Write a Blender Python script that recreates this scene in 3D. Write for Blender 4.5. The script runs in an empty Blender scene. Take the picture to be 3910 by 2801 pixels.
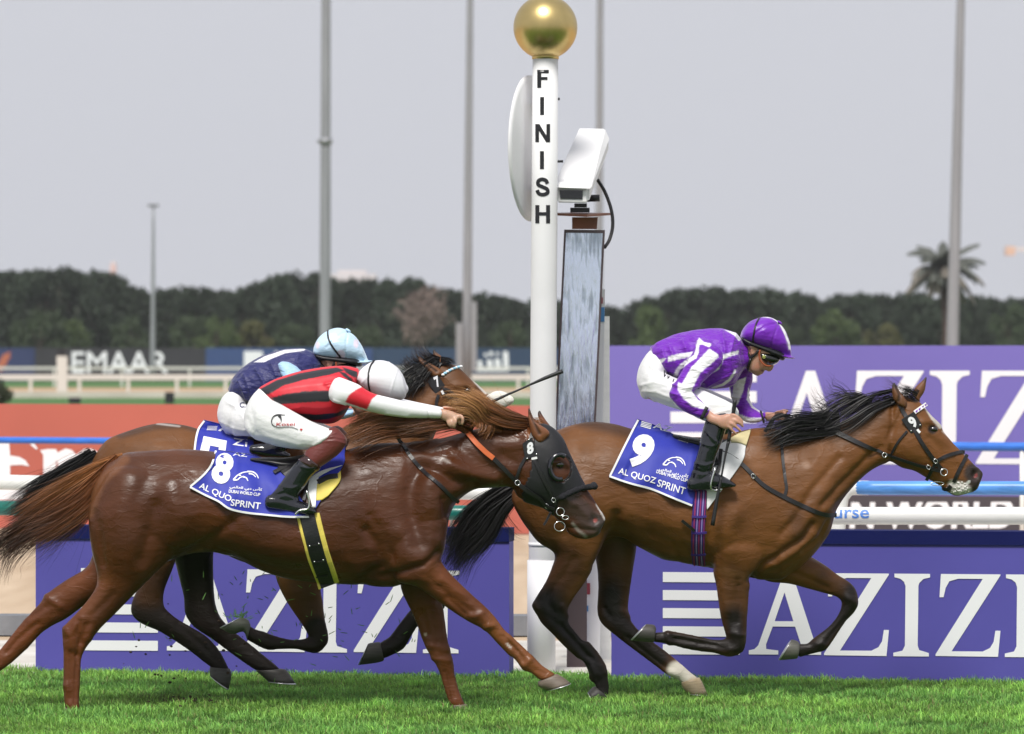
import bpy, bmesh, math, random
import numpy as np
from mathutils import Vector, Matrix, noise
from mathutils.bvhtree import BVHTree
from mathutils.geometry import tessellate_polygon

random.seed(7); rng = np.random.default_rng(7)
SC = bpy.context.scene
COL = SC.collection
PI = math.pi

# ------------------------------------------------------------------ camera, sky, sun, exposure
CAMH, CAMD, FPX, CX, CY, HOR = 1.95, 25.0, 16809.0, 1955.0, 1400.5, 1362.0
cam = bpy.data.cameras.new('camera'); camo = bpy.data.objects.new('camera', cam); COL.objects.link(camo)
camo.location = (0, -CAMD, CAMH); camo.rotation_euler = (PI/2, 0, 0)
cam.sensor_width = 36; cam.lens = 36*FPX/3910; cam.shift_y = -(CY-HOR)/3910
cam.clip_start = .5; cam.clip_end = 5000
cam.dof.use_dof = True; cam.dof.focus_distance = 24.7; cam.dof.aperture_fstop = 4.2
SC.camera = camo

SUN_EL, SUN_AZ = math.radians(55), math.radians(192)     # azimuth clockwise from +Y: behind the camera, a little to its left
w = bpy.data.worlds.new('World'); SC.world = w; w.use_nodes = True
nt = w.node_tree; nt.nodes.clear()
sky = nt.nodes.new('ShaderNodeTexSky'); sky.sky_type = 'NISHITA'; sky.sun_disc = False
sky.sun_elevation = SUN_EL; sky.sun_rotation = SUN_AZ; sky.dust_density = 5; sky.air_density = 1.2
hsv = nt.nodes.new('ShaderNodeHueSaturation'); hsv.inputs['Saturation'].default_value = .25
mixw = nt.nodes.new('ShaderNodeMix'); mixw.data_type = 'RGBA'; mixw.inputs[0].default_value = .9
mixw.inputs[7].default_value = (5.95, 6.08, 6.65, 1)              # even veil of haze over the whole sky
bg = nt.nodes.new('ShaderNodeBackground'); bg.inputs['Strength'].default_value = .1
outw = nt.nodes.new('ShaderNodeOutputWorld')
nt.links.new(sky.outputs[0], hsv.inputs['Color']); nt.links.new(hsv.outputs[0], mixw.inputs[6])
nt.links.new(mixw.outputs[2], bg.inputs['Color']); nt.links.new(bg.outputs[0], outw.inputs[0])
sl = bpy.data.lights.new('sun', 'SUN'); sl.energy = 3.2; sl.angle = math.radians(16); sl.color = (1, .96, .9)
so = bpy.data.objects.new('sun', sl); COL.objects.link(so)
_d = Vector((math.sin(SUN_AZ)*math.cos(SUN_EL), math.cos(SUN_AZ)*math.cos(SUN_EL), math.sin(SUN_EL)))
so.rotation_euler = _d.to_track_quat('Z', 'Y').to_euler(); so.location = _d*50
SC.view_settings.view_transform = 'Standard'; SC.view_settings.look = 'None'
SC.view_settings.exposure = 0.2; SC.view_settings.gamma = 1; SC.view_settings.use_curve_mapping = False
SC.render.engine = 'CYCLES'
SC.cycles.max_bounces = 6; SC.cycles.transparent_max_bounces = 6; SC.cycles.use_denoising = True

# ------------------------------------------------------------------ measuring helpers
def W(px, py, Y):                       # a pixel of the photo (3910 wide) seen at depth Y -> a point of the place
    d = Y+CAMD
    return Vector(((px-CX)/FPX*d, Y, CAMH-(py-HOR)/FPX*d))
def proj(v):
    d = v[:, 1]+CAMD
    return CX+v[:, 0]/d*FPX, HOR+(CAMH-v[:, 2])/d*FPX
DS = 3910/2268.0                        # coordinates read on the 2268-wide view
def zm(x0, y0, s): return lambda x, y: (x0+x/s, y0+y/s)
SRC = zm(0, 0, 1); D = zm(0, 0, 1/DS)
A = zm(1900, 1500, 1.3); B = zm(3000, 1350, 1972/910); C = zm(2300, 1150, 1.6244); DD = zm(700, 1200, 1.8058)
E = zm(1500, 1250, 1.8056); F = zm(0, 1500, 1.3); G = zm(400, 1900, 1.4175); H = zm(2700, 1900, 1.8033)
I = zm(1900, 2000, 2.3217); J = zm(2550, 1150, 4.536); K = zm(2650, 1500, 5.67); L = zm(1600, 1500, 7.56); M = zm(1100, 1200, 4.062)
def Zp(z, *pts): return [z(*p) for p in pts]
def lineY(xa, Ya, xb, Yb):              # depth of the straight ground line through two photo columns
    xa, xb = xa*DS, xb*DS; p = W(xa, HOR, Ya); q = W(xb, HOR, Yb); m = (q.x-p.x)/(q.y-p.y)
    def f(px):
        a = (px-CX)/FPX
        return (p.x-p.y*m-a*CAMD)/(a-m)
    return f
def Yg(py):                             # depth of the ground seen at pixel row py
    return CAMH*FPX/(py-HOR)-CAMD

# ------------------------------------------------------------------ materials
def mat(name, col=(.5, .5, .5), rough=.5, metal=0, attr=None, noise_=None, bump=None, coat=0, sheen=0, spec=.5, sss=0, aniso=None, sheenr=.4):
    m = bpy.data.materials.new(name); m.use_nodes = True; n = m.node_tree; b = n.nodes['Principled BSDF']
    b.inputs['Roughness'].default_value = rough; b.inputs['Metallic'].default_value = metal
    b.inputs['Specular IOR Level'].default_value = spec; b.inputs['Coat Weight'].default_value = coat
    b.inputs['Coat Roughness'].default_value = .12
    b.inputs['Sheen Weight'].default_value = sheen; b.inputs['Sheen Roughness'].default_value = sheenr
    if sss: b.inputs['Subsurface Weight'].default_value = sss; b.inputs['Subsurface Radius'].default_value = (.01, .004, .002); b.inputs['Subsurface Scale'].default_value = .5
    tc = n.nodes.new('ShaderNodeTexCoord')
    src = None
    if attr:
        a = n.nodes.new('ShaderNodeAttribute'); a.attribute_name = attr; src = a.outputs['Color']
    if noise_:
        sc, amt = noise_[0], noise_[1]
        mp = n.nodes.new('ShaderNodeMapping'); mp.inputs['Scale'].default_value = noise_[2] if len(noise_) > 2 else (1, 1, 1)
        tx = n.nodes.new('ShaderNodeTexNoise'); tx.inputs['Scale'].default_value = sc; tx.inputs['Detail'].default_value = 6
        n.links.new(tc.outputs['Object'], mp.inputs[0]); n.links.new(mp.outputs[0], tx.inputs['Vector'])
        mr = n.nodes.new('ShaderNodeMapRange'); mr.inputs[1].default_value = .3; mr.inputs[2].default_value = .7
        mr.inputs[3].default_value = 1-amt; mr.inputs[4].default_value = 1+amt
        n.links.new(tx.outputs['Fac'], mr.inputs[0])
        mx = n.nodes.new('ShaderNodeVectorMath'); mx.operation = 'SCALE'
        if src is not None: n.links.new(src, mx.inputs[0])
        else: mx.inputs[0].default_value = col[:3]
        n.links.new(mr.outputs[0], mx.inputs['Scale']); src = mx.outputs[0]
    if src is not None: n.links.new(src, b.inputs['Base Color'])
    else: b.inputs['Base Color'].default_value = (*col[:3], 1)
    if bump:
        tx = n.nodes.new('ShaderNodeTexNoise'); tx.inputs['Scale'].default_value = bump[0]; tx.inputs['Detail'].default_value = 4
        mp = n.nodes.new('ShaderNodeMapping'); mp.inputs['Scale'].default_value = bump[3] if len(bump) > 3 else (1, 1, 1)
        n.links.new(tc.outputs['Object'], mp.inputs[0]); n.links.new(mp.outputs[0], tx.inputs['Vector'])
        bp = n.nodes.new('ShaderNodeBump'); bp.inputs['Strength'].default_value = bump[1]; bp.inputs['Distance'].default_value = bump[2]
        n.links.new(tx.outputs['Fac'], bp.inputs['Height']); n.links.new(bp.outputs[0], b.inputs['Normal'])
    return m

def srgb(r, g, b):
    f = lambda c: (c/255/12.92 if c/255 <= .04045 else ((c/255+.055)/1.055)**2.4)
    return (f(r), f(g), f(b))

MT = {}
MT['white_paint'] = mat('white_paint', (.78, .78, .79), .35, noise_=(2.5, .05), bump=(60, .05, .002))
MT['white_flat'] = mat('white_vinyl', (.82, .82, .86), .5)
MT['black_vinyl'] = mat('black_vinyl', (.012, .012, .016), .45)
MT['purple_board'] = mat('purple_vinyl', (.092, .081, .37), .55, spec=.3, noise_=(1.2, .06), bump=(3, .08, .01))
MT['purple_back'] = mat('purple_banner', (.170, .140, .45), .6, spec=.3, noise_=(.6, .06))
MT['navy'] = mat('navy_edge', (.006, .010, .085), .7, spec=.15, noise_=(2, .1))
MT['red_board'] = mat('red_banner', (.46, .118, .085), .55, noise_=(.7, .06))
MT['grey_board'] = mat('dark_grey_banner', (.06, .05, .06), .6)
MT['blue_rail'] = mat('blue_rail_plastic', (.03, .16, .62), .3, noise_=(3, .18, (1, 6, 6)))
MT['blue_rail_light'] = mat('light_blue_rail_plastic', (.09, .28, .68), .35, noise_=(5, .3, (.5, 5, 5)))
MT['green_rail'] = mat('green_rail_plastic', (.01, .14, .11), .3, noise_=(3, .15))
MT['white_rail'] = mat('white_rail_plastic', (.76, .76, .73), .3, noise_=(3, .05, (1, 8, 8)))
MT['grey_metal'] = mat('galvanised_steel', (.30, .31, .33), .5, .35, noise_=(4, .12, (6, 6, .5)))
MT['gold'] = mat('gold_leaf', (.60, .46, .20), .34, 1, noise_=(7, .12), bump=(5, .12, .01))
MT['steel'] = mat('bright_steel', (.7, .7, .7), .25, 1)
MT['shoe'] = mat('aluminium_horseshoe', (.72, .72, .74), .35, .8)
MT['brown_wood'] = mat('brown_stained_board', (.20, .07, .035), .5, noise_=(6, .3, (1, 8, 1)))
MT['mast'] = mat('weathered_grey_mast', (.27, .28, .30), .6, .1, noise_=(1.5, .12, (5, 5, .3)))
MT['leather'] = mat('black_leather', (.012, .011, .013), .38, bump=(90, .2, .002))
MT['rubber'] = mat('black_rubber', (.014, .014, .017), .5, bump=(120, .3, .003))
MT['patent'] = mat('patent_leather', (.006, .007, .012), .1, coat=.6, noise_=(8, .2), bump=(14, .35, .012))
MT['white_cloth'] = mat('white_cloth', (.80, .80, .81), .65, sheen=.2, bump=(55, .12, .004))
MT['breeches'] = mat('white_breeches', (.76, .76, .77), .6, sheen=.2, bump=(22, .35, .010, (1, 1, 1.8)))
MT['attr_silk'] = mat('silk_cloth', attr='col', rough=.46, sheen=.3, spec=.4, bump=(13, .7, .03, (1, 1, 2.8)))
MT['attr_helmet'] = mat('helmet_silk', attr='col', rough=.36, sheen=.3, bump=(10, .7, .022, (1, 1, 1.6)))
MT['attr_glossy'] = mat('glossy_lycra', attr='col', rough=.45, spec=.4, bump=(13, .25, .01))
MT['skin'] = mat('skin', attr='col', rough=.45, sss=.25, bump=(160, .15, .002), noise_=(40, .07))
MT['blue_cloth'] = mat('royal_blue_cloth', (.018, .03, .36), .6, sheen=.2, bump=(70, .2, .003))
MT['yellow_pad'] = mat('yellow_foam_pad', (.75, .60, .11), .6, noise_=(14, .1))
MT['cream_pad'] = mat('cream_chamois', (.62, .54, .30), .7, noise_=(14, .15), bump=(40, .2, .004))
MT['burgundy'] = mat('burgundy_stretch_cloth', (.13, .022, .018), .45, sheen=.3, bump=(30, .4, .006, (1, 1, 3)))
MT['navy_cloth'] = mat('navy_stretch_cloth', (.006, .008, .03), .5)
MT['fleece'] = mat('white_sheepskin', (.72, .70, .64), .9, bump=(70, .8, .01))
MT['black_fleece'] = mat('black_sheepskin', (.008, .008, .012), .9, bump=(70, .8, .01))
MT['hood'] = mat('black_mesh_cloth', (.007, .007, .009), .5, bump=(160, .4, .003))
MT['goggle'] = mat('black_goggle_lens', (.004, .005, .004), .06, coat=.5)
MT['orange'] = mat('orange_rubber', (.62, .13, .035), .45, bump=(40, .4, .004))
MT['eye'] = mat('dark_eye', (.008, .005, .004), .03, coat=1)
MT['hair_attr'] = mat('horse_hair', attr='col', rough=.42, spec=.4)
MT['hoof'] = mat('hoof_horn', attr='col', rough=.5, noise_=(20, .2, (1, 1, 6)))

# ------------------------------------------------------------------ object helpers
def link(name, me, mt=None, parent=None):
    o = bpy.data.objects.new(name, me); COL.objects.link(o)
    if mt is not None and me is not None and not me.materials: me.materials.append(mt)
    if parent is not None:
        o.parent = parent; o.matrix_parent_inverse = Matrix.Translation(-world_loc(parent))
    return o
def world_loc(o):
    return Vector(o.get('_wl', (0, 0, 0)))
def thing(name, label, cat, loc=(0, 0, 0), group=None):
    o = bpy.data.objects.new(name, None); COL.objects.link(o); o.location = loc; o['_wl'] = tuple(loc)
    o.empty_display_size = .1
    o['label'] = label; o['category'] = cat
    if group: o['group'] = group
    return o
def tag(o, label, cat, group=None):
    o['label'] = label; o['category'] = cat
    if group: o['group'] = group
    return o
def kind(o, k): o['kind'] = k; return o
def mesh_of(name, parts, smooth=True):
    vs, fs, off = [], [], 0
    for v, f in parts:
        vs.append(np.asarray(v, dtype=float).reshape(-1, 3)); fs += [tuple(i+off for i in q) for q in f]; off += len(vs[-1])
    me = bpy.data.meshes.new(name); me.from_pydata(np.concatenate(vs).tolist(), [], fs); me.update()
    if smooth: me.polygons.foreach_set('use_smooth', [True]*len(me.polygons))
    return me
def fixn(me):
    bm = bmesh.new(); bm.from_mesh(me); bmesh.ops.recalc_face_normals(bm, faces=bm.faces); bm.to_mesh(me); bm.free(); return me

def box_c(p):                           # 8 corners: bottom 4 (ccw) then top 4
    return (p, [(3, 2, 1, 0), (4, 5, 6, 7), (0, 1, 5, 4), (1, 2, 6, 5), (2, 3, 7, 6), (3, 0, 4, 7)])
def box(x0, x1, y0, y1, z0, z1):
    return box_c([(x0, y0, z0), (x1, y0, z0), (x1, y1, z0), (x0, y1, z0), (x0, y0, z1), (x1, y0, z1), (x1, y1, z1), (x0, y1, z1)])
def wallbox(p, q, z0, z1, t, back=0.0):  # upright slab from ground point p to q, front face on that line, thickness t to the back
    p, q = Vector((p[0], p[1], 0)), Vector((q[0], q[1], 0)); d = (q-p).normalized(); n = Vector((-d.y, d.x, 0))
    a, b = p+n*back, q+n*back; c, e = q+n*(t+back), p+n*(t+back)
    return box_c([(v.x, v.y, z) for z in (z0, z1) for v in (a, b, c, e)])
def tube(pts, rad, n=12, closed_caps=True):
    pts = [Vector(p) for p in pts]; m = len(pts)
    rad = [rad]*m if not hasattr(rad, '__len__') else rad
    V, Fc = [], []
    up = Vector((0, 0, 1)); prev = None
    for i in range(m):
        t = (pts[min(i+1, m-1)]-pts[max(i-1, 0)]).normalized()
        if prev is None:
            u = t.cross(Vector((0, 1, 0)) if abs(t.y) < .9 else Vector((1, 0, 0))).normalized()
        else:
            u = (prev-t*prev.dot(t)).normalized()
        prev = u; v = t.cross(u)
        for k in range(n):
            a = 2*PI*k/n; V.append(tuple(pts[i]+(u*math.cos(a)+v*math.sin(a))*rad[i]))
    for i in range(m-1):
        for k in range(n):
            k2 = (k+1) % n; Fc.append((i*n+k, i*n+k2, (i+1)*n+k2, (i+1)*n+k))
    if closed_caps: Fc.append(tuple(range(n-1, -1, -1))); Fc.append(tuple((m-1)*n+k for k in range(n)))
    return (V, Fc)
def ellipsoid(c, r, nu=20, nv=12, rot=None):
    V, Fc = [], []
    for j in range(nv+1):
        th = PI*j/nv
        for i in range(nu):
            a = 2*PI*i/nu
            p = Vector((r[0]*math.sin(th)*math.cos(a), r[1]*math.sin(th)*math.sin(a), r[2]*math.cos(th)))
            if rot is not None: p = rot @ p
            V.append(tuple(p+Vector(c)))
    for j in range(nv):
        for i in range(nu):
            i2 = (i+1) % nu; Fc.append((j*nu+i, (j+1)*nu+i, (j+1)*nu+i2, j*nu+i2))
    return (V, Fc)
def torus(c, R, r, ax1, ax2, n=24, k=8, a0=0, a1=2*PI):
    ax1, ax2 = Vector(ax1).normalized(), Vector(ax2).normalized(); nn = ax1.cross(ax2); V, Fc = [], []
    full = abs(a1-a0-2*PI) < 1e-6; m = n if full else n+1
    R1, R2 = (R if hasattr(R, '__len__') else (R, R))
    for i in range(m):
        a = a0+(a1-a0)*i/n; dr = ax1*math.cos(a)*R1+ax2*math.sin(a)*R2; dn = (ax1*math.cos(a)+ax2*math.sin(a))
        for j in range(k):
            b = 2*PI*j/k; V.append(tuple(Vector(c)+dr+(dn*math.cos(b)+nn*math.sin(b))*r))
    for i in range(n):
        i2 = (i+1) % m
        for j in range(k):
            j2 = (j+1) % k; Fc.append((i*k+j, i2*k+j, i2*k+j2, i*k+j2))
    return (V, Fc)
def poly2(loops):                       # outline (+ holes) -> triangulated flat piece
    pts = [p for l in loops for p in l]
    tris = tessellate_polygon([[Vector((x, y, 0)) for x, y in l] for l in loops])
    return ([(x, y) for x, y in pts], [tuple(t) for t in tris])

def catmull(P, sub):
    P = np.asarray(P, float); n = len(P); out = []
    if n < 3: sub_t = np.linspace(0, 1, sub*max(n-1, 1)+1); return P[0]+(P[-1]-P[0])*sub_t[:, None]
    Q = np.vstack([2*P[0]-P[1], P, 2*P[-1]-P[-2]])
    for i in range(n-1):
        p0, p1, p2, p3 = Q[i], Q[i+1], Q[i+2], Q[i+3]
        for k in range(sub):
            t = k/sub
            out.append(.5*((2*p1)+(-p0+p2)*t+(2*p0-5*p1+4*p2-p3)*t*t+(-p0+3*p1-3*p2+p3)*t**3))
    out.append(P[-1]); return np.array(out)

def loft(rows, z, Y, n=20, sub=3, egg=0, cap=.5, sq=1.0, grow=0.0, shrink=1.0, mirror=False, shift=(0, 0)):
    """rows: (ax,ay,bx,by,halfwidth[,dy]) - two outline points in the photo and the half width across"""
    R, dy = [], 0.0
    for r in rows:
        if len(r) > 5: dy = r[5]
        yy = Y+(-dy if mirror else dy)
        ax, ay = z(r[0], r[1]); bx, by = z(r[2], r[3])
        a = W(ax+shift[0], ay+shift[1], yy); b = W(bx+shift[0], by+shift[1], yy)
        R.append((*a, *b, r[4]))
    R = catmull(R, sub); V, Fc = [], []
    cs = []
    for r in R:
        a, b, wd = Vector(r[0:3]), Vector(r[3:6]), max(r[6], .003)
        c = (a+b)/2; u = (a-b)/2
        L_ = u.length
        u = u*((L_*shrink+grow)/max(L_, 1e-6)); wd = wd*shrink+grow
        cs.append((c, u, wd))
    rings = []
    def axis(i, j): 
        v = cs[j][0]-cs[i][0]
        return v.normalized() if v.length > 1e-9 else Vector((0, 0, 1))
    if cap:
        c, u, wd = cs[0]; ax = axis(1, 0); rr = min(u.length, wd)
        rings += [(c+ax*rr*cap, u*.35, wd*.35), (c+ax*rr*cap*.7, u*.72, wd*.72)]
    rings += cs
    if cap:
        c, u, wd = cs[-1]; ax = axis(-2, -1); rr = min(u.length, wd)
        rings += [(c+ax*rr*cap*.7, u*.72, wd*.72), (c+ax*rr*cap, u*.35, wd*.35)]
    for c, u, wd in rings:
        for k in range(n):
            a = 2*PI*k/n; ca, sa = math.cos(a), math.sin(a)
            if sq != 1.0: ca, sa = math.copysign(abs(ca)**sq, ca), math.copysign(abs(sa)**sq, sa)
            p = c+u*ca; V.append((p.x, p.y+wd*sa*(1-egg*ca), p.z))
    m = len(rings)
    for i in range(m-1):
        for k in range(n):
            k2 = (k+1) % n; Fc.append((i*n+k, i*n+k2, (i+1)*n+k2, (i+1)*n+k))
    Fc.append(tuple(range(n-1, -1, -1))); Fc.append(tuple((m-1)*n+k for k in range(n)))
    return (V, Fc)

def smooth_np(me, it, lam=.5):
    nv = len(me.vertices); v = np.empty(nv*3); me.vertices.foreach_get('co', v); v = v.reshape(-1, 3)
    ne = len(me.edges); e = np.empty(ne*2, dtype=np.int64); me.edges.foreach_get('vertices', e); e = e.reshape(-1, 2)
    deg = np.bincount(e.ravel(), minlength=nv).astype(float); deg[deg == 0] = 1
    for _ in range(it):
        s = np.stack([np.bincount(e[:, 0], v[e[:, 1], k], nv)+np.bincount(e[:, 1], v[e[:, 0], k], nv) for k in range(3)], 1)
        v = v+lam*(s/deg[:, None]-v)
    me.vertices.foreach_set('co', v.ravel()); me.update(); return v
def fuse(name, parts, voxel, smooth=3):  # overlapping lofts -> one continuous skin
    me = fixn(mesh_of(name+'_raw', parts)); o = bpy.data.objects.new('tmp', me); COL.objects.link(o)
    md = o.modifiers.new('r', 'REMESH'); md.mode = 'VOXEL'; md.voxel_size = voxel; md.use_smooth_shade = True
    dg = bpy.context.evaluated_depsgraph_get(); dg.update()
    m2 = bpy.data.meshes.new_from_object(o.evaluated_get(dg)); m2.name = name
    bpy.data.objects.remove(o); bpy.data.meshes.remove(me)
    m2.materials.clear()
    smooth_np(m2, smooth)
    m2.polygons.foreach_set('use_smooth', [True]*len(m2.polygons)); return m2
def co(me):
    v = np.empty(len(me.vertices)*3); me.vertices.foreach_get('co', v); return v.reshape(-1, 3)
def normals(me):
    v = np.empty(len(me.vertices)*3); me.vertex_normals.foreach_get('vector', v); return v.reshape(-1, 3)
def setco(me, v): me.vertices.foreach_set('co', v.ravel()); me.update()
def setcol(me, c, name='col'):
    a = me.color_attributes.new(name, 'FLOAT_COLOR', 'POINT')
    cc = np.ones((len(me.vertices), 4)); cc[:, :3] = c; a.data.foreach_set('color', cc.ravel())
def pdist(px, py, poly):
    d = np.full(len(px), 1e9)
    if len(poly) == 1: return np.hypot(px-poly[0][0], py-poly[0][1])
    for (x0, y0), (x1, y1) in zip(poly[:-1], poly[1:]):
        dx, dy = x1-x0, y1-y0; L2 = dx*dx+dy*dy+1e-9
        t = np.clip(((px-x0)*dx+(py-y0)*dy)/L2, 0, 1); d = np.minimum(d, np.hypot(px-x0-t*dx, py-y0-t*dy))
    return d
def inside(px, py, poly):
    r = np.zeros(len(px), bool); n = len(poly)
    for i in range(n):
        x0, y0 = poly[i]; x1, y1 = poly[(i+1) % n]
        c = ((y0 > py) != (y1 > py)); r ^= c & (px < (x1-x0)*(py-y0)/((y1-y0) if y1 != y0 else 1e-9)+x0)
    return r
def sstep(a, b, x): t = np.clip((x-a)/(b-a), 0, 1); return t*t*(3-2*t)
def paint(c, px, py, poly, r, colr, soft=.5, op=1.0, mask=None):
    k = (1-sstep(r*(1-soft), r, pdist(px, py, poly)))*op
    if mask is not None: k = k*mask
    c[:] = c*(1-k[:, None])+np.array(colr)*k[:, None]
def nz(v, sc, seed=0, amp=1.0):          # cheap smooth noise from sines
    r = np.random.default_rng(seed); s = np.zeros(len(v))
    v = v+.45/sc*np.stack([np.sin(v[:, 1]*sc*1.1+seed)+np.sin(v[:, 2]*sc*.7), np.sin(v[:, 2]*sc*.9+2*seed), np.sin(v[:, 0]*sc*1.0+seed*3)+np.sin(v[:, 1]*sc*.6)], 1)
    for k in range(7):
        d = r.normal(size=3); d /= np.linalg.norm(d); f = sc*(.6+r.random()*1.4)
        s += np.sin(v@d*f+r.random()*6.28)
    return s/7*amp
def bvh_of(*meshes):
    V, Fc = [], []
    for me in meshes:
        o = len(V); V += [tuple(v.co) for v in me.vertices]; Fc += [tuple(i+o for i in p.vertices) for p in me.polygons]
    return BVHTree.FromPolygons(V, Fc)
EYE = Vector((0, -CAMD, CAMH))
def cast(bvh, px, py):
    d = (W(px, py, 0)-EYE).normalized(); h = bvh.ray_cast(EYE, d)
    return h[0], h[1]
def strap(pts, z, width, bvh, lift=.004, th=.004, Y=None, step=10, free=False, smoothy=2):
    """a flat strap lying on a surface along a line of the photo; width in photo pixels (one number or one per point)"""
    P = [(*z(*p[:2]), (p[2] if len(p) > 2 else width)) for p in pts]
    R = catmull(P, max(2, int(max(math.hypot(P[i+1][0]-P[i][0], P[i+1][1]-P[i][1]) for i in range(len(P)-1))/step)))
    pos, nor, wd = [], [], []
    lastY = Y
    for x, y, ww in R:
        h = None
        if not free and bvh is not None: h, n = cast(bvh, x, y)
        if h is None: pos.append(None); nor.append(Vector((0, -1, 0)))
        else:
            if n.y > 0: n = -n
            pos.append(h); nor.append((n*.7+Vector((0, -.3, 0))).normalized())
        wd.append(ww/FPX*(CAMD+(lastY or 0)))
    ys = [p.y if p is not None else None for p in pos]
    good = [i for i, q in enumerate(ys) if q is not None]
    for i in range(len(ys)):
        if ys[i] is None:
            ys[i] = Y if not good else (ys[min(good, key=lambda g: abs(g-i))] if Y is None or good else Y)
    ys = np.array(ys, float)
    for _ in range(smoothy): ys[1:-1] = (ys[:-2]+ys[1:-1]*2+ys[2:])/4
    V, Fc = [], []
    cen = [W(R[i][0], R[i][1], ys[i]) for i in range(len(R))]
    m = len(cen)
    for i in range(m):
        t = (cen[min(i+1, m-1)]-cen[max(i-1, 0)]).normalized(); n = nor[i]; n = (n-t*n.dot(t)).normalized(); s = t.cross(n)
        c = cen[i]+n*lift; hw = wd[i]/2
        for a, b in ((-1, 0), (-.92, 1), (.92, 1), (1, 0)): V.append(tuple(c+s*hw*a+n*th*b))
    for i in range(m-1):
        for k in range(4):
            k2 = (k+1) % 4; Fc.append((i*4+k, i*4+k2, (i+1)*4+k2, (i+1)*4+k))
    Fc += [(3, 2, 1, 0), tuple((m-1)*4+k for k in range(4))]
    return (V, Fc)

_font_cache = {}
def text2(s, bold=0.0, size=1.0):
    key = (s, bold)
    if key not in _font_cache:
        cu = bpy.data.curves.new('t', 'FONT'); cu.body = s; cu.offset = bold; cu.resolution_u = 4; cu.align_x = 'LEFT'
        o = bpy.data.objects.new('t', cu); COL.objects.link(o); dg = bpy.context.evaluated_depsgraph_get(); dg.update()
        me = bpy.data.meshes.new_from_object(o.evaluated_get(dg)); v = [(p.co.x, p.co.y) for p in me.vertices]; f = [tuple(p.vertices) for p in me.polygons]
        bpy.data.objects.remove(o); bpy.data.meshes.remove(me); _font_cache[key] = (v, f)
    return _font_cache[key]
def fit2(vf):                            # normalise a flat piece to x from 0, height 1
    v = np.array(vf[0]); mn, mx = v.min(0), v.max(0); h = mx[1]-mn[1]
    return ([tuple((p-mn)/h) for p in v], vf[1], (mx[0]-mn[0])/h)
def decal(vf, z, o, right, up, bvh, lift=.004, Y=None, cuts=1):
    """a flat print laid on a surface: o, right and up are photo positions (origin and the two unit corners)"""
    ox, oy = z(*o); rx, ry = z(*right); ux, uy = z(*up)
    bm = bmesh.new(); vs = [bm.verts.new((x, y, 0)) for x, y in vf[0]]
    for q in vf[1]:
        try: bm.faces.new([vs[i] for i in q])
        except ValueError: pass
    if cuts:
        bmesh.ops.triangulate(bm, faces=bm.faces)
        bmesh.ops.subdivide_edges(bm, edges=bm.edges, cuts=cuts, use_grid_fill=False)
    ly = Y
    for v in bm.verts:
        px = ox+v.co.x*(rx-ox)+v.co.y*(ux-ox); py = oy+v.co.x*(ry-oy)+v.co.y*(uy-oy)
        h = n = None
        if bvh is not None: h, n = cast(bvh, px, py)
        if h is None: v.co = W(px, py, (ly if ly is not None else 0)-lift)
        else: ly = h.y; v.co = h+(EYE-h).normalized()*lift
    me = bpy.data.meshes.new('print'); bm.to_mesh(me); bm.free(); return me
def quadlist(qs): 
    V, Fc = [], []
    for q in qs: o = len(V); V += list(q); Fc.append(tuple(range(o, o+len(q))))
    return (V, Fc)

def ribbon2(pts, w0, w1=None):
    P = catmull(np.array(pts, float), 5); m = len(P); w1 = w0 if w1 is None else w1
    t = np.gradient(P, axis=0); t /= np.linalg.norm(t, axis=1)[:, None]+1e-9; n = np.stack([-t[:, 1], t[:, 0]], 1)
    w = np.linspace(w0, w1, m)[:, None]/2
    return ([tuple(p) for p in np.concatenate([P+n*w, P-n*w])], [(i, i+1, m+i+1, m+i) for i in range(m-1)])

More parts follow.
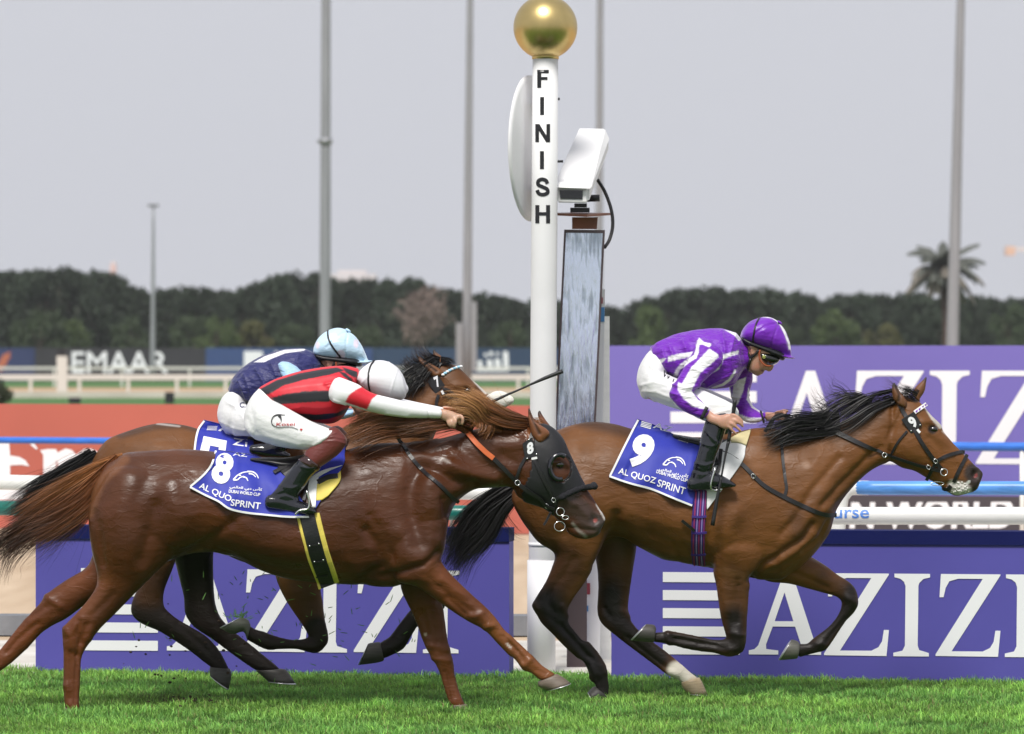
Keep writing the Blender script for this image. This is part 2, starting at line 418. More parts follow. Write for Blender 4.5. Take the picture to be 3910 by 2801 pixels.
# hair: locks of fine tapered strands
def hair(name, locks, parent, seed=1, curl=.01):
    r = np.random.default_rng(seed); V, Fc, Cc = [], [], []
    for lk in locks:
        z, pts, w0, w1, n, Y, dY, rad, c0, c1 = lk[:10]; rad *= .52; n = int(n*2.3); nf = max(2, n//34)
        P0 = np.array([(*z(*p[:2]), (p[2] if len(p) > 2 else 0)) for p in pts], float); g = catmull(P0, 4); m = len(g)
        t = np.linspace(0, 1, m)
        tan = np.gradient(g[:, :2], axis=0); tan /= np.linalg.norm(tan, axis=1)[:, None]+1e-9; nrm = np.stack([-tan[:, 1], tan[:, 0]], 1)
        for si in range(n+nf):
            fly = si >= n
            a = r.uniform(-1, 1)*(1.0 if not fly else 1.4); b = r.uniform(-1, 1); e = r.uniform(.5, 1.0)**.7; ph = r.random()*6.28; k = r.uniform(1, 2.5)
            a2 = a*.8+r.normal()*(.45 if not fly else 1.2)
            wid = (w0+(w1-w0)*t)*.5
            off = (a*(1-t)+a2*t)*wid+(np.sin(t*k*3+ph)*.2+np.sin(t*k*7+ph*2)*.07)*wid*t
            px = g[:, 0]+nrm[:, 0]*off; py = g[:, 1]+nrm[:, 1]*off; yy = Y+g[:, 2]+b*dY*(.5+.5*t)
            if e < 1:
                tt = t*e; px = np.interp(tt, t, px); py = np.interp(tt, t, py); yy = np.interp(tt, t, yy)
            pts3 = np.stack([(px-CX)/FPX*(yy+CAMD), yy, CAMH-(py-HOR)/FPX*(yy+CAMD)], 1)
            rr = rad*(1 if not fly else .6)*r.uniform(.6, 1.3)*(1-.85*t**2); cc = r.uniform(.5, 1.5)
            base = len(V); tg = np.gradient(pts3, axis=0); tg /= np.linalg.norm(tg, axis=1)[:, None]+1e-9
            u = np.cross(tg, (0, 1, 0)); u /= np.linalg.norm(u, axis=1)[:, None]+1e-9
            w_ = np.cross(tg, u)
            tw = r.uniform(0, PI); sd = (u*math.cos(tw)+w_*math.sin(tw))*(.55+.45*abs(math.cos(tw))); colr = [tuple(x) for x in (np.outer(1-t**1.6, c0)+np.outer(t**1.6, c1))*cc]
            for sg in (-1, 1):
                V.extend(map(tuple, pts3+sd*(rr*sg)[:, None])); Cc.extend(colr)
            for i in range(m-1): Fc.append((base+i, base+m+i, base+m+i+1, base+i+1))
    me = mesh_of(name, [(V, Fc)]); setcol(me, np.clip(np.array(Cc), 0, 1)); return link(name, me, MT['hair_attr'], parent)
# ------------------------------------------------------------------ ground
def sheet(name, pts, mt, z):
    me = bpy.data.meshes.new(name); me.from_pydata([(x, y, z) for x, y in pts], [], [tuple(range(len(pts)))]); me.update()
    return kind(link(name, me, mt), 'structure')
def ground_mat(name, c1, c2, sc, rough=.9, bump=(20, .4, .01), stretch=(1, 1, 1)):
    m = mat(name, c1, rough, bump=bump, spec=.2); n = m.node_tree; b = n.nodes['Principled BSDF']
    tc = n.nodes.new('ShaderNodeTexCoord'); mp = n.nodes.new('ShaderNodeMapping'); mp.inputs['Scale'].default_value = stretch
    tx = n.nodes.new('ShaderNodeTexNoise'); tx.inputs['Scale'].default_value = sc; tx.inputs['Detail'].default_value = 8
    rp = n.nodes.new('ShaderNodeValToRGB'); rp.color_ramp.elements[0].position = .35; rp.color_ramp.elements[1].position = .65
    rp.color_ramp.elements[0].color = (*c1, 1); rp.color_ramp.elements[1].color = (*c2, 1)
    n.links.new(tc.outputs['Object'], mp.inputs[0]); n.links.new(mp.outputs[0], tx.inputs['Vector'])
    n.links.new(tx.outputs['Fac'], rp.inputs[0]); n.links.new(rp.outputs[0], b.inputs['Base Color']); return m
G_sand = ground_mat('raked_sand', (.42, .31, .21), (.54, .42, .30), 2.2, stretch=(1, .12, 1), bump=(14, .5, .02))
G_turf = ground_mat('turf_soil', (.045, .105, .016), (.075, .16, .028), 6)
G_far = ground_mat('far_turf', (.055, .13, .035), (.08, .17, .05), .5)
G_dirt = ground_mat('far_dirt', (.42, .28, .17), (.48, .33, .21), .3)
G_conc = ground_mat('pale_concrete', (.52, .49, .44), (.64, .62, .58), 2.5)
sheet('ground', [(-1500, -60), (1500, -60), (1500, 1600), (-1500, 1600)], G_sand, -.03)
sheet('turf_track', [(-40, -40), (40, -40), (40, 1.75), (-40, 2.45)], G_turf, -.004)
sheet('apron', [(-40, 2.46), (40, 1.76), (40, 4.9), (-40, 6.0)], G_conc, -.012)
sheet('infield_verge', [(-300, 150), (300, 150), (300, 188), (-300, 188)], G_far, -.01)
sheet('dirt_track', [(-300, 188), (300, 188), (300, 255), (-300, 255)], G_dirt, -.012)
sheet('far_turf', [(-600, 255), (600, 255), (600, 700), (-600, 700)], G_far, -.008)
kb = kind(link('kerb', mesh_of('kerb', [wallbox((-40, 6.6), (40, 5.6), -.02, .12, .25)], False), ground_mat('grey_kerb', (.16, .17, .19), (.24, .25, .27), 3)), 'structure')
fk = kind(link('far_kerb', mesh_of('far_kerb', [box(-300, 300, 186, 187, -.02, .28)], False), ground_mat('pale_kerb', (.50, .46, .40), (.58, .54, .48), .5)), 'structure')

# ------------------------------------------------------------------ far: trees, palm, crane
def leafcloud(seed, n, shape, size, tall=1.0):
    r = np.random.default_rng(seed); P = []
    lobes = shape(r)
    tot = sum(l[3]*l[4]*l[5] for l in lobes)
    for cx, cy, cz, ax, ay, az in lobes:
        k = int(n*ax*ay*az/tot)+8
        d = r.normal(size=(k, 3)); d /= np.linalg.norm(d, axis=1)[:, None]; rad = r.uniform(.45, 1.05, k)[:, None]
        P.append(np.array((cx, cy, cz))+d*rad*np.array((ax, ay, az)))
    P = np.concatenate(P); k = len(P)
    u = r.normal(size=(k, 3)); u /= np.linalg.norm(u, axis=1)[:, None]; w_ = np.cross(u, r.normal(size=(k, 3))); w_ /= np.linalg.norm(w_, axis=1)[:, None]
    s = size*r.uniform(.5, 1.3, (k, 1)); w_ = w_*s*.5; u = u*s; u[:, 2] *= tall
    V = np.stack([P-u*.5, P+w_, P+u*.5, P-w_], 1).reshape(-1, 3); Fc = [(4*i, 4*i+1, 4*i+2, 4*i+3) for i in range(k)]
    me = mesh_of('crown', [(V, Fc)], False); return me, np.repeat(r.uniform(.72, 1.3, k), 4)
def foliage_mat(name, c):
    m = mat(name, c, .65, attr=None, spec=.25); n = m.node_tree; b = n.nodes['Principled BSDF']
    a = n.nodes.new('ShaderNodeAttribute'); a.attribute_name = 'tone'; oi = n.nodes.new('ShaderNodeObjectInfo')
    mr = n.nodes.new('ShaderNodeMapRange'); mr.inputs[3].default_value = .8; mr.inputs[4].default_value = 1.2
    n.links.new(oi.outputs['Random'], mr.inputs[0])
    mu = n.nodes.new('ShaderNodeVectorMath'); mu.operation = 'SCALE'; mu.inputs[0].default_value = c
    m2 = n.nodes.new('ShaderNodeMath'); m2.operation = 'MULTIPLY'
    n.links.new(a.outputs['Fac'], m2.inputs[0]); n.links.new(mr.outputs[0], m2.inputs[1]); n.links.new(m2.outputs[0], mu.inputs['Scale'])
    n.links.new(mu.outputs[0], b.inputs['Base Color']); return m
def settone(me, t):
    a = me.color_attributes.new('tone', 'FLOAT_COLOR', 'POINT'); c = np.ones((len(me.vertices), 4)); c[:, :3] = t[:, None]; a.data.foreach_set('color', c.ravel())
def tall_shape(r):
    L = []
    for k in range(26):
        h = r.uniform(.08, .97); rr = .26*(1.0 if h < .75 else (1.15-h)/.4)
        a = r.uniform(0, 6.28); q = rr*r.uniform(.3, 1)
        L.append((math.cos(a)*q, math.sin(a)*q, h*.92, .10+.06*r.random(), .10+.06*r.random(), .10+.07*r.random()))
    for k in range(4): L.append((r.uniform(-.09, .09), r.uniform(-.09, .09), .86+.05*r.random(), .13, .13, .10))
    return L
def round_shape(r):
    L = []
    for k in range(18):
        d = r.normal(size=3); d /= np.linalg.norm(d); L.append((d[0]*.36, d[1]*.36, .56+d[2]*.32, .16+.08*r.random(), .16+.08*r.random(), .13+.06*r.random()))
    return L
F_dark = foliage_mat('dark_foliage', (.030, .044, .027)); F_light = foliage_mat('light_foliage', (.062, .090, .030)); F_olive = foliage_mat('olive_foliage', (.085, .085, .030))
F_mid = foliage_mat('mid_foliage', (.042, .062, .029))
BARK = mat('grey_bark', (.12, .09, .07), .85, noise_=(3, .3))
tall = []
for i in range(7):
    me, t = leafcloud(100+i, 4600, tall_shape, .040, 1.5); settone(me, t); tall.append(me)
rnd = []
for i in range(4):
    me, t = leafcloud(200+i, 2600, round_shape, .055); settone(me, t); rnd.append(me)
trunk_me = mesh_of('trunk', [tube([(0, 0, -.02), (.01, 0, .2), (-.01, .01, .5), (.005, 0, .85)], [.022, .018, .013, .005], 7)] +
                   [tube([(0, 0, z), (.1*math.cos(a), .1*math.sin(a), z+.12), (.2*math.cos(a), .2*math.sin(a), z+.3)], [.009, .006, .002], 5) for z, a in ((.25, .4), (.3, 2.4), (.38, 4.3), (.45, 1.2), (.52, 5.4))])
trunk_me.materials.append(BARK)
def tree(meshes, fm, name, label, loc, h, wdt, grp=None, cat='tree'):
    t = thing(name, label, cat, loc, grp)
    k = random.choice(meshes); r = random.random()*6.28
    for nm, me, mt in (('trunk', trunk_me, None), ('crown', k, fm)):
        o = bpy.data.objects.new(nm, me); COL.objects.link(o); o.parent = t
        o.scale = (wdt, wdt, h); o.rotation_euler.z = r
        if mt is not None:
            if not me.materials: me.materials.append(None)
            o.material_slots[0].link = 'OBJECT'; o.material_slots[0].material = mt
    return t
topline = [(-80, 590), (0, 596), (100, 590), (200, 592), (260, 606), (320, 640), (420, 626), (520, 640), (570, 612), (650, 600), (730, 600), (800, 614), (900, 610), (960, 632), (1060, 646), (1160, 652), (1280, 660), (1390, 668), (1450, 656), (1500, 634), (1600, 632), (1720, 636), (1800, 646), (1990, 650), (2060, 640), (2200, 652), (2350, 652)]
tx_, ty_ = zip(*topline)
x = -70.0
HEDGE_L = 'dark green tree in the dense tall belt beyond the far boards'
while x < 2345:
    for row, (dep, dy_) in enumerate(((425, 0), (437, 6))):
        xx = x+random.uniform(-9, 9)+row*22
        py = np.interp(xx, tx_, ty_)+random.uniform(-5, 8)+dy_
        p = W(*D(xx, HOR/DS), dep+random.uniform(-4, 4)); d = p.y+CAMD
        h = CAMH+(HOR-py*DS)/FPX*d
        tree(tall, F_dark, 'tree', HEDGE_L, (p.x, p.y, 0), h*.99, h*.72*random.uniform(.9, 1.15), 'trees of the tall dark belt')
    x += random.uniform(38, 50)
for xx, py, wd, fm, lab in ((90, 700, 130, F_mid, 'broad mid green tree at the left end of the belt, above the blue banner'), (160, 722, 95, F_light, 'low light green tree left of the thin pale mast'),
        (290, 712, 90, F_mid, 'rounded green tree just left of the thin pale mast'), (430, 706, 110, F_mid, 'rounded green tree just right of the thin pale mast'), (480, 714, 100, F_light, 'pale green tree midway between the thin mast and the thick grey mast'), (560, 722, 90, F_olive, 'yellowish olive tree left of the thick grey mast'),
        (655, 724, 90, F_mid, 'green bush tree at the foot of the thick grey mast'), (800, 726, 100, F_mid, 'green tree between the thick grey mast and the bare tree'), (1130, 722, 90, F_mid, 'dim green tree left of the finish post'),
        (1438, 694, 86, F_light, 'bright yellow green tree right of the mirror column'), (1530, 722, 70, F_mid, 'dim green tree behind the purple capped rider'), (1850, 700, 110, F_light, 'bright green tree left of the palm, above the purple banner'),
        (1955, 728, 90, F_olive, 'yellowish low tree beside the bright green one left of the palm'), (2235, 690, 100, F_mid, 'green tree at the far right edge'), (1740, 728, 90, F_mid, 'low dim green tree above the rider with the purple cap')):
    Y = 395+random.uniform(-6, 6); p = W(*D(xx, HOR/DS), Y); d = Y+CAMD; h = CAMH+(HOR-py*DS)/FPX*d
    tree(rnd, fm, 'small_tree', lab, (p.x, Y, 0), h*1.12, wd*DS/FPX*d*1.02, None)
# bare tree
bt = W(*D(930, HOR/DS), 388); bt.z = 0
t = thing('bare_tree', 'leafless pinkish grey tree with a rounded twiggy crown in front of the dark belt', 'tree', bt)
TW = mat('dry_twigs', (.22, .165, .145), .9)
segs, tw = [], []
def branch(p, d, L_, r, lev):
    q = p+d*L_; segs.append(tube([p, (p+q)/2+Vector((random.uniform(-1, 1), random.uniform(-1, 1), 0))*L_*.06, q], [r, r*.85, r*.65], 5))
    if lev == 0: return
    for k in range(3 if lev > 1 else 5):
        nd = (d+Vector((random.uniform(-1, 1), random.uniform(-1, 1), random.uniform(-.3, .6)))*.75).normalized(); branch(q, nd, L_*random.uniform(.55, .8), r*.58, lev-1)
branch(Vector((0, 0, -.1)), Vector((.06, 0, 1)), 3.4, .18, 1)
for k in range(4): branch(Vector((.2, 0, 3.2)), Vector((math.cos(k*1.6)*.8, math.sin(k*1.6)*.8, .9)).normalized(), 1.7, .11, 4)
link('trunk', mesh_of('trunk', segs), TW, t).location = bt
me, tt = leafcloud(55, 2600, lambda r: [(math.cos(a)*.25*q, math.sin(a)*.25*q, .6+b, .2, .2, .15) for a, q, b in [(r.uniform(0, 6.28), r.uniform(.2, 1.2), r.uniform(-.18, .2)) for _ in range(14)]], .035)
settone(me, tt); o = link('crown', me, foliage_mat('dry_twig_mass', (.20, .15, .13)), t); o.location = bt; o.scale = (6.6, 6.6, 10.0)
# palm
PY = 350; pb = W(*D(2094, HOR/DS), PY); pb.z = 0; pc = W(*D(2088, 596), PY)
t = thing('palm_tree', 'tall date palm with drooping dry fronds rising above the tree belt at the right', 'palm tree', pb)
link('trunk', mesh_of('trunk', [tube([pb+Vector((0, 0, -.1)), pb+Vector((.1, 0, 4)), pc], [.34, .3, .34], 10), tube([pc+Vector((0, 0, -.7)), pc+Vector((0, 0, .2))], [.42, .55], 9)]), mat('palm_bark', (.10, .055, .045), .9, noise_=(4, .3)), t)
FG = mat('palm_green', (.075, .082, .068), .6); FD = mat('palm_dry', (.16, .14, .115), .8)
def frond(az, el, L_, droop, mt):
    V, Fc = [], []; n = 26; p = Vector(pc); d0 = el
    hor = Vector((math.cos(az), math.sin(az), 0)); side = Vector((-math.sin(az), math.cos(az), 0)); pts = []
    for i in range(n+1):
        pts.append(p.copy()); e = d0-droop*(i/n)**1.3; p = p+(hor*math.cos(e)+Vector((0, 0, 1))*math.sin(e))*L_/n
    for i in range(1, n):
        t_ = i/n; ll = L_*.30*(math.sin(PI*min(1, t_*.9+.12))**.6); tan = (pts[i+1]-pts[i]).normalized()
        for s in (-1, 1):
            tip = pts[i]+(side*s*.55+tan*.7+Vector((0, 0, -.5)))*ll; o = len(V); wv = tan*.14
            V += [tuple(pts[i]-wv), tuple(pts[i]+wv), tuple(tip)]; Fc.append((o, o+1, o+2))
    tb = tube(pts, [.05*(1-.8*i/n) for i in range(n+1)], 4); me = mesh_of('frond', [(V, Fc), tb], False); link('frond', me, mt, t)
for k in range(30):
    frond(k*2.4+random.uniform(-.2, .2), random.uniform(.15, 1.35), random.uniform(3.2, 4.1), random.uniform(.9, 1.9), FG)
for k in range(24):
    frond(k*2.4+.7, random.uniform(-.6, .45), random.uniform(3.0, 4.3), random.uniform(.9, 1.5), FD)
# crane and far towers
cb = W(*D(2300, 560), 900)
t = thing('tower_crane', 'distant orange and white crane jib at the far right edge of the sky', 'crane', (cb.x, 900, 0))
CRO = mat('hazed_orange', (.62, .42, .32), .8); CRW = mat('hazed_white', (.6, .56, .56), .8)  # paled colours: the haze of distance is mixed into the paint
c = lambda x, y: W(*D(x, y), 900)
link('jib', mesh_of('jib', [box_c([tuple(c(x, y)+Vector((0, dy, 0))) for y in (556, 547) for x, dy in ((2226, 0), (2400, 0), (2400, 2), (2226, 2))])], False), CRW, t)
link('counterweight', mesh_of('counterweight', [box_c([tuple(c(x, y)+Vector((0, dy, 0))) for y in (565, 545) for x, dy in ((2228, -1), (2247, -1), (2247, 3), (2228, 3))])], False), CRO, t)
link('tower', mesh_of('tower', [box(cb.x-.9, cb.x+.9, 900.2, 902, -.03, c(2300, 548).z)], False), CRO, t)
a = c(250, 600)
t = thing('far_tower', 'faint reddish white tower top peeping over the belt at the left', 'tower', (a.x, 900, 0))
link('shaft', mesh_of('shaft', [box(a.x-.55, a.x+.55, 900, 902, -.03, c(250, 584).z)], False), mat('hazed_red', (.62, .47, .45), .9), t)  # red paled in the base colour to imitate haze
link('cap', mesh_of('cap', [box(a.x-.35, a.x+.35, 900.3, 901.6, c(250, 584).z+.002, c(250, 578).z)], False), CRW, t)
a = c(790, 600)
t = thing('far_building', 'faint pale roof of a distant building just right of the thick grey mast', 'building', (a.x, 900, 0))
link('walls', mesh_of('walls', [box(a.x-6, a.x+4, 900, 908, -.03, c(790, 606).z)], False), mat('hazed_wall', (.55, .55, .58), .9), t)  # wall colour lightened to imitate distance haze
link('roof', mesh_of('roof', [box(a.x-4, a.x+2, 901, 907, c(790, 606).z+.002, c(790, 598).z)], False), CRW, t)

# ------------------------------------------------------------------ masts
def mast(label, x, xt, w0, w1, Y, ytop=-500, nm='floodlight_mast', base=None):
    p = W(*D(x, HOR/DS), Y); d = Y+CAMD; p.z = 0
    q = W(*D(xt, 0), Y); dx = (q.x-p.x)/q.z
    zt = CAMH-(ytop*DS-HOR)/FPX*d; r0, r1 = w0*DS/FPX*d/2, w1*DS/FPX*d/2
    t = thing(nm, label, 'mast', p)
    n = 10; link('shaft', mesh_of('shaft', [tube([p+Vector((dx*zt*i/n, 0, zt*i/n)) for i in range(n+1)], [r0+(r1-r0)*i/n for i in range(n+1)], 12)]), MT['mast'], t)
    top = p+Vector((dx*zt, 0, zt))
    return t, p, d, top, dx
LG = mat('lamp_housing', (.2, .2, .22), .5)
for lab, x, xt, w0, w1, Y in (('thick grey floodlight mast with a collar, behind the rider in the light blue cap', 719.5, 722, 26, 17, 180), ('tall slim grey floodlight mast with boxes at its foot, over the horse number seven', 1033, 1041, 22, 10, 205),
        ('slim grey floodlight mast directly behind the white camera housing', 1325, 1329, 18, 13, 260), ('pale grey floodlight mast in front of the palm at the right', 2106, 2128, 30, 12, 150)):
    t, p, d, top, dx = mast(lab, x, xt, w0, w1, Y)
    link('lamp_head', mesh_of('lamp_head', [box(top.x-1.6, top.x+1.6, top.y-.4, top.y+.4, top.z-.02, top.z+1.6)], False), LG, t)
    if x < 800:
        cz = CAMH-(312*DS-HOR)/FPX*d; cxx = p.x+dx*cz
        link('collar', mesh_of('collar', [tube([(cxx, Y, cz-.12), (cxx, Y, cz+.12)], .32, 14), box(cxx-.40, cxx-.28, Y-.05, Y+.05, cz-.08, cz+.06)]), MT['grey_metal'], t)
    elif x < 1100:
        for a0, a1, y0, y1 in ((1010, 1024, 715, 822), (1044, 1056, 668, 822)):
            u, v = W(*D(a0, y1), Y), W(*D(a1, y0), Y)
            link('cabinet', mesh_of('cabinet', [box(u.x, v.x, Y-.45, Y-.25, max(u.z, 0), v.z)], False), MT['grey_metal'], t)
t, p, d, top, dx = mast('thin pale mast with a tiny lamp head standing before the belt at the left', 338, 342, 13, 5, 330, 455, 'slim_mast')
link('lamp_head', mesh_of('lamp_head', [box(top.x-.45, top.x+.45, top.y-.2, top.y+.2, top.z-.1, top.z+.12)], False), LG, t)

# ------------------------------------------------------------------ far banners and running rails
LZ = zm(0, 900, 2268/1300)
FBY = 330
def flat(name, vf, f, mt, parent):       # flat print: f maps 2D -> world
    me = bpy.data.meshes.new(name); me.from_pydata([tuple(f(x, y)) for x, y in vf[0]], [], vf[1]); me.update(); return link(name, me, mt, parent)
def txt_px(name, s, z, x0, y0, x1, y1, Yf, mt, parent, bold=.02, shear=0):
    v, f_, wd = fit2(text2(s, bold)); 
    return flat(name, (v, f_), lambda a, b: W(*z(x0+(x1-x0)*a/wd+shear*b, y0+(y1-y0)*b), Yf(z(x0+(x1-x0)*a/wd, 0)[0])), mt, parent)
fb = [(-120, 78, 'navy blue far banner with an orange mark at the left edge', (.022, .035, .11), 'e'), (78, 455, 'charcoal far banner with large white capital letters', (.028, .027, .034), 'm'),
      (455, 826, 'blue far banner with a white block, behind the two riders on the left', (.03, .065, .19), 'w'), (826, 1180, 'dark teal blue far banner with white Arabic letters', (.018, .045, .10), 'a'), (1180, 1500, 'far navy banner behind the finish post and mirror', (.02, .04, .1), '')]
for a, b, lab, colr, k in fb:
    p, q = W(*D(a, 826), FBY), W(*D(b, 826), FBY); zt = W(*D(a, 770), FBY).z
    t = thing('far_banner', lab, 'banner', ((p.x+q.x)/2, FBY, 0))
    link('panel', mesh_of('panel', [box(p.x+.03, q.x-.03, FBY, FBY+.3, -.01, zt)], False), mat('banner_cloth', colr, .7, noise_=(.3, .1)), t)
    fy = lambda _x: FBY-.02
    if k == 'm': txt_px('lettering', 'EMAAR', LZ, 478, 914, 1120, 770, fy, MT['white_flat'], t, .012)
    if k == 'w':
        flat('white_block', ([(1625, 768), (1750, 768), (1750, 880), (1625, 880)], [(3, 2, 1, 0)]), lambda x, y: W(*LZ(x, y), FBY-.02), MT['white_flat'], t)
        flat('white_mark', ([(1830, 768), (1850, 768), (1850, 800), (1830, 800)], [(3, 2, 1, 0)]), lambda x, y: W(*LZ(x, y), FBY-.02), MT['white_flat'], t)
    if k == 'e':
        flat('mark', poly2([[(-8, 840), (20, 790), (75, 768), (60, 800), (75, 805), (45, 835), (50, 850), (20, 875), (40, 885), (0, 905), (-30, 890)]]), lambda x, y: W(*LZ(x, y), FBY-.02), mat('orange_print', (.45, .13, .07), .6), t)
    if k == 'a':
        qs = [(765, 165, 800, 302), (525, 272, 764, 302), (652, 222, 690, 271), (668, 165, 694, 195), (632, 178, 655, 200), (590, 228, 620, 271), (706, 215, 745, 271), (715, 170, 735, 192)]
        for i, (x0, y0, x1, y1) in enumerate(qs):
            flat('letter_stroke', ([(x0, y1), (x1, y1), (x1-6, y0), (x0-6, y0)], [(0, 1, 2, 3)]), lambda x, y: W(*E(x, y), FBY-.02), MT['white_flat'], t)
RWH = mat('far_white_rail', (.62, .61, .57), .5)
for nm, lab, Y, y0, y1, zth, xs, pw in (('running_rail', 'near white running rail of the far dirt track, with square posts', 215, 829, 841, .1, range(-40, 1400, 108), 7), ('running_rail', 'thin upper white rail farther back, just under the far banners', 262, 812, 818, .08, range(-30, 1400, 150), 5)):
    d = Y+CAMD; p, q = W(*D(-200, y1), Y), W(*D(1700, y0), Y)
    t = thing(nm, lab, 'rail', ((p.x+q.x)/2, Y, 0))
    link('top_rail', mesh_of('top_rail', [box(p.x, q.x, Y-.06, Y+.06, p.z, q.z)], False), RWH, t)
    me = None
    for xx in xs:
        u = W(*D(xx, y1), Y); hw = pw*DS/FPX*d/2
        if me is None: me = mesh_of('post', [box(-hw, hw, -.05, .05, -.02, u.z-.002)], False); me.materials.append(RWH)
        o = link('post', me, None, t); o.location = (u.x, Y, 0)
        o.matrix_parent_inverse = Matrix.Translation(-world_loc(t))
for xx, wd, y0, y1, lab in ((375, 20, 868, 892, 'small dark box lamp on the far kerb below the big white letters'), (592, 10, 862, 890, 'small black box lamp on the far kerb at the back of the rear rider'), (165, 26, 880, 890, 'low dark box on the far kerb at the left')):
    Y = 160; u, v = W(*D(xx-wd/2, y1), Y), W(*D(xx+wd/2, y0), Y); t = thing('kerb_lamp', lab, 'lamp', ((u.x+v.x)/2, Y, 0))
    link('housing', mesh_of('housing', [box(u.x, v.x, Y, Y+.3, u.z, v.z)], False), MT['black_vinyl'], t)
    link('foot', mesh_of('foot', [box(u.x+.02, v.x-.02, Y+.05, Y+.25, -.012, u.z-.002)], False), MT['black_vinyl'], t)
p = W(*D(137, 860), 205); t = thing('distance_marker', 'white square marker post with a dark cap standing before the charcoal banner', 'marker', (p.x, 205, 0))
link('post', mesh_of('post', [box(p.x-.27, p.x+.27, 205, 205.3, -.01, W(*D(137, 788), 205).z)], False), RWH, t)
link('cap', mesh_of('cap', [box(p.x-.22, p.x+.22, 205.02, 205.28, W(*D(137, 788), 205).z+.002, W(*D(137, 772), 205).z)], False), MT['black_vinyl'], t)
p = W(*D(0, 868), 140); me, tt = leafcloud(77, 2200, round_shape, .09); settone(me, tt)
t = thing('shrub', 'clipped dark green shrub cut off by the left edge', 'shrub', (p.x-.1, 140, 0))
o = link('foliage', me, F_mid, t); o.location = (p.x-.1, 140, -.1); o.scale = (1.1, 1.1, 1.25)
o = link('stem', trunk_me, None, t); o.location = (p.x-.1, 140, 0); o.scale = (1, 1, .9)

# ------------------------------------------------------------------ lettering of the two purple boards
LA = [[(287, 1078), (287, 1050), (325, 1042), (352, 1015), (528, 515), (585, 515), (745, 1005), (760, 1035), (785, 1050), (785, 1078), (610, 1078), (610, 1050), (640, 1042), (648, 1015), (606, 885), (452, 885), (405, 1010), (408, 1040), (490, 1050), (490, 1078)], [(465, 848), (594, 848), (533, 650)]]
LZZ = [[(842, 515), (1252, 515), (1252, 522), (915, 1047), (1130, 1047), (1180, 1022), (1205, 980), (1217, 903), (1252, 903), (1235, 1083), (805, 1080), (805, 1068), (1130, 547), (960, 547), (900, 565), (875, 610), (860, 675), (832, 675)]]
LI = [[(1290, 515), (1535, 515), (1535, 540), (1490, 550), (1460, 580), (1455, 600), (1450, 1010), (1460, 1040), (1527, 1060), (1527, 1084), (1282, 1084), (1282, 1060), (1345, 1045), (1362, 1010), (1366, 600), (1355, 570), (1330, 550), (1290, 540)]]
def shifted(L_, dx): return [[(x+dx, y) for x, y in l] for l in L_]
WORD = [LA, LZZ, LI, shifted(LZZ, 768), shifted(LI, 768)]
STR = [[(-305, y), (225, y), (225, y+69), (-305, y+69)] for y in (515, 639, 763, 888, 1012)]
def azizi(T, Yf, parent, off=.004):
    for L_ in WORD: flat('letter', poly2(L_), lambda x, y: T(x, y, Yf, off), MT['white_flat'], parent)
    for s in STR: flat('stripe', poly2([s]), lambda x, y: T(x, y, Yf, off), MT['white_flat'], parent)
Ynear = lineY(80, 2.35, 2268, 1.35)
def linept(xd, Yf): Y = Yf(xd*DS); p = W(xd*DS, HOR, Y); return (p.x, p.y)
for xa, xb, dx, dy, lab in ((1354, 2420, 0, 0, 'long low purple board with large white serif letters under the leading horse'), (79, 1128, -2222, -15, 'low purple board with large white serif letters behind the legs of the two left horses')):
    p, q = linept(xa, Ynear), linept(xb, Ynear)
    t = thing('advertising_board', lab, 'board', ((p[0]+q[0])/2, (p[1]+q[1])/2, 0))
    ztop = .905; zmid = .822
    link('panel', mesh_of('panel', [wallbox(p, q, -.02, zmid-.001, .16)], False), MT['purple_board'], t)
    link('top_edge', mesh_of('top_edge', [wallbox(p, q, zmid, ztop, .2, -.012)], False), MT['navy'], t)
    def T(x, y, Yf, off, dx=dx, dy=dy):
        sx, sy = H(x, y); sx += dx; sy += dy-(sx-2860-dx)*.003
        return W(sx, sy+(sx-2860-dx)*.010, Yf(sx)-off)
    azizi(T, Ynear, t)
# big purple banner at the back on the right
Yback = lineY(0, 25, 2268, 21.8)
p, q = linept(1341, Yback), linept(2420, Yback)
t = thing('banner_board', 'tall purple banner with large white serif letters behind the leading rider', 'banner', ((p[0]+q[0])/2, (p[1]+q[1])/2, 0))
zt = W(*D(1800, 765), Yback(1800*DS)).z
link('panel', mesh_of('panel', [wallbox(p, q, .05, zt, .12)], False), MT['purple_back'], t)
for k in range(6):
    a = (p[0]+(q[0]-p[0])*(k+.5)/6, p[1]+(q[1]-p[1])*(k+.5)/6)
    link('leg', mesh_of('leg', [box(a[0]-.04, a[0]+.04, a[1]+.2, a[1]+.28, -.03, zt-.2)], False), MT['grey_metal'], t)
def TB(x, y, Yf, off):
    sx, sy = H(x, y); sx = (sx-3002)*1.12+3087.7; sy = (sy-2185.6)*1.136+1414.6; return W(sx, sy, Yf(sx)-off)
azizi(TB, Yback, t, .006)
# dark strip board
Ystrip = lineY(0, 23.8, 2268, 20.6)
p, q = linept(1480, Ystrip), linept(2420, Ystrip)
t = thing('strip_board', 'low dark grey board with white capitals seen between the rails at the right', 'board', ((p[0]+q[0])/2, (p[1]+q[1])/2, 0))
link('panel', mesh_of('panel', [wallbox(p, q, -.02, W(*D(2000, 1097), Ystrip(2000*DS)).z, .08)], False), MT['grey_board'], t)
P_ = zm(3100, 1600, 2.8)
txt_px('lettering', 'N WORLD', P_, 400, 1172, 2150, 842, lambda x: Ystrip(x)-.006, MT['white_flat'], t, .03, 25)
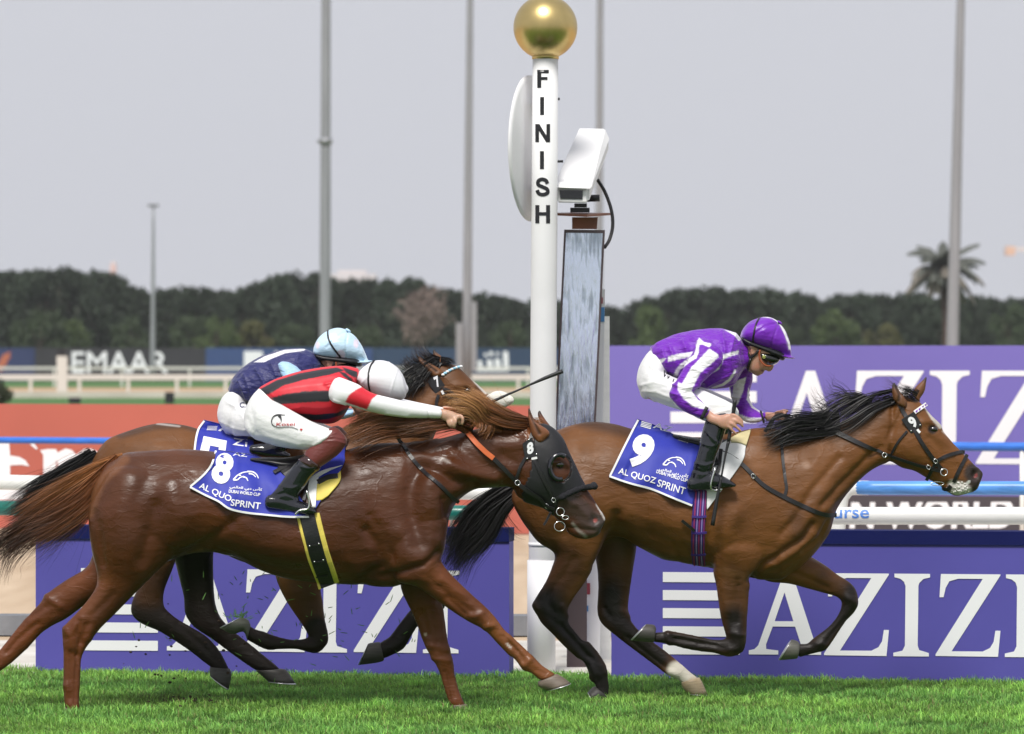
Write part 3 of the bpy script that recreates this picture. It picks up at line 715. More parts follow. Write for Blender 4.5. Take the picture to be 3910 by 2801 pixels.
# red banner on the left
Yred = lineY(0, 25.7, 2268, 22.5)
p, q = linept(-60, Yred), linept(1172, Yred)
t = thing('banner_board', 'long red banner with big white letters behind the two left horses', 'banner', ((p[0]+q[0])/2, (p[1]+q[1])/2, 0))
zt = W(*D(600, 896), Yred(600*DS)).z
link('panel', mesh_of('panel', [wallbox(p, q, -.02, zt, .12)], False), MT['red_board'], t)
N = zm(0, 1500, 2.709)
fN = lambda off: (lambda x, y: W(*N(x, y), Yred(N(x, y)[0])-off))
flat('letter', poly2([[(-260, 500), (95, 520), (105, 645), (200, 660), (262, 695), (305, 758), (220, 742), (105, 748), (105, 985), (270, 1000), (260, 1085), (200, 1105), (-260, 1105)]]), fN(.006), MT['white_flat'], t)
flat('letter', poly2([[(415, 592), (500, 578), (580, 580), (596, 615), (680, 572), (745, 590), (790, 640), (870, 580), (950, 578), (1010, 610), (1040, 700), (1045, 1095), (880, 1095), (878, 730), (850, 690), (790, 690), (770, 740), (770, 1095), (600, 1095), (598, 720), (580, 690), (575, 1095), (450, 1095), (448, 640)]]), fN(.006), MT['white_flat'], t)
flat('letter', poly2([[(310, 530), (350, 520), (392, 575), (370, 582)]]), fN(.006), MT['white_flat'], t)
txt_px('lettering', 'irates', N, 1110, 1095, 5250, 560, lambda x: Yred(x)-.006, MT['white_flat'], t, .05)

# ------------------------------------------------------------------ rails
def rail(label, xa, xb, ya, yb, Yf, wpx, mt, extra=None, nm='guard_rail', posts=(), zpost=None):
    pts = []
    for i in range(13):
        xd = xa+(xb-xa)*i/12; pts.append(W(*D(xd, ya+(yb-ya)*i/12), Yf(xd*DS)))
    r = wpx*DS/FPX*(Yf((xa+xb)/2*DS)+CAMD)/2; c = (pts[0]+pts[-1])/2
    t = thing(nm, label, 'rail', (c.x, c.y, 0))
    o = link('tube', mesh_of('tube', [tube(pts, r, 16)]), mt, t)
    for xd in posts:
        i = (xd-xa)/(xb-xa); p = W(*D(xd, ya+(yb-ya)*i), Yf(xd*DS))
        link('post', mesh_of('post', [tube([(p.x, p.y, -.03), (p.x, p.y, p.z-r*.6)], r*.55, 10)]), mt if extra is None else extra, t)
    return t, o, r
Y1 = lambda px: 45-3.4*(px/DS)/2268-25
rail('slim blue guard rail in front of the red banner', -60, 1165, 974, 983, Y1, 15, MT['blue_rail'], MT['grey_metal'], posts=(345, 1000))
rail('slim blue guard rail in front of the tall purple banner', 1400, 2400, 985, 990, Y1, 20, MT['blue_rail'], MT['white_rail'], posts=(1450, 2264))
Y2 = lambda px: 30-1.4*(px/DS)/2268-25
rail('white guard rail crossing the red banner at the left', -60, 1165, 1066, 1092, Y2, 34, MT['white_rail'], posts=(300, 700))
t, o, r = rail('thick light blue guard rail with a white bent end, behind the leading horse', 1893, 2400, 1080, 1081, Y2, 31, MT['blue_rail_light'], posts=(2330,), extra=MT['white_rail'])
p0 = W(*D(1893, 1080), Y2(1893*DS)); rr = r*1.05
link('bent_end', mesh_of('bent_end', [tube([p0+Vector((.09, 0, 0)), p0, p0+Vector((-.045, 0, -.01)), p0+Vector((-.085, 0, -.06)), p0+Vector((-.10, 0, -.16)), Vector((p0.x-.17, p0.y, -.02))], rr, 14)]), MT['white_rail'], t)
Y3 = lambda px: 29.3-1.4*(px/DS)/2268-25
rail('dark green guard rail low behind the two left horses', -60, 1100, 1124, 1136, Y3, 33, MT['green_rail'], posts=(330, 600))
t, o, r = rail('thick white guard rail with blue lettering in front of the leading horse chest', 1600, 2400, 1142, 1142, Y3, 39, MT['white_rail'], posts=(1700, 2300))
bv = bvh_of(o.data)
v, f_, wd = fit2(text2('urse', .015))
P2 = P_
me = decal((v, f_), P2, (235, 1060), (235+377/wd, 1060), (235, 965), bv, .003, Y3(1880*DS)); link('lettering', me, mat('blue_print', (.08, .22, .62), .5), t)

# ------------------------------------------------------------------ finish post
YP = 2.35
p0 = W(*D(1199, 1486), YP); p1 = W(*D(1208, 129), YP)
r0 = 58*DS/FPX*(YP+CAMD)/2
t = thing('finish_post', 'white finish post with black letters and a gold ball on top', 'post', (p0.x, YP, 0))
base = Vector((p0.x, YP, -.03))
shaft = link('shaft', mesh_of('shaft', [tube([base, base.lerp(p1, .25), base.lerp(p1, .5), base.lerp(p1, .75), p1], [r0*1.04, r0*1.02, r0, r0, r0*.98], 32)]), MT['white_paint'], t)
for yd in (1205, 1345, 1368):
    q = W(*D(1199+(1486-yd)/1357*9, yd), YP); link('band', mesh_of('band', [tube([q+Vector((0, 0, -.012)), q+Vector((0, 0, .012))], r0*1.06, 32)]), MT['white_paint'], t)
q = W(*D(1199, 1240), YP); link('sleeve', mesh_of('sleeve', [tube([base+Vector((0, 0, .0)), Vector((q.x, YP, q.z))], r0*1.08, 32)]), MT['white_paint'], t)
bc = W(*D(1208, 60), YP); br = 71*DS/FPX*(YP+CAMD)
link('ball', mesh_of('ball', [ellipsoid(bc, (br, br, br), 48, 32)]), MT['gold'], t)
link('collar', mesh_of('collar', [tube([p1+Vector((0, 0, -.004)), p1+Vector((0, 0, .02))], r0*1.03, 28)]), MT['gold'], t)
dc = W(*D(1180, 328), YP+.2)
cs, sn = math.cos(math.radians(73)), math.sin(math.radians(73))
dn = Vector((sn, -cs, 0)); du = Vector((cs, sn, 0)); Rz = 162*DS/FPX*(YP+.2+CAMD)
V = []; Fc = []; n = 40
prof = ((0, .0), (.95, 0.0), (1, .008), (1, .02), (.94, .028), (0, .028))
for rr_, tt in prof:
    for k in range(n):
        a = 2*PI*k/n; V.append(tuple(dc+du*math.cos(a)*Rz*rr_+Vector((0, 0, 1))*math.sin(a)*Rz*rr_+dn*(tt-.03)))
for j in range(len(prof)-1):
    for k in range(n): Fc.append((j*n+k, j*n+(k+1) % n, (j+1)*n+(k+1) % n, (j+1)*n+k))
link('disc', mesh_of('disc', [(V, Fc)]), mat('pale_grey_paint', (.76, .76, .78), .5, noise_=(3, .06)), t)
for yy in (225, 420):
    q = W(*D(1205, yy), YP); link('bracket', mesh_of('bracket', [box(q.x-.05, q.x+.03, YP+.06, YP+.22, q.z-.012, q.z+.012)], False), MT['grey_metal'], t)
bv = bvh_of(shaft.data)
Z1 = zm(1850, 0, 975/600)
def fin(ch, x0, x1, y0, y1, s=25):
    if ch == 'I': return poly2([[(x0, y0), (x1, y0), (x1, y1), (x0, y1)]])
    if ch == 'F': return poly2([[(x0, y0), (x1, y0), (x1, y0+s*.8), (x0+s, y0+s*.8), (x0+s, y0+44), (x1-8, y0+44), (x1-8, y0+62), (x0+s, y0+62), (x0+s, y1), (x0, y1)]])
    if ch == 'N': return poly2([[(x0, y0), (x0+s, y0), (x1-s+2, y1-42), (x1-s+2, y0), (x1, y0), (x1, y1), (x1-s, y1), (x0+s-2, y0+42), (x0+s-2, y1), (x0, y1)]])
    if ch == 'H': return poly2([[(x0, y0), (x0+s, y0), (x0+s, y0+44), (x1-s, y0+44), (x1-s, y0), (x1, y0), (x1, y1), (x1-s, y1), (x1-s, y0+65), (x0+s, y0+65), (x0+s, y1), (x0, y1)]])
    return ribbon2([(391, 1138), (380, 1118), (356, 1111), (334, 1122), (334, 1145), (360, 1158), (388, 1172), (391, 1194), (366, 1206), (338, 1200), (326, 1178)], 23)
for ch, x0, x1, y0, y1 in (('F', 327, 399, 432, 543), ('I', 345, 370, 600, 711), ('N', 315, 407, 768, 880), ('I', 344, 369, 936, 1047), ('S', 320, 402, 1100, 1217), ('H', 315, 407, 1271, 1384)):
    link('letter', decal(fin(ch, x0, x1, y0, y1), Z1, (0, 0), (1, 0), (0, 1), bv, .003, YP-.08, 2), MT['black_vinyl'], t)
for xx, yy in ((455, 613), (476, 1000)):
    q = W(*Z1(xx, yy), YP); link('bolt', mesh_of('bolt', [tube([q+Vector((-.03, 0, 0)), q+Vector((.012, 0, 0))], .008, 8)]), MT['black_vinyl'], t)
# mirror column, platform and camera
YM = 2.75
w4 = lambda x, y, Y: W(*D(x, y), Y)
def prism(front, back, zf=D):             # front/back: 4 (x,y,Y) corners ccw from bottom left
    pf = [W(*zf(x, y), Y) for x, y, Y in front]; pk = [W(*zf(x, y), Y) for x, y, Y in back]
    return ([tuple(v) for v in pf+pk], [(0, 1, 2, 3), (7, 6, 5, 4), (0, 4, 5, 1), (1, 5, 6, 2), (2, 6, 7, 3), (3, 7, 4, 0)])
q = w4(1285, 1480, YM)
t = thing('mirror_column', 'tall narrow framed finish line mirror leaning beside the white post', 'mirror', (q.x, YM, 0))
TL, TR, BL, BR = (1249.5, 508), (1340, 509), (1218, 1180), (1308, 1180)
def fr(u, v): return (TL[0]*(1-u)*(1-v)+TR[0]*u*(1-v)+BL[0]*(1-u)*v+BR[0]*u*v, TL[1]*(1-u)*(1-v)+TR[1]*u*(1-v)+BL[1]*(1-u)*v+BR[1]*u*v)
def slab(u0, u1, v0, v1, Ya, Yb): 
    c4 = [fr(u0, v1), fr(u1, v1), fr(u1, v0), fr(u0, v0)]
    return prism([(*c, Ya) for c in c4], [(*c, Yb) for c in c4])
FRM = mat('dark_bronze_frame', (.10, .075, .08), .4, .5)
link('backing', mesh_of('backing', [slab(0, 1, 0, 1, YM+.03, YM+.07)], False), FRM, t)
for a in ((0, .05, 0, 1), (.95, 1, 0, 1), (.0501, .9499, 0, .010), (.0501, .9499, .99, 1)): link('frame_bar', mesh_of('frame_bar', [slab(*a, YM-.012, YM+.0299)], False), FRM, t)
mm = mat('painted_reflection_mirror', (.6, .66, .75), .18, .92); n_ = mm.node_tree; b_ = n_.nodes['Principled BSDF']
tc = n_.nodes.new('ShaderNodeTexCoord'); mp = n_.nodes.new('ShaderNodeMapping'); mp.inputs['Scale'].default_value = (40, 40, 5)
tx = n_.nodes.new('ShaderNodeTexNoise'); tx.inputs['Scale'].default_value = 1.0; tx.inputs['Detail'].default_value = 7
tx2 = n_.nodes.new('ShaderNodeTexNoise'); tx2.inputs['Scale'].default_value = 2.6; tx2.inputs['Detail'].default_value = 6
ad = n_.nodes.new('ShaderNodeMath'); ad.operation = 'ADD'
rp = n_.nodes.new('ShaderNodeValToRGB'); e = rp.color_ramp.elements; e[0].position = .80; e[0].color = (.36, .42, .48, 1); e[1].position = 1.12; e[1].color = (.78, .86, 1.0, 1)  # pale and dark reflection streaks painted into the mirror's base colour
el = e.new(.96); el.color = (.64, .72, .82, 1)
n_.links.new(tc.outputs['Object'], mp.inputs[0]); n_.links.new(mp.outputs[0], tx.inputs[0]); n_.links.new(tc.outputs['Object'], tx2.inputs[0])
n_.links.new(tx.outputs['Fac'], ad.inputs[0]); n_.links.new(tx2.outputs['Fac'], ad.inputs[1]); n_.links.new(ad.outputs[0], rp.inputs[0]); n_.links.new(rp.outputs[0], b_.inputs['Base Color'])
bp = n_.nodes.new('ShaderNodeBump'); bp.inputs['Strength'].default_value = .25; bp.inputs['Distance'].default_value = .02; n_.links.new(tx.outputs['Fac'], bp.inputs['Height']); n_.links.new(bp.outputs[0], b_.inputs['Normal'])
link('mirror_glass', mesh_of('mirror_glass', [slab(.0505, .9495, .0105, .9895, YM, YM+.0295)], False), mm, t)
link('stand', mesh_of('stand', [prism([(1255, 1480, YM+.09), (1300, 1480, YM+.09), (1300, 900, YM+.09), (1262, 900, YM+.09)], [(1255, 1480, YM+.2), (1300, 1480, YM+.2), (1300, 900, YM+.2), (1262, 900, YM+.2)])], False), FRM, t)
link('neck', mesh_of('neck', [prism([(1267, 507, YM-.02), (1322, 507, YM-.02), (1324, 480.5, YM-.02), (1267, 480.5, YM-.02)], [(1267, 507, YM+.06), (1322, 507, YM+.06), (1324, 480.5, YM+.06), (1267, 480.5, YM+.06)])], False), MT['brown_wood'], t)
link('shelf', mesh_of('shelf', [prism([(1212, 476, YM-.25), (1300, 480, YM-.25), (1300, 474.5, YM-.25), (1212, 471, YM-.25)], [(1265, 474, YM+.2), (1353, 476, YM+.2), (1353, 471, YM+.2), (1265, 470, YM+.2)])], False), MT['brown_wood'], t)
# camera
q = w4(1290, 400, YM-.1)
t = thing('camera_housing', 'white weatherproof camera housing tilted on a black bracket above the mirror', 'camera', (q.x, q.y, q.z))
me = mesh_of('housing', [prism([(1230, 451, YM-.33), (1304, 452, YM-.33), (1304, 418, YM-.33), (1227, 416, YM-.33)], [(1300, 330, YM+.28), (1348, 335, YM+.28), (1349, 306, YM+.28), (1288, 288, YM+.28)])], False)
bm = bmesh.new(); bm.from_mesh(me); bmesh.ops.recalc_face_normals(bm, faces=bm.faces); bmesh.ops.bevel(bm, geom=list(bm.edges), offset=.016, segments=3, affect='EDGES'); bm.to_mesh(me); bm.free()
link('housing', me, MT['white_paint'], t)
me = mesh_of('sunshield', [prism([(1225, 416, YM-.37), (1308, 419, YM-.37), (1312, 411, YM-.36), (1228, 407, YM-.36)], [(1283, 290, YM+.3), (1351, 308, YM+.3), (1340, 284, YM+.31), (1282, 283, YM+.31)])], False)
bm = bmesh.new(); bm.from_mesh(me); bmesh.ops.recalc_face_normals(bm, faces=bm.faces); bmesh.ops.bevel(bm, geom=list(bm.edges), offset=.006, segments=2, affect='EDGES'); bm.to_mesh(me); bm.free()
link('sunshield', me, MT['white_paint'], t)
link('window', mesh_of('window', [prism([(1241, 440, YM-.336), (1290, 441, YM-.336), (1291, 421, YM-.336), (1239, 420, YM-.336)], [(1241, 440, YM-.3), (1290, 441, YM-.3), (1291, 421, YM-.3), (1239, 420, YM-.3)])], False), MT['goggle'], t)
for a in ((1272, 1300, 450, 459), (1263, 1306, 459.5, 470)): link('bracket', mesh_of('bracket', [prism([(a[0], a[3], YM-.1), (a[1], a[3], YM-.1), (a[1], a[2], YM-.1), (a[0], a[2], YM-.1)], [(a[0], a[3], YM+.02), (a[1], a[3], YM+.02), (a[1], a[2], YM+.02), (a[0], a[2], YM+.02)])], False), MT['black_vinyl'], t)
link('knob', mesh_of('knob', [tube([w4(1300, 439, YM), w4(1328, 438, YM)], .022, 12)]), MT['black_vinyl'], t)
cab = catmull([tuple(w4(x, y, YM+dy)) for x, y, dy in ((1323, 397, .1), (1340, 425, .12), (1354, 465, .12), (1357, 500, .12), (1350, 530, .1), (1339, 548, .06))], 6)
tag(link('cable', mesh_of('cable', [tube(cab, .011, 8)]), MT['rubber']), 'black cable looping from the camera housing to the mirror frame', 'cable')
# white marker boards beside the mirror
q = w4(1318, 1490, 3.2)
t = thing('marker_board', 'white narrow tapered board with red and blue squares standing behind the mirror', 'marker', (q.x, 3.2, 0))
link('board', mesh_of('board', [prism([(1264, 1492, 3.2), (1328, 1492, 3.2), (1340, 640, 3.2), (1318, 640, 3.2)], [(1264, 1492, 3.28), (1328, 1492, 3.28), (1340, 640, 3.28), (1318, 640, 3.28)])], False), MT['white_paint'], t)
RD, BLU = mat('red_print', (.33, .05, .07), .5), mat('blue_sticker', (.07, .24, .5), .5)
for x0, x1, y0, y1, m_ in ((1327, 1335, 658, 672, RD), (1330, 1339, 680, 712, BLU), (1292, 1307, 1291, 1316, RD), (1289, 1303, 1341, 1354, BLU), (1285, 1299, 1377, 1410, BLU), (1279, 1285, 1455, 1466, RD), (1278, 1292, 1484, 1492, BLU)):
    link('square', mesh_of('square', [prism([(x0, y1, 3.19), (x1, y1, 3.19), (x1, y0, 3.19), (x0, y0, 3.19)], [(x0, y1, 3.199), (x1, y1, 3.199), (x1, y0, 3.199), (x0, y0, 3.199)])], False), m_, t)
q = w4(1335, 1490, 3.6)
t = thing('white_post', 'plain off white post at the end of the right board, behind the marker board', 'post', (q.x, 3.6, 0))
link('shaft', mesh_of('shaft', [prism([(1312, 1489, 3.6), (1353, 1489, 3.6), (1350, 700, 3.6), (1332, 700, 3.6)], [(1312, 1489, 3.75), (1353, 1489, 3.75), (1350, 700, 3.75), (1332, 700, 3.75)])], False), MT['white_rail'], t)
link('cross_bar', mesh_of('cross_bar', [prism([(1228, 1372, 3.62), (1325, 1374, 3.62), (1325, 1345, 3.62), (1228, 1343, 3.62)], [(1228, 1372, 3.7), (1325, 1374, 3.7), (1325, 1345, 3.7), (1228, 1343, 3.7)])], False), MT['white_rail'], t)

# ------------------------------------------------------------------ haze
hb = box(-1560, 1560, -80, 1700, -1.1, 140); o = kind(link('haze', mesh_of('haze', [hb], False)), 'stuff'); o['label'] = 'thin pale dusty haze over the course'
hm = bpy.data.materials.new('haze_air'); hm.use_nodes = True; n = hm.node_tree; n.nodes.clear()
ho = n.nodes.new('ShaderNodeOutputMaterial'); hv = n.nodes.new('ShaderNodeVolumePrincipled'); hv.inputs['Color'].default_value = (.9, .91, .94, 1); hv.inputs['Density'].default_value = .00014
n.links.new(hv.outputs[0], ho.inputs['Volume']); o.data.materials.append(hm)
# ------------------------------------------------------------------ horses
def horse_body(name, parts, grooves, Yc, voxel=.0095, smooth=3, fine=1):
    me = fuse(name, parts, voxel, smooth); v = co(me)
    for it in range(1):
        n = normals(me).copy(); px, py = proj(v)
        for g in grooves:
            z, pts, r, dep = g[:4]; ym = g[4] if len(g) > 4 else None
            d = pdist(px, py, Zp(z, *pts)); k = np.exp(-(d/r)**2)
            if ym is not None: k = k*((v[:, 1]-Yc > ym[0]) & (v[:, 1]-Yc < ym[1]))
            v = v+n*((1.15 if 13 < r < 22 else 1.4 if r <= 13 else 1.9)*dep*k)[:, None]
        setco(me, v)
    smooth_np(me, fine); return me
def hoof(z, rows, Y, dy, parent, c, toe_grow=1.0, shoe=True):
    rr = [(*r, dy) if len(r) == 5 else r for r in rows]
    me = fixn(mesh_of('hoof', [loft(rr, z, Y, 18, 3, cap=0)])); v = co(me)
    t = np.clip((nz(v, 60, 3)+1)/2, 0, 1)[:, None]
    setcol(me, np.array(c[0])*(1-t)+np.array(c[1])*t); h = link('hoof', me, MT['hoof'], parent)
    if shoe:
        a, b = np.array(rr[-2][:4], float), np.array(rr[-1][:4], float); dv = b-a; L_ = max(np.hypot(*dv[:2]), np.hypot(*dv[2:]), 1e-6)
        off = dv/L_*5
        s = [(*(b+off*.1), rr[-1][4]*1.04, dy), (*(b+off*1.4), rr[-1][4]*1.05, dy)]
        h2 = link('horseshoe', fixn(mesh_of('horseshoe', [loft(s, z, Y, 18, 2, cap=0)])), MT['shoe'], h)
        h2.matrix_parent_inverse = h.matrix_parent_inverse.copy(); h2.matrix_parent_inverse = Matrix.Translation(Vector((0, 0, 0)))
    return h
def eye(z, x, y, bvh, r, parent, Yc):
    p, n = cast(bvh, *z(x, y))
    if p is None: return
    for s in (0, 1):
        q = p.copy()
        if s: q.y = 2*Yc-q.y
        q.y += (.008 if not s else -.008)
        link('eye', mesh_of('eye', [ellipsoid(q, (r*1.15, r*.8, r*.8), 16, 10)]), MT['eye'], parent)
def smooth_col(me, c, it=2):
    ne = len(me.edges); e = np.empty(ne*2, dtype=np.int64); me.edges.foreach_get('vertices', e); e = e.reshape(-1, 2); nv = len(me.vertices)
    deg = np.bincount(e.ravel(), minlength=nv).astype(float); deg[deg == 0] = 1
    for _ in range(it):
        s = np.stack([np.bincount(e[:, 0], c[e[:, 1], k], nv)+np.bincount(e[:, 1], c[e[:, 0], k], nv) for k in range(3)], 1); c = .5*c+.5*s/deg[:, None]
    return c
def coat_mat(name, rough=.5):
    m = mat(name, attr='col', rough=rough, noise_=(4, .24), spec=.3); n = m.node_tree; b = n.nodes['Principled BSDF']
    tc = n.nodes.new('ShaderNodeTexCoord'); mp = n.nodes.new('ShaderNodeMapping'); mp.inputs['Scale'].default_value = (.6, 1, 1.5); mp.inputs['Rotation'].default_value = (0, .5, 0)
    n.links.new(tc.outputs['Object'], mp.inputs[0]); prev = None
    for sc, st, ds in ((9, .55, .02), (34, .30, .005), (260, .22, .0015)):
        tx = n.nodes.new('ShaderNodeTexNoise'); tx.inputs['Scale'].default_value = sc; tx.inputs['Detail'].default_value = 5; n.links.new(mp.outputs[0], tx.inputs['Vector'])
        bp = n.nodes.new('ShaderNodeBump'); bp.inputs['Strength'].default_value = st; bp.inputs['Distance'].default_value = ds; n.links.new(tx.outputs['Fac'], bp.inputs['Height'])
        if prev is not None: n.links.new(prev.outputs[0], bp.inputs['Normal'])
        prev = bp
    ns = n.nodes.new('ShaderNodeTexNoise'); ns.inputs['Scale'].default_value = 5; n.links.new(tc.outputs['Object'], ns.inputs['Vector'])
    av = n.nodes.new('ShaderNodeVectorMath'); av.operation = 'MULTIPLY_ADD'; av.inputs[1].default_value = (.35, .35, .35); n.links.new(ns.outputs['Color'], av.inputs[0]); n.links.new(mp.outputs[0], av.inputs[2])
    vo = n.nodes.new('ShaderNodeTexVoronoi'); vo.feature = 'DISTANCE_TO_EDGE'; vo.inputs['Scale'].default_value = 6; n.links.new(av.outputs[0], vo.inputs['Vector'])
    vr = n.nodes.new('ShaderNodeMapRange'); vr.interpolation_type = 'SMOOTHSTEP'; vr.inputs[1].default_value = .0; vr.inputs[2].default_value = .05; vr.inputs[3].default_value = 1; vr.inputs[4].default_value = 0; n.links.new(vo.outputs['Distance'], vr.inputs[0])
    bp = n.nodes.new('ShaderNodeBump'); bp.inputs['Strength'].default_value = .2; bp.inputs['Distance'].default_value = .004; n.links.new(vr.outputs[0], bp.inputs['Height']); n.links.new(prev.outputs[0], bp.inputs['Normal']); prev = bp
    n.links.new(prev.outputs[0], b.inputs['Normal'])
    tx = n.nodes.new('ShaderNodeTexNoise'); tx.inputs['Scale'].default_value = 6; tx.inputs['Detail'].default_value = 8; n.links.new(tc.outputs['Object'], tx.inputs['Vector'])
    mr = n.nodes.new('ShaderNodeMapRange'); mr.inputs[1].default_value = .35; mr.inputs[2].default_value = .65; mr.inputs[3].default_value = rough-.12; mr.inputs[4].default_value = rough+.16
    n.links.new(tx.outputs['Fac'], mr.inputs[0]); n.links.new(mr.outputs[0], b.inputs['Roughness']); return m
def ear(rows, z, Y, parent, base, tip, inner=None):
    me = fuse('ear', [loft(rows, z, Y, 14, 4)], .0045, 2); v = co(me); px, py = proj(v); c = np.tile(np.array(base), (len(v), 1))
    n = normals(me)
    if inner:
        d = pdist(px, py, Zp(z, *inner)); k = np.exp(-(d/7)**2)*(n[:, 1] < .2); v = v-n*(k*.008)[:, None]; setco(me, v); c = c*(1-.75*k[:, None])
    q = z(*tip); paint(c, px, py, [q], 30, BLK, .9, .95); setcol(me, c); return link('ear', me, MEAR, parent)
MEAR = mat('ear_coat', attr='col', rough=.55, noise_=(20, .12))
Y9, Y8, Y7 = .15, -.66, .30
NEAR = (-9, .02); FAR = (-.02, 9)
BLK = (.006, .005, .005)
# ---- horse nine
BAY = (.138, .052, .013)
def body_parts_9(Yc, dx=0, dy_=0, neck=True):
    S = zm(-dx, -dy_, 1); Sx = lambda x, y: (x+dx, y+dy_)
    tors = [(1972, 1795, 1985, 1930, .09, 0), (2030, 1695, 2055, 2040, .18), (2130, 1640, 2150, 2090, .25), (2240, 1610, 2265, 2090, .275), (2340, 1616, 2365, 2050, .275), (2430, 1640, 2440, 2080, .275), (2560, 1660, 2560, 2138, .295),
            (2690, 1668, 2690, 2166, .285), (2800, 1650, 2785, 2188, .265), (2890, 1632, 2880, 2212, .245), (2970, 1636, 2985, 2214, .225)]
    P = [loft(tors, Sx, Yc, 28, 4, egg=.14, cap=.35)]
    if neck:
        nk = [(2880, 1640, 2985, 2215, .22, 0), (2960, 1640, 3085, 2140, .22), (3030, 1646, 3165, 2040, .20), (3090, 1642, 3195, 1945, .165), (3180, 1622, 3255, 1857, .125), (3260, 1583, 3310, 1803, .105), (3330, 1551, 3352, 1777, .095), (3395, 1520, 3385, 1762, .088)]
        P.append(loft(nk, Sx, Yc, 24, 4, egg=.25, cap=.3))
    return P
parts9 = body_parts_9(Y9)
parts9 += [
    loft([(935, 335, 830, 868, .078, 0), (1085, 378, 900, 885, .092), (1175, 470, 965, 935, .098), (1255, 572, 1060, 965, .09), (1335, 678, 1130, 1008, .076), (1412, 765, 1200, 1052, .064), (1482, 830, 1270, 1092, .056), (1550, 902, 1330, 1140, .054), (1608, 968, 1390, 1175, .056), (1630, 1012, 1450, 1172, .05), (1602, 1085, 1535, 1148, .034)], B, Y9, 22, 4, cap=.3),
    # near hind
    loft([(190, 330, 560, 330, .10, -.12), (70, 490, 595, 500, .125, -.14), (110, 620, 588, 600, .125, -.145), (200, 720, 555, 700, .105, -.14), (282, 790, 510, 805, .085), (270, 860, 465, 890, .068), (235, 940, 428, 950, .055), (192, 1008, 378, 1020, .049), (172, 1058, 345, 1088, .044), (205, 1125, 348, 1140, .038)], A, Y9, 20, 3),
    loft([(180, 1040, 345, 1085, .042, -.14), (205, 1128, 355, 1142, .038), (268, 1195, 392, 1190, .031), (330, 1260, 445, 1256, .028), (396, 1318, 498, 1322, .028)], A, Y9, 16, 3),
    loft([(640, 1075, 810, 1040, .028, -.14), (740, 1195, 890, 1130, .030), (795, 1290, 955, 1240, .036), (815, 1355, 975, 1330, .034), (850, 1400, 988, 1420, .031), (870, 1445, 985, 1500, .034), (880, 1470, 975, 1535, .036)], I, Y9, 16, 3),
    # far hind
    loft([(460, 540, 705, 620, .11, .13), (470, 690, 698, 690, .10), (482, 800, 688, 790, .085), (496, 900, 670, 900, .068), (497, 1000, 655, 1010, .052), (492, 1080, 650, 1085, .045), (512, 1142, 668, 1135, .04), (575, 1198, 715, 1188, .033), (640, 1250, 762, 1225, .028), (720, 1310, 830, 1275, .028), (790, 1362, 888, 1322, .028), (838, 1398, 930, 1360, .034), (885, 1418, 962, 1388, .031), (918, 1442, 1000, 1418, .036)], A, Y9, 18, 3),
    # near fore
    loft([(1060, 560, 1400, 620, .09, -.12), (1048, 760, 1345, 800, .11, -.135), (1062, 862, 1278, 900, .088, -.14), (1083, 950, 1253, 960, .07), (1094, 1030, 1246, 1040, .057), (1106, 1110, 1241, 1110, .047), (1122, 1170, 1238, 1180, .042), (1136, 1215, 1232, 1250, .042), (1150, 1245, 1215, 1285, .036)], A, Y9, 18, 3),
    loft([(1150, 1220, 1225, 1280, .041, -.14), (1128, 1220, 1185, 1305, .041), (1105, 1224, 1135, 1309, .038), (1065, 1222, 1078, 1292, .031), (1000, 1206, 1004, 1284, .027), (925, 1191, 928, 1270, .027), (862, 1181, 862, 1250, .033), (822, 1186, 820, 1242, .033), (785, 1186, 778, 1238, .034)], A, Y9, 16, 3),
    # far fore
    loft([(560, 300, 300, 520, .09, .12), (700, 392, 420, 578, .085, .13), (820, 466, 560, 592, .07), (900, 528, 690, 626, .056), (975, 573, 800, 656, .046), (1025, 628, 890, 682, .043), (1043, 700, 925, 715, .043), (1040, 750, 930, 755, .04)], H, Y9, 18, 3),
    loft([(1042, 690, 925, 705, .041, .13), (1030, 768, 918, 765, .036), (960, 850, 884, 830, .029), (900, 938, 830, 890, .027), (852, 1010, 762, 942, .033), (815, 1053, 722, 972, .034), (760, 1067, 690, 1002, .031), (700, 1082, 650, 1003, .032), (640, 1100, 622, 1003, .034)], H, Y9, 16, 3)]
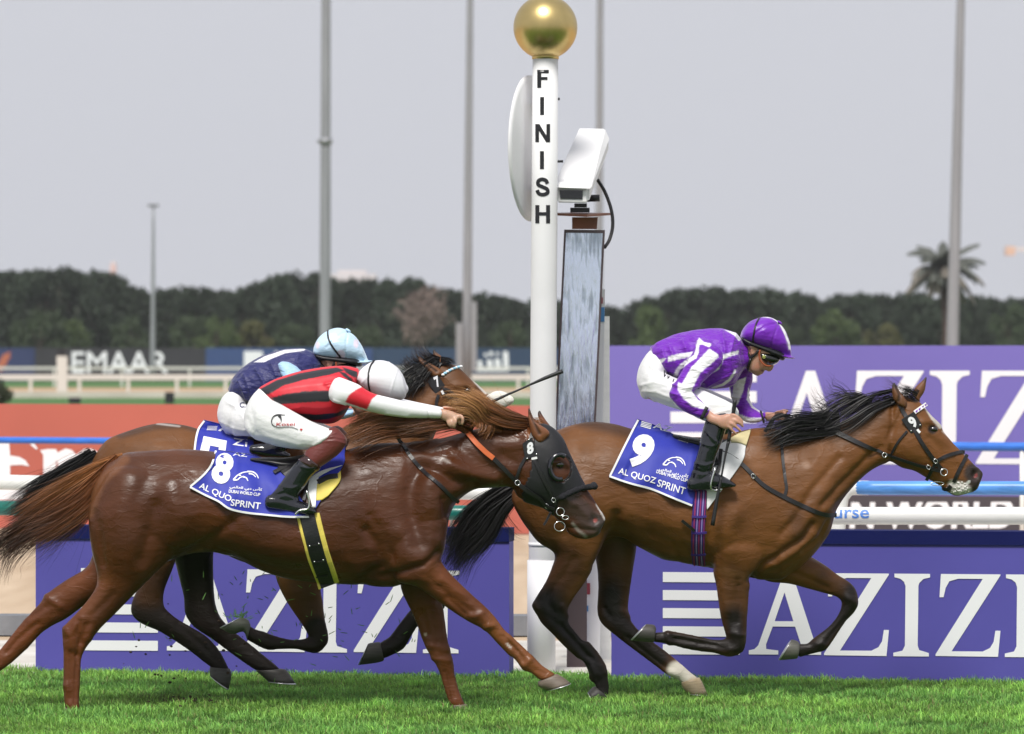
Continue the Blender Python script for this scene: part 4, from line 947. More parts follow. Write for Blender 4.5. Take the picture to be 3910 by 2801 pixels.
GR9 = [ # (zoom, line, radius in photo px, height m, y range)
    (A, [(590, 600), (575, 680), (540, 780), (500, 860)], 20, -.016, NEAR), (A, [(640, 620), (720, 740), (820, 810)], 40, .008, NEAR),
    (A, [(1060, 860), (1040, 760), (1060, 640), (1110, 560)], 16, -.010, NEAR), (A, [(1150, 780), (1140, 680), (1180, 600)], 34, .012, NEAR),
    (A, [(1255, 930), (1310, 860), (1400, 800), (1520, 720), (1560, 650)], 11, -.014, NEAR), (A, [(1290, 880), (1400, 840), (1500, 770), (1570, 700)], 14, .008, NEAR),
    (A, [(1410, 700), (1480, 620), (1560, 480), (1700, 320)], 14, -.010, NEAR), (A, [(1480, 700), (1560, 600), (1650, 460)], 18, .008, NEAR), (A, [(1520, 780), (1600, 720), (1640, 640)], 12, -.010, NEAR),
    (B, [(300, 1250), (430, 1110), (560, 980), (690, 850), (790, 780)], 13, -.009, NEAR), (B, [(330, 1290), (480, 1130), (640, 980), (800, 860)], 14, .008, NEAR), (B, [(840, 640), (760, 760), (690, 850)], 20, -.005, NEAR),
    (B, [(860, 800), (840, 720), (900, 600), (960, 480)], 12, -.009, NEAR), (B, [(1000, 800), (930, 820)], 60, .010, NEAR), (B, [(1190, 690), (1260, 760), (1300, 830)], 12, -.006, NEAR), (B, [(1290, 700), (1390, 800), (1450, 900)], 12, .005, NEAR),
    (B, [(1140, 560), (1210, 560), (1280, 600)], 12, .008, NEAR), (B, [(1215, 630)], 17, -.010, NEAR), (B, [(1180, 660), (1260, 665)], 8, .004, NEAR), (B, [(1570, 1010), (1560, 985)], 13, -.020, NEAR), (B, [(1530, 990), (1550, 950), (1600, 955), (1630, 1000)], 7, .006, NEAR),
    (B, [(1320, 1080), (1420, 1060), (1520, 1080)], 8, -.006, NEAR), (B, [(920, 360), (930, 300), (910, 260)], 12, -.008, (-.14, 0)),
    (A, [(200, 420), (260, 560), (240, 700)], 60, .012, NEAR), (A, [(420, 480), (480, 560), (510, 620)], 50, .010, NEAR), (A, [(330, 400), (350, 560), (330, 700)], 26, -.009, NEAR),
    (A, [(250, 1000), (330, 900), (380, 820)], 12, -.006, NEAR), (A, [(260, 1110), (360, 1210), (470, 1320)], 9, -.006, NEAR), (A, [(1190, 930), (1180, 1040), (1175, 1140)], 12, -.006, NEAR), (A, [(1120, 950), (1135, 1080)], 14, .006, NEAR), (A, [(860, 1215), (1000, 1245), (1120, 1262)], 8, -.005, NEAR), (A, [(1195, 1200), (1200, 1240)], 16, .006, NEAR),
    (A, [(760, 700), (880, 780), (1000, 800)], 30, -.006, NEAR), (A, [(600, 560), (700, 600), (900, 640)], 50, .006, NEAR), (A, [(860, 740), (900, 830)], 9, -.004, NEAR), (A, [(920, 740), (960, 830)], 9, -.004, NEAR),
    (H, [(560, 500), (700, 560), (830, 620)], 10, -.006, FAR),
    (A, [(185, 1055), (200, 1070)], 11, .008, NEAR), (A, [(262, 985), (250, 1040), (280, 1090)], 11, -.010, NEAR), (A, [(320, 1060), (345, 1110)], 11, .007, NEAR), (I, [(560, 890), (680, 1030), (790, 1180)], 8, -.009, NEAR), (I, [(840, 1280), (860, 1330)], 12, .008, NEAR), (I, [(930, 1260), (950, 1320)], 11, .006, NEAR), (I, [(820, 1360), (850, 1385)], 8, .007, NEAR), (I, [(890, 1380), (920, 1460)], 10, -.006, NEAR),
    (A, [(1160, 1190), (1215, 1200)], 10, .007, NEAR), (A, [(1150, 1275), (1200, 1265)], 10, .006, NEAR), (A, [(1080, 1248), (960, 1232), (880, 1218)], 7, -.008, NEAR), (A, [(845, 1195), (855, 1240)], 12, .008, NEAR), (A, [(1200, 960), (1205, 1060), (1195, 1140)], 9, -.008, NEAR),
    (A, [(530, 1070), (560, 1110)], 11, -.007, FAR), (A, [(620, 1080), (650, 1110)], 11, .006, FAR), (A, [(640, 1210), (740, 1290), (830, 1360)], 8, -.007, FAR), (A, [(860, 1385), (890, 1400)], 11, .007, FAR), (H, [(960, 680), (1010, 720)], 11, .007, FAR), (H, [(950, 830), (860, 940), (820, 1000)], 8, -.007, FAR), (H, [(760, 1010), (790, 1000)], 12, .007, FAR)]
def build_horse(label, Yc, parts, grooves, base, paints, smooth=3):
    me = horse_body('body', parts, grooves, Yc, smooth=smooth)
    v = co(me); px, py = proj(v); c = np.tile(np.array(base), (len(v), 1)); c *= (1+nz(v, 6, 5, .16))[:, None]
    near, far = (v[:, 1] < Yc-.02).astype(float), (v[:, 1] > Yc+.02).astype(float)
    for p in paints:
        z, pts, r, colr, soft, op = p[:6]; mk = {None: None, 'n': near, 'f': far}[p[6] if len(p) > 6 else None]
        paint(c, px, py, Zp(z, *pts), r, colr, soft, op, mk)
    setcol(me, np.clip(c, 0, 1))
    gx = float(v[:, 0].mean())
    return me, gx
DK = (.055, .022, .009)
PT9 = [(A, [(330, 60), (430, 120), (560, 150), (700, 190)], 60, (.045, .02, .01), .7, .8), (A, [(60, 500), (150, 700), (300, 800)], 60, (.10, .038, .014), .8, .6, 'n'),
    (A, [(330, 850), (250, 980), (235, 1080)], 120, DK, .6, .8, 'n'), (A, [(240, 1030), (300, 1130), (440, 1290), (510, 1420), (520, 1500)], 105, BLK, .85, .98, 'n'),
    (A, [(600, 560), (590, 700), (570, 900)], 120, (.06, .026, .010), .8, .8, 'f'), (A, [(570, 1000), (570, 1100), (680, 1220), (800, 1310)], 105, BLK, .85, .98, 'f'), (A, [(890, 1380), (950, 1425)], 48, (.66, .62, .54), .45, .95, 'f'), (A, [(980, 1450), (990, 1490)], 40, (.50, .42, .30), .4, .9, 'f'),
    (A, [(1170, 900), (1170, 1050)], 70, (.075, .032, .013), .7, .7, 'n'), (A, [(1175, 1120), (1190, 1250), (1000, 1245), (780, 1212)], 85, BLK, .85, .97, 'n'),
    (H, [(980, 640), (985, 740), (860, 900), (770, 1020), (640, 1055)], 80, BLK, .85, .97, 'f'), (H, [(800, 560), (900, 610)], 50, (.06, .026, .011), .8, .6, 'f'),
    (A, [(1480, 620), (1500, 700)], 50, (.07, .03, .013), .8, .55, 'n'), (A, [(760, 800), (1000, 850), (1250, 915)], 22, (.12, .055, .02), .8, .6),
    (B, [(1560, 985), (1600, 1060), (1560, 1130)], 50, (.022, .017, .016), .45, .95), (B, [(1480, 1120), (1400, 1130)], 42, (.09, .06, .045), .7, .8), (B, [(1568, 1008)], 11, (.25, .05, .05), .5, .9, 'n'),
    (B, [(1380, 1080), (1460, 1100), (1500, 1130), (1400, 1150)], 24, (.62, .60, .56), .6, .85, 'n'), (B, [(1500, 1070), (1515, 1060)], 7, (.7, .7, .68), .4, .9, 'n'),
    (B, [(1165, 440), (1220, 530), (1280, 600)], 12, (.60, .56, .5), .5, .85), (B, [(1300, 640), (1400, 730), (1500, 850)], 6, (.5, .42, .36), .6, .6), (B, [(1215, 625)], 24, BLK, .5, .95, 'n'), (B, [(900, 300), (910, 260), (895, 240)], 17, BLK, .5, .9), (B, [(925, 360), (945, 400)], 15, (.04, .018, .008), .6, .8), (B, [(1165, 195), (1150, 220)], 9, BLK, .5, .9),
    (B, [(170, 920)], 24, (.30, .19, .13), .9, .5, 'n'), (B, [(1020, 320), (1075, 370)], 22, BLK, .5, .95)]
M9 = coat_mat('bay_coat')
me9, gx = build_horse('', Y9, parts9, GR9, BAY, PT9)
h9 = thing('racehorse', 'bright bay racehorse galloping in the lead with black mane and number nine cloth', 'horse', (gx, Y9, 0))
link('body', me9, M9, h9); bv9 = bvh_of(me9)
HC_dark = ((.035, .032, .030), (.075, .068, .062)); HC_pale = ((.30, .22, .13), (.42, .34, .22))
hoof(A, [(787, 1168, 776, 1236, .04), (777, 1151, 766, 1237, .046), (742, 1147, 700, 1232, .053), (736, 1149, 668, 1227, .055)], Y9, -.14, h9, HC_dark)
hoof(H, [(640, 1006, 622, 1104, .04), (624, 987, 608, 1109, .046), (586, 975, 535, 1116, .053), (576, 981, 498, 1117, .055)], Y9, .13, h9, ((.06, .06, .05), (.12, .115, .10)))
hoof(I, [(864, 1438, 982, 1532, .04), (837, 1452, 955, 1560, .048), (800, 1492, 848, 1572, .055)], Y9, -.14, h9, HC_dark)
hoof(A, [(911, 1434, 1002, 1412, .041), (917, 1460, 1018, 1440, .049), (942, 1492, 1042, 1496, .057)], Y9, .13, h9, HC_pale)
eye(B, 1222, 625, bv9, .024, h9, Y9)
ear([(905, 395, 1000, 440, .03, -.06), (888, 370, 1005, 400, .032), (878, 300, 985, 365, .030), (882, 255, 945, 305, .020), (894, 238, 912, 254, .008)], B, Y9, h9, (.13, .05, .016), (895, 245), [(930, 390), (945, 340), (915, 270)])
ear([(1050, 345, 1115, 395, .026, .06), (1050, 320, 1112, 372, .026), (1080, 268, 1150, 312, .024), (1130, 222, 1162, 240, .015), (1158, 190, 1169, 199, .006)], B, Y9, h9, (.15, .058, .02), (1164, 195))
HB = (.008, .007, .008)
hair('mane', [(B, [(900, 350, 0), (700, 420, -.05), (480, 560, -.08), (250, 620, -.09)], 60, 120, 100, Y9-.02, .05, .0028, HB, HB),
    (B, [(700, 440, 0), (560, 400, -.02), (430, 460, -.03), (330, 560, -.05), (240, 620, -.07)], 60, 130, 110, Y9-.03, .05, .0028, HB, HB),
    (B, [(560, 500, 0), (450, 360, 0), (360, 340, 0), (270, 300, .02)], 60, 130, 40, Y9, .05, .0022, HB, (.02, .014, .012)),
    (B, [(400, 560, 0), (300, 500, 0), (200, 430, 0), (120, 360, .02)], 90, 120, 46, Y9, .05, .0022, HB, (.02, .014, .012)),
    (B, [(450, 570, 0), (250, 590, -.05), (50, 610, -.08), (-120, 690, -.1), (-220, 700, -.1)], 90, 130, 120, Y9-.05, .05, .003, HB, HB),
    (B, [(300, 600, 0), (100, 640, -.06), (-50, 690, -.08), (-180, 760, -.1)], 100, 60, 60, Y9-.06, .05, .003, HB, HB),
    (C, [(1420, 740, 0), (1250, 770, -.04), (1100, 780, -.07), (960, 800, -.08)], 90, 60, 90, Y9-.05, .06, .003, HB, HB),
    (B, [(1020, 320, -.01), (940, 300, -.02), (860, 260, -.01), (790, 220, 0)], 50, 50, 18, Y9, .04, .002, HB, (.06, .025, .015)),
    (B, [(1080, 360, -.02), (1000, 320, -.03), (950, 305, -.03)], 60, 40, 60, Y9, .05, .0025, HB, HB)], h9, 3)
T9 = [(D, [(1160, 1065, 0), (1120, 1085, 0), (1060, 1130, 0), (1020, 1190, 0), (1000, 1260, 0)], 40, 110, 420, Y9, .05, .0035, HB, HB), (D, [(1160, 1075, 0), (1110, 1120, 0), (1070, 1180, .0), (1020, 1230, 0), (985, 1290, 0)], 60, 110, 380, Y9, .05, .0035, HB, HB),
      (D, [(1150, 1080, 0), (1110, 1130, 0), (1140, 1180, 0), (1170, 1190, 0)], 40, 60, 26, Y9, .04, .002, HB, HB), (D, [(1110, 1090, 0), (1020, 1190, 0), (985, 1205, 0), (975, 1195, 0)], 60, 60, 26, Y9, .04, .002, HB, HB)]
hair('tail', T9, h9, 4)

# ---- horse seven (behind)
dx7, dy7 = -1640, 5
parts7 = body_parts_9(Y7, dx7, dy7, False)
Sx = lambda x, y: (x+dx7, y+dy7); GA = lambda x, y: Sx(*A(x, y))
parts7 += [loft([(1290, 1640, 1385, 2195, .22, 0), (1400, 1585, 1530, 2040, .20), (1480, 1525, 1620, 1830, .16), (1555, 1470, 1650, 1690, .12), (1625, 1420, 1680, 1620, .10), (1675, 1400, 1690, 1600, .09)], SRC, Y7, 22, 4, egg=.25),
    loft([(330, 235, 235, 560, .08, 0), (440, 262, 320, 620, .095), (520, 335, 430, 640, .098), (600, 405, 520, 670, .088), (680, 480, 600, 700, .074), (760, 555, 680, 740, .062), (820, 620, 750, 780, .056), (850, 680, 800, 800, .045)], E, Y7, 20, 4),
    # hind legs
    loft([(190, 330, 560, 330, .10, -.12), (70, 490, 595, 500, .12, -.14), (130, 620, 588, 600, .12)], GA, Y7, 20, 3),
    loft([(600, 700, 900, 700, .11, -.13), (700, 850, 870, 840, .085, -.13), (690, 950, 818, 975, .06), (655, 1030, 815, 1055, .047), (650, 1095, 850, 1095, .043), (700, 1145, 890, 1125, .038), (785, 1182, 960, 1165, .03), (880, 1240, 1030, 1208, .028), (955, 1292, 1082, 1265, .03), (1010, 1335, 1112, 1315, .034), (1045, 1360, 1140, 1375, .034)], F, Y7, 18, 3),
    loft([(780, 650, 1070, 680, .11, .13), (860, 820, 1060, 810, .09, .13), (890, 930, 1062, 940, .065), (910, 1010, 1070, 1040, .05), (918, 1100, 1098, 1115, .045), (965, 1165, 1160, 1180, .036), (1050, 1222, 1240, 1242, .029), (1130, 1282, 1310, 1300, .029), (1200, 1332, 1360, 1340, .034), (1265, 1375, 1395, 1372, .034)], F, Y7, 18, 3),
    # fore legs
    loft([(880, 250, 1240, 330, .11, -.12), (930, 450, 1172, 470, .085, -.14), (982, 560, 1182, 560, .066), (1042, 650, 1192, 650, .05), (1085, 715, 1205, 710, .043), (1105, 755, 1214, 765, .042), (1120, 790, 1200, 800, .038)], G, Y7, 18, 3),
    loft([(1125, 755, 1208, 790, .04, -.14), (1105, 758, 1165, 835, .041), (1085, 760, 1115, 840, .038), (1020, 768, 1040, 820, .029), (930, 748, 940, 822, .029), (855, 720, 880, 825, .034), (815, 710, 825, 800, .034), (785, 690, 770, 770, .034)], G, Y7, 16, 3),
    loft([(1500, 350, 1760, 330, .10, .12), (1640, 480, 1820, 440, .07, .13), (1740, 560, 1850, 530, .048), (1740, 600, 1840, 600, .042)], G, Y7, 18, 3),
    loft([(1738, 560, 1840, 600, .04, .13), (1690, 570, 1760, 660, .033), (1640, 620, 1700, 690, .029), (1585, 690, 1650, 770, .032), (1540, 750, 1615, 822, .035), (1500, 775, 1540, 860, .033), (1480, 790, 1510, 872, .035)], G, Y7, 16, 3)]
GR7 = [(F, [(560, 250), (700, 260), (850, 300)], 40, .006, NEAR), (E, [(520, 425)], 13, -.01, NEAR), (E, [(430, 400), (500, 395), (560, 410)], 10, .007, NEAR), (F, [(880, 1150), (1000, 1250), (1080, 1330)], 9, -.005, NEAR), (E, [(560, 420), (640, 520)], 14, .006, NEAR), (E, [(200, 520), (280, 420), (330, 380)], 18, -.007, NEAR)]
BAY7 = (.13, .05, .014)
PT7 = [(F, [(600, 200), (760, 160), (900, 150), (1000, 170)], 30, (.055, .025, .012), .7, .8), (F, [(750, 1020), (730, 1100), (900, 1210), (1080, 1340)], 150, BLK, .4, .95, 'n'), (F, [(980, 800), (990, 1000), (1000, 1110), (1200, 1260), (1330, 1370)], 140, BLK, .4, .96, 'f'), (F, [(760, 860), (740, 960)], 110, DK, .6, .8, 'n'),
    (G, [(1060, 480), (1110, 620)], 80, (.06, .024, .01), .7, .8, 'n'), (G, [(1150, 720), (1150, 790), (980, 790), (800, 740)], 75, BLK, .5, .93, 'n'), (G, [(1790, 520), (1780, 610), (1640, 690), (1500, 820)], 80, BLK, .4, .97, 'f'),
    (E, [(510, 435)], 14, BLK, .5, .95, 'n'), (E, [(530, 330), (580, 385), (640, 450)], 8, (.62, .58, .52), .5, .9), (E, [(165, 185), (190, 215)], 10, BLK, .5, .85), (E, [(283, 152), (300, 185)], 9, BLK, .5, .85), (F, [(780, 152), (830, 158), (890, 165)], 6, (.45, .42, .4), .8, .6)]
me7, gx = build_horse('', Y7, parts7, GR7, BAY7, PT7)
h7 = thing('racehorse', 'bay racehorse half hidden behind the dark chestnut one, number seven on its bridle', 'horse', (gx, Y7, 0))
link('body', me7, M9, h7); bv7 = bvh_of(me7)
hoof(F, [(1042, 1358, 1140, 1368, .04), (1040, 1375, 1150, 1400, .047), (1042, 1402, 1135, 1468, .056)], Y7, -.13, h7, HC_dark)
hoof(F, [(1268, 1378, 1398, 1368, .04), (1290, 1395, 1425, 1378, .047), (1330, 1432, 1466, 1440, .057)], Y7, .13, h7, HC_dark)
hoof(G, [(790, 690, 772, 775, .04), (776, 660, 750, 725, .048), (740, 645, 690, 738, .054), (728, 650, 628, 706, .055)], Y7, -.14, h7, ((.07, .075, .06), (.14, .15, .12)))
hoof(G, [(1495, 785, 1512, 876, .04), (1480, 780, 1502, 885, .047), (1440, 785, 1460, 895, .053), (1425, 790, 1378, 905, .055)], Y7, .13, h7, HC_dark)
eye(E, 514, 436, bv7, .022, h7, Y7)
ear([(262, 335, 345, 318, .03, -.065), (240, 312, 345, 300, .032), (188, 245, 272, 250, .03), (163, 195, 207, 215, .016), (158, 180, 172, 190, .006)], E, Y7, h7, (.17, .065, .022), (163, 184), [(300, 300), (240, 250), (180, 205)])
ear([(310, 265, 378, 265, .026, .065), (303, 248, 374, 248, .026), (280, 195, 332, 195, .022), (276, 165, 301, 170, .012), (280, 148, 289, 154, .006)], E, Y7, h7, (.15, .058, .02), (283, 152))
hair('mane', [(E, [(320, 240, -.02), (240, 220, -.03), (190, 180, -.02), (150, 100, 0)], 40, 60, 70, Y7, .05, .0025, HB, (.03, .015, .012)), (E, [(300, 225, -.02), (230, 280, -.05), (160, 340, -.07), (110, 380, -.08)], 40, 120, 110, Y7-.02, .05, .003, HB, HB),
    (E, [(230, 300, -.02), (130, 260, -.02), (100, 230, 0), (80, 190, 0)], 60, 60, 60, Y7, .05, .0025, HB, (.03, .015, .012)), (E, [(150, 330, -.02), (60, 300, -.02), (10, 270, 0)], 90, 90, 60, Y7, .05, .0022, HB, HB), (E, [(180, 330, -.06), (110, 380, -.08), (70, 450, -.08), (50, 520, -.08)], 90, 70, 90, Y7-.03, .05, .003, HB, HB), (E, [(330, 235, -.03), (390, 235, -.05), (430, 258, -.06)], 40, 20, 60, Y7, .03, .0022, HB, HB)], h7, 6)
hair('tail', [(F, [(490, 310, 0), (430, 350, 0), (340, 410, 0), (230, 470, 0), (140, 540, 0), (60, 620, 0)], 50, 110, 480, Y7, .05, .0035, HB, HB), (F, [(480, 320, 0), (430, 360, 0), (330, 430, 0), (220, 540, 0), (100, 640, 0), (40, 680, 0)], 90, 120, 380, Y7, .05, .0035, HB, HB), (F, [(420, 400, 0), (350, 560, 0), (280, 660, 0), (180, 780, 0), (110, 860, 0)], 120, 160, 60, Y7, .05, .0022, HB, HB),
    (F, [(400, 500, 0), (330, 640, 0), (340, 720, 0), (370, 770, 0)], 160, 60, 16, Y7, .05, .0022, HB, HB)], h7, 7)

# ---- horse eight (nearest)
LIV = (.072, .0225, .0075)
parts8 = [loft([(430, 1752, 345, 1915, .10, 0), (480, 1728, 370, 2060, .19), (545, 1722, 430, 2150, .25), (625, 1716, 540, 2165, .275), (710, 1714, 680, 2130, .28), (810, 1722, 790, 2105, .28), (900, 1738, 895, 2132, .285), (1010, 1755, 1005, 2185, .295), (1120, 1755, 1120, 2215, .295), (1250, 1738, 1265, 2228, .285), (1360, 1705, 1385, 2235, .26), (1460, 1690, 1490, 2240, .24), (1540, 1688, 1590, 2200, .22)], SRC, Y8, 28, 4, egg=.12, cap=.3),
    loft([(1470, 1690, 1600, 2210, .22, 0), (1555, 1690, 1680, 2090, .21), (1620, 1684, 1718, 1955, .185), (1700, 1668, 1775, 1890, .15), (1790, 1643, 1830, 1868, .12), (1890, 1624, 1885, 1861, .105), (1985, 1614, 1950, 1858, .095), (2030, 1610, 1975, 1870, .09)], SRC, Y8, 24, 4, egg=.22, cap=.3),
    loft([(930, 662, 842, 1095, .082, 0), (1035, 664, 862, 1150, .098), (1105, 695, 935, 1195, .104), (1168, 762, 995, 1222, .104), (1212, 860, 1055, 1250, .094), (1258, 955, 1100, 1288, .082), (1308, 1060, 1135, 1328, .07), (1365, 1150, 1178, 1368, .06), (1408, 1218, 1212, 1422, .057), (1450, 1285, 1272, 1452, .057), (1468, 1328, 1340, 1460, .05), (1438, 1382, 1400, 1440, .034)], E, Y8, 22, 4, cap=.3),
    loft([(540, 400, 820, 420, .10, -.12), (447, 560, 870, 570, .125, -.14), (442, 680, 890, 700, .13, -.145), (456, 790, 862, 800, .118, -.14), (478, 880, 775, 890, .098), (478, 955, 700, 965, .078), (432, 1030, 628, 1040, .062), (366, 1105, 558, 1112, .052), (310, 1168, 492, 1178, .047), (310, 1230, 450, 1236, .040)], F, Y8, 20, 3),
    loft([(312, 1180, 480, 1185, .044, -.14), (310, 1235, 447, 1240, .040), (312, 1292, 410, 1302, .033), (312, 1370, 402, 1380, .03), (312, 1450, 398, 1460, .033), (316, 1520, 395, 1530, .036), (325, 1565, 398, 1578, .036)], F, Y8, 16, 3),
    loft([(480, 700, 730, 860, .10, .12), (440, 850, 570, 965, .08, .13), (330, 925, 452, 1032, .062), (237, 990, 332, 1120, .05), (190, 1050, 272, 1150, .044), (130, 1110, 205, 1195, .038), (60, 1195, 142, 1265, .033), (2, 1268, 62, 1338, .031), (-60, 1330, 15, 1372, .034), (-110, 1370, -60, 1425, .034), (-130, 1395, -85, 1450, .034)], F, Y8, 18, 3),
    loft([(1540, 150, 1848, 130, .10, -.12), (1500, 320, 1825, 280, .105, -.135), (1580, 440, 1805, 335, .09, -.14), (1690, 482, 1858, 396, .073), (1790, 552, 1932, 470, .057), (1892, 624, 2008, 540, .047), (1972, 674, 2072, 598, .043), (2052, 716, 2120, 652, .039), (2122, 787, 2166, 716, .032), (2190, 860, 2228, 787, .03)], G, Y8, 18, 3),
    loft([(20, 1050, 100, 962, .030, -.14), (98, 1148, 190, 1050, .028), (163, 1218, 258, 1115, .030), (208, 1275, 318, 1172, .035), (245, 1302, 350, 1203, .033), (300, 1326, 402, 1256, .031), (372, 1386, 512, 1326, .037)], I, Y8, 16, 3),
    loft([(1590, 380, 1835, 400, .09, .10), (1604, 500, 1822, 530, .074, .12), (1645, 590, 1836, 610, .058), (1686, 680, 1848, 700, .047), (1716, 765, 1858, 770, .043), (1746, 830, 1872, 830, .042), (1786, 895, 1889, 890, .038), (1812, 950, 1894, 945, .032), (1832, 1020, 1911, 1015, .03), (1850, 1080, 1932, 1075, .034), (1868, 1128, 1953, 1122, .036)], G, Y8, 18, 3)]
GR8 = [(F, [(470, 600), (500, 700), (515, 850)], 16, -.008, NEAR), (F, [(640, 470), (600, 620), (620, 800)], 70, .014, NEAR), (F, [(770, 560), (740, 700), (700, 830)], 26, -.010, NEAR), (F, [(850, 480), (880, 620), (860, 740)], 50, .012, NEAR), (F, [(880, 840), (960, 780), (1060, 720), (1150, 640)], 18, -.012, NEAR), (F, [(940, 800), (1040, 770)], 14, .006, NEAR),
    (G, [(760, 230), (900, 260), (1050, 270)], 60, .008, NEAR), (G, [(700, 330), (900, 380), (1100, 400)], 26, -.007, NEAR), (G, [(1400, 440), (1500, 380), (1480, 260), (1420, 180)], 22, -.014, NEAR), (G, [(1620, 200), (1660, 300), (1740, 330)], 55, .016, NEAR), (G, [(1560, 460), (1700, 430), (1800, 460)], 16, .008, NEAR), (G, [(1500, 430), (1600, 400), (1720, 360), (1790, 290)], 12, -.013, NEAR), (G, [(1760, 440), (1880, 540), (1990, 620)], 10, -.007, NEAR), (G, [(1830, 440), (1950, 530)], 12, .006, NEAR), (G, [(1560, 320), (1500, 200), (1440, 100)], 20, -.010, NEAR), (G, [(1330, 330), (1380, 400)], 30, .006, NEAR),
    (E, [(180, 980), (120, 1130), (130, 1300), (180, 1480)], 34, -.014, NEAR), (E, [(250, 1100), (280, 1280), (270, 1450)], 50, .016, NEAR), (E, [(330, 1180), (350, 1300)], 14, -.010, NEAR), (E, [(560, 1080), (420, 1060), (320, 1000), (200, 940)], 22, -.012, NEAR), (E, [(700, 1040), (540, 1010), (400, 950)], 24, .012, NEAR), (E, [(760, 880), (860, 940), (880, 1040)], 18, -.008, NEAR), (E, [(420, 800), (560, 900), (700, 980)], 18, -.007, NEAR), (E, [(100, 820), (260, 860), (380, 830)], 10, -.008, NEAR), (E, [(80, 780), (200, 800), (300, 780)], 9, .006, NEAR), (E, [(880, 1020), (930, 1120)], 50, .010, NEAR), (E, [(620, 780), (760, 800), (880, 800)], 30, .008, NEAR),
    (E, [(1390, 1330), (1380, 1300)], 14, -.02, NEAR), (E, [(1355, 1310), (1380, 1285), (1430, 1290)], 8, .006, NEAR), (E, [(1150, 960)], 14, -.010, NEAR), (E, [(1090, 935), (1150, 925), (1200, 950)], 9, .008, NEAR), (E, [(1180, 1180), (1280, 1230), (1340, 1290)], 12, .006, NEAR), (E, [(1210, 1380), (1300, 1390), (1390, 1400)], 8, -.006, NEAR), (E, [(965, 720), (950, 660), (937, 600)], 9, -.008, (-.16, 0)),
    (F, [(400, 1120), (350, 1200), (350, 1260)], 12, .006, NEAR), (F, [(430, 1150), (400, 1230), (380, 1300)], 10, -.008, NEAR), (F, [(350, 1290), (350, 1400), (350, 1520)], 7, -.007, NEAR), (F, [(560, 1000), (460, 1100)], 12, -.006, NEAR), (G, [(1760, 600), (1790, 720), (1800, 820)], 9, -.006, FAR), (G, [(1865, 960), (1890, 1080)], 7, -.006, FAR), (I, [(60, 1000), (180, 1130)], 8, -.006, NEAR), (G, [(2040, 650), (2080, 690)], 12, .005, NEAR), (F, [(150, 1110), (230, 1060)], 10, -.006, FAR),
    (F, [(325, 1170), (335, 1190)], 11, .008, NEAR), (F, [(395, 1130), (385, 1190), (400, 1240)], 10, -.010, NEAR), (F, [(450, 1170), (440, 1220)], 11, .007, NEAR), (F, [(385, 1300), (375, 1400), (370, 1540)], 8, -.008, NEAR), (F, [(330, 1450), (340, 1475)], 12, .007, NEAR),
    (G, [(2000, 640), (2050, 620)], 11, .008, NEAR), (G, [(2060, 700), (2110, 690)], 10, .007, NEAR), (I, [(110, 1060), (200, 1160), (240, 1220)], 7, -.008, NEAR), (I, [(235, 1250), (290, 1200)], 11, .008, NEAR), (I, [(230, 1300), (250, 1320)], 8, .006, NEAR), (I, [(330, 1290), (430, 1330)], 9, -.005, NEAR), (G, [(1850, 540), (1950, 630)], 9, -.008, NEAR), (G, [(1760, 800), (1850, 820)], 12, .008, FAR), (G, [(1770, 870), (1860, 880)], 10, .006, FAR), (G, [(1720, 620), (1750, 740)], 10, -.008, FAR), (G, [(1840, 940), (1870, 1090)], 7, -.008, FAR), (F, [(230, 1010), (300, 1060)], 12, .007, FAR), (F, [(190, 1140), (90, 1220), (30, 1290)], 8, -.007, FAR)]
RED8 = (.125, .038, .0125)
PT8 = [(F, [(360, 1150), (355, 1300), (355, 1560)], 100, RED8, .9, .9, 'n'), (F, [(430, 900), (280, 1020), (200, 1130), (60, 1270), (-40, 1360)], 95, RED8, .9, .85, 'f'), (F, [(500, 950), (430, 1060)], 60, (.14, .048, .018), .8, .7, 'n'), (F, [(620, 330), (500, 440), (440, 600)], 30, (.19, .075, .028), .8, .6),
    (G, [(1800, 430), (1900, 540), (2050, 650), (2200, 820)], 100, (.13, .041, .0135), .9, .85, 'n'), (I, [(0, 900), (150, 1110), (290, 1270), (430, 1350)], 90, (.17, .06, .019), .85, .9, 'n'), (G, [(1740, 620), (1800, 820), (1880, 1040), (1910, 1130)], 105, (.13, .041, .0135), .9, .9, 'f'),
    (E, [(1180, 1180), (1300, 1260), (1400, 1380)], 62, (.055, .036, .030), .6, .85), (E, [(1400, 1330), (1430, 1370)], 34, (.05, .04, .037), .6, .8), (E, [(1395, 1330)], 10, (.30, .06, .05), .5, .9, 'n'), (E, [(1240, 1350), (1280, 1400), (1330, 1440)], 10, (.36, .33, .30), .9, .65, 'n'), (E, [(1410, 1220), (1440, 1270), (1465, 1320)], 9, (.55, .52, .49), .6, .85),
    (E, [(340, 900), (380, 925)], 11, (.40, .36, .33), .9, .6, 'n'), (E, [(1145, 960)], 30, (.06, .024, .012), .7, .7, 'n'), (G, [(800, 420), (1100, 450), (1280, 460)], 20, (.11, .045, .022), .8, .6), (F, [(1000, 780), (930, 800)], 12, (.22, .10, .07), .8, .6, 'n'), (G, [(1735, 740)], 7, (.6, .5, .4), .6, .8, 'f'), (I, [(85, 1065), (115, 1095)], 7, (.55, .5, .45), .6, .8, 'n'), (E, [(960, 740), (1040, 740), (940, 600)], 34, (.20, .07, .025), .7, .8)]
M8 = coat_mat('liver_chestnut_coat', .36)
me8, gx = build_horse('', Y8, parts8, GR8, LIV, PT8)
h8 = thing('racehorse', 'dark chestnut racehorse nearest the camera in a black hood with a ginger tail, number eight', 'horse', (gx, Y8, 0))
link('body', me8, M8, h8); bv8 = bvh_of(me8)
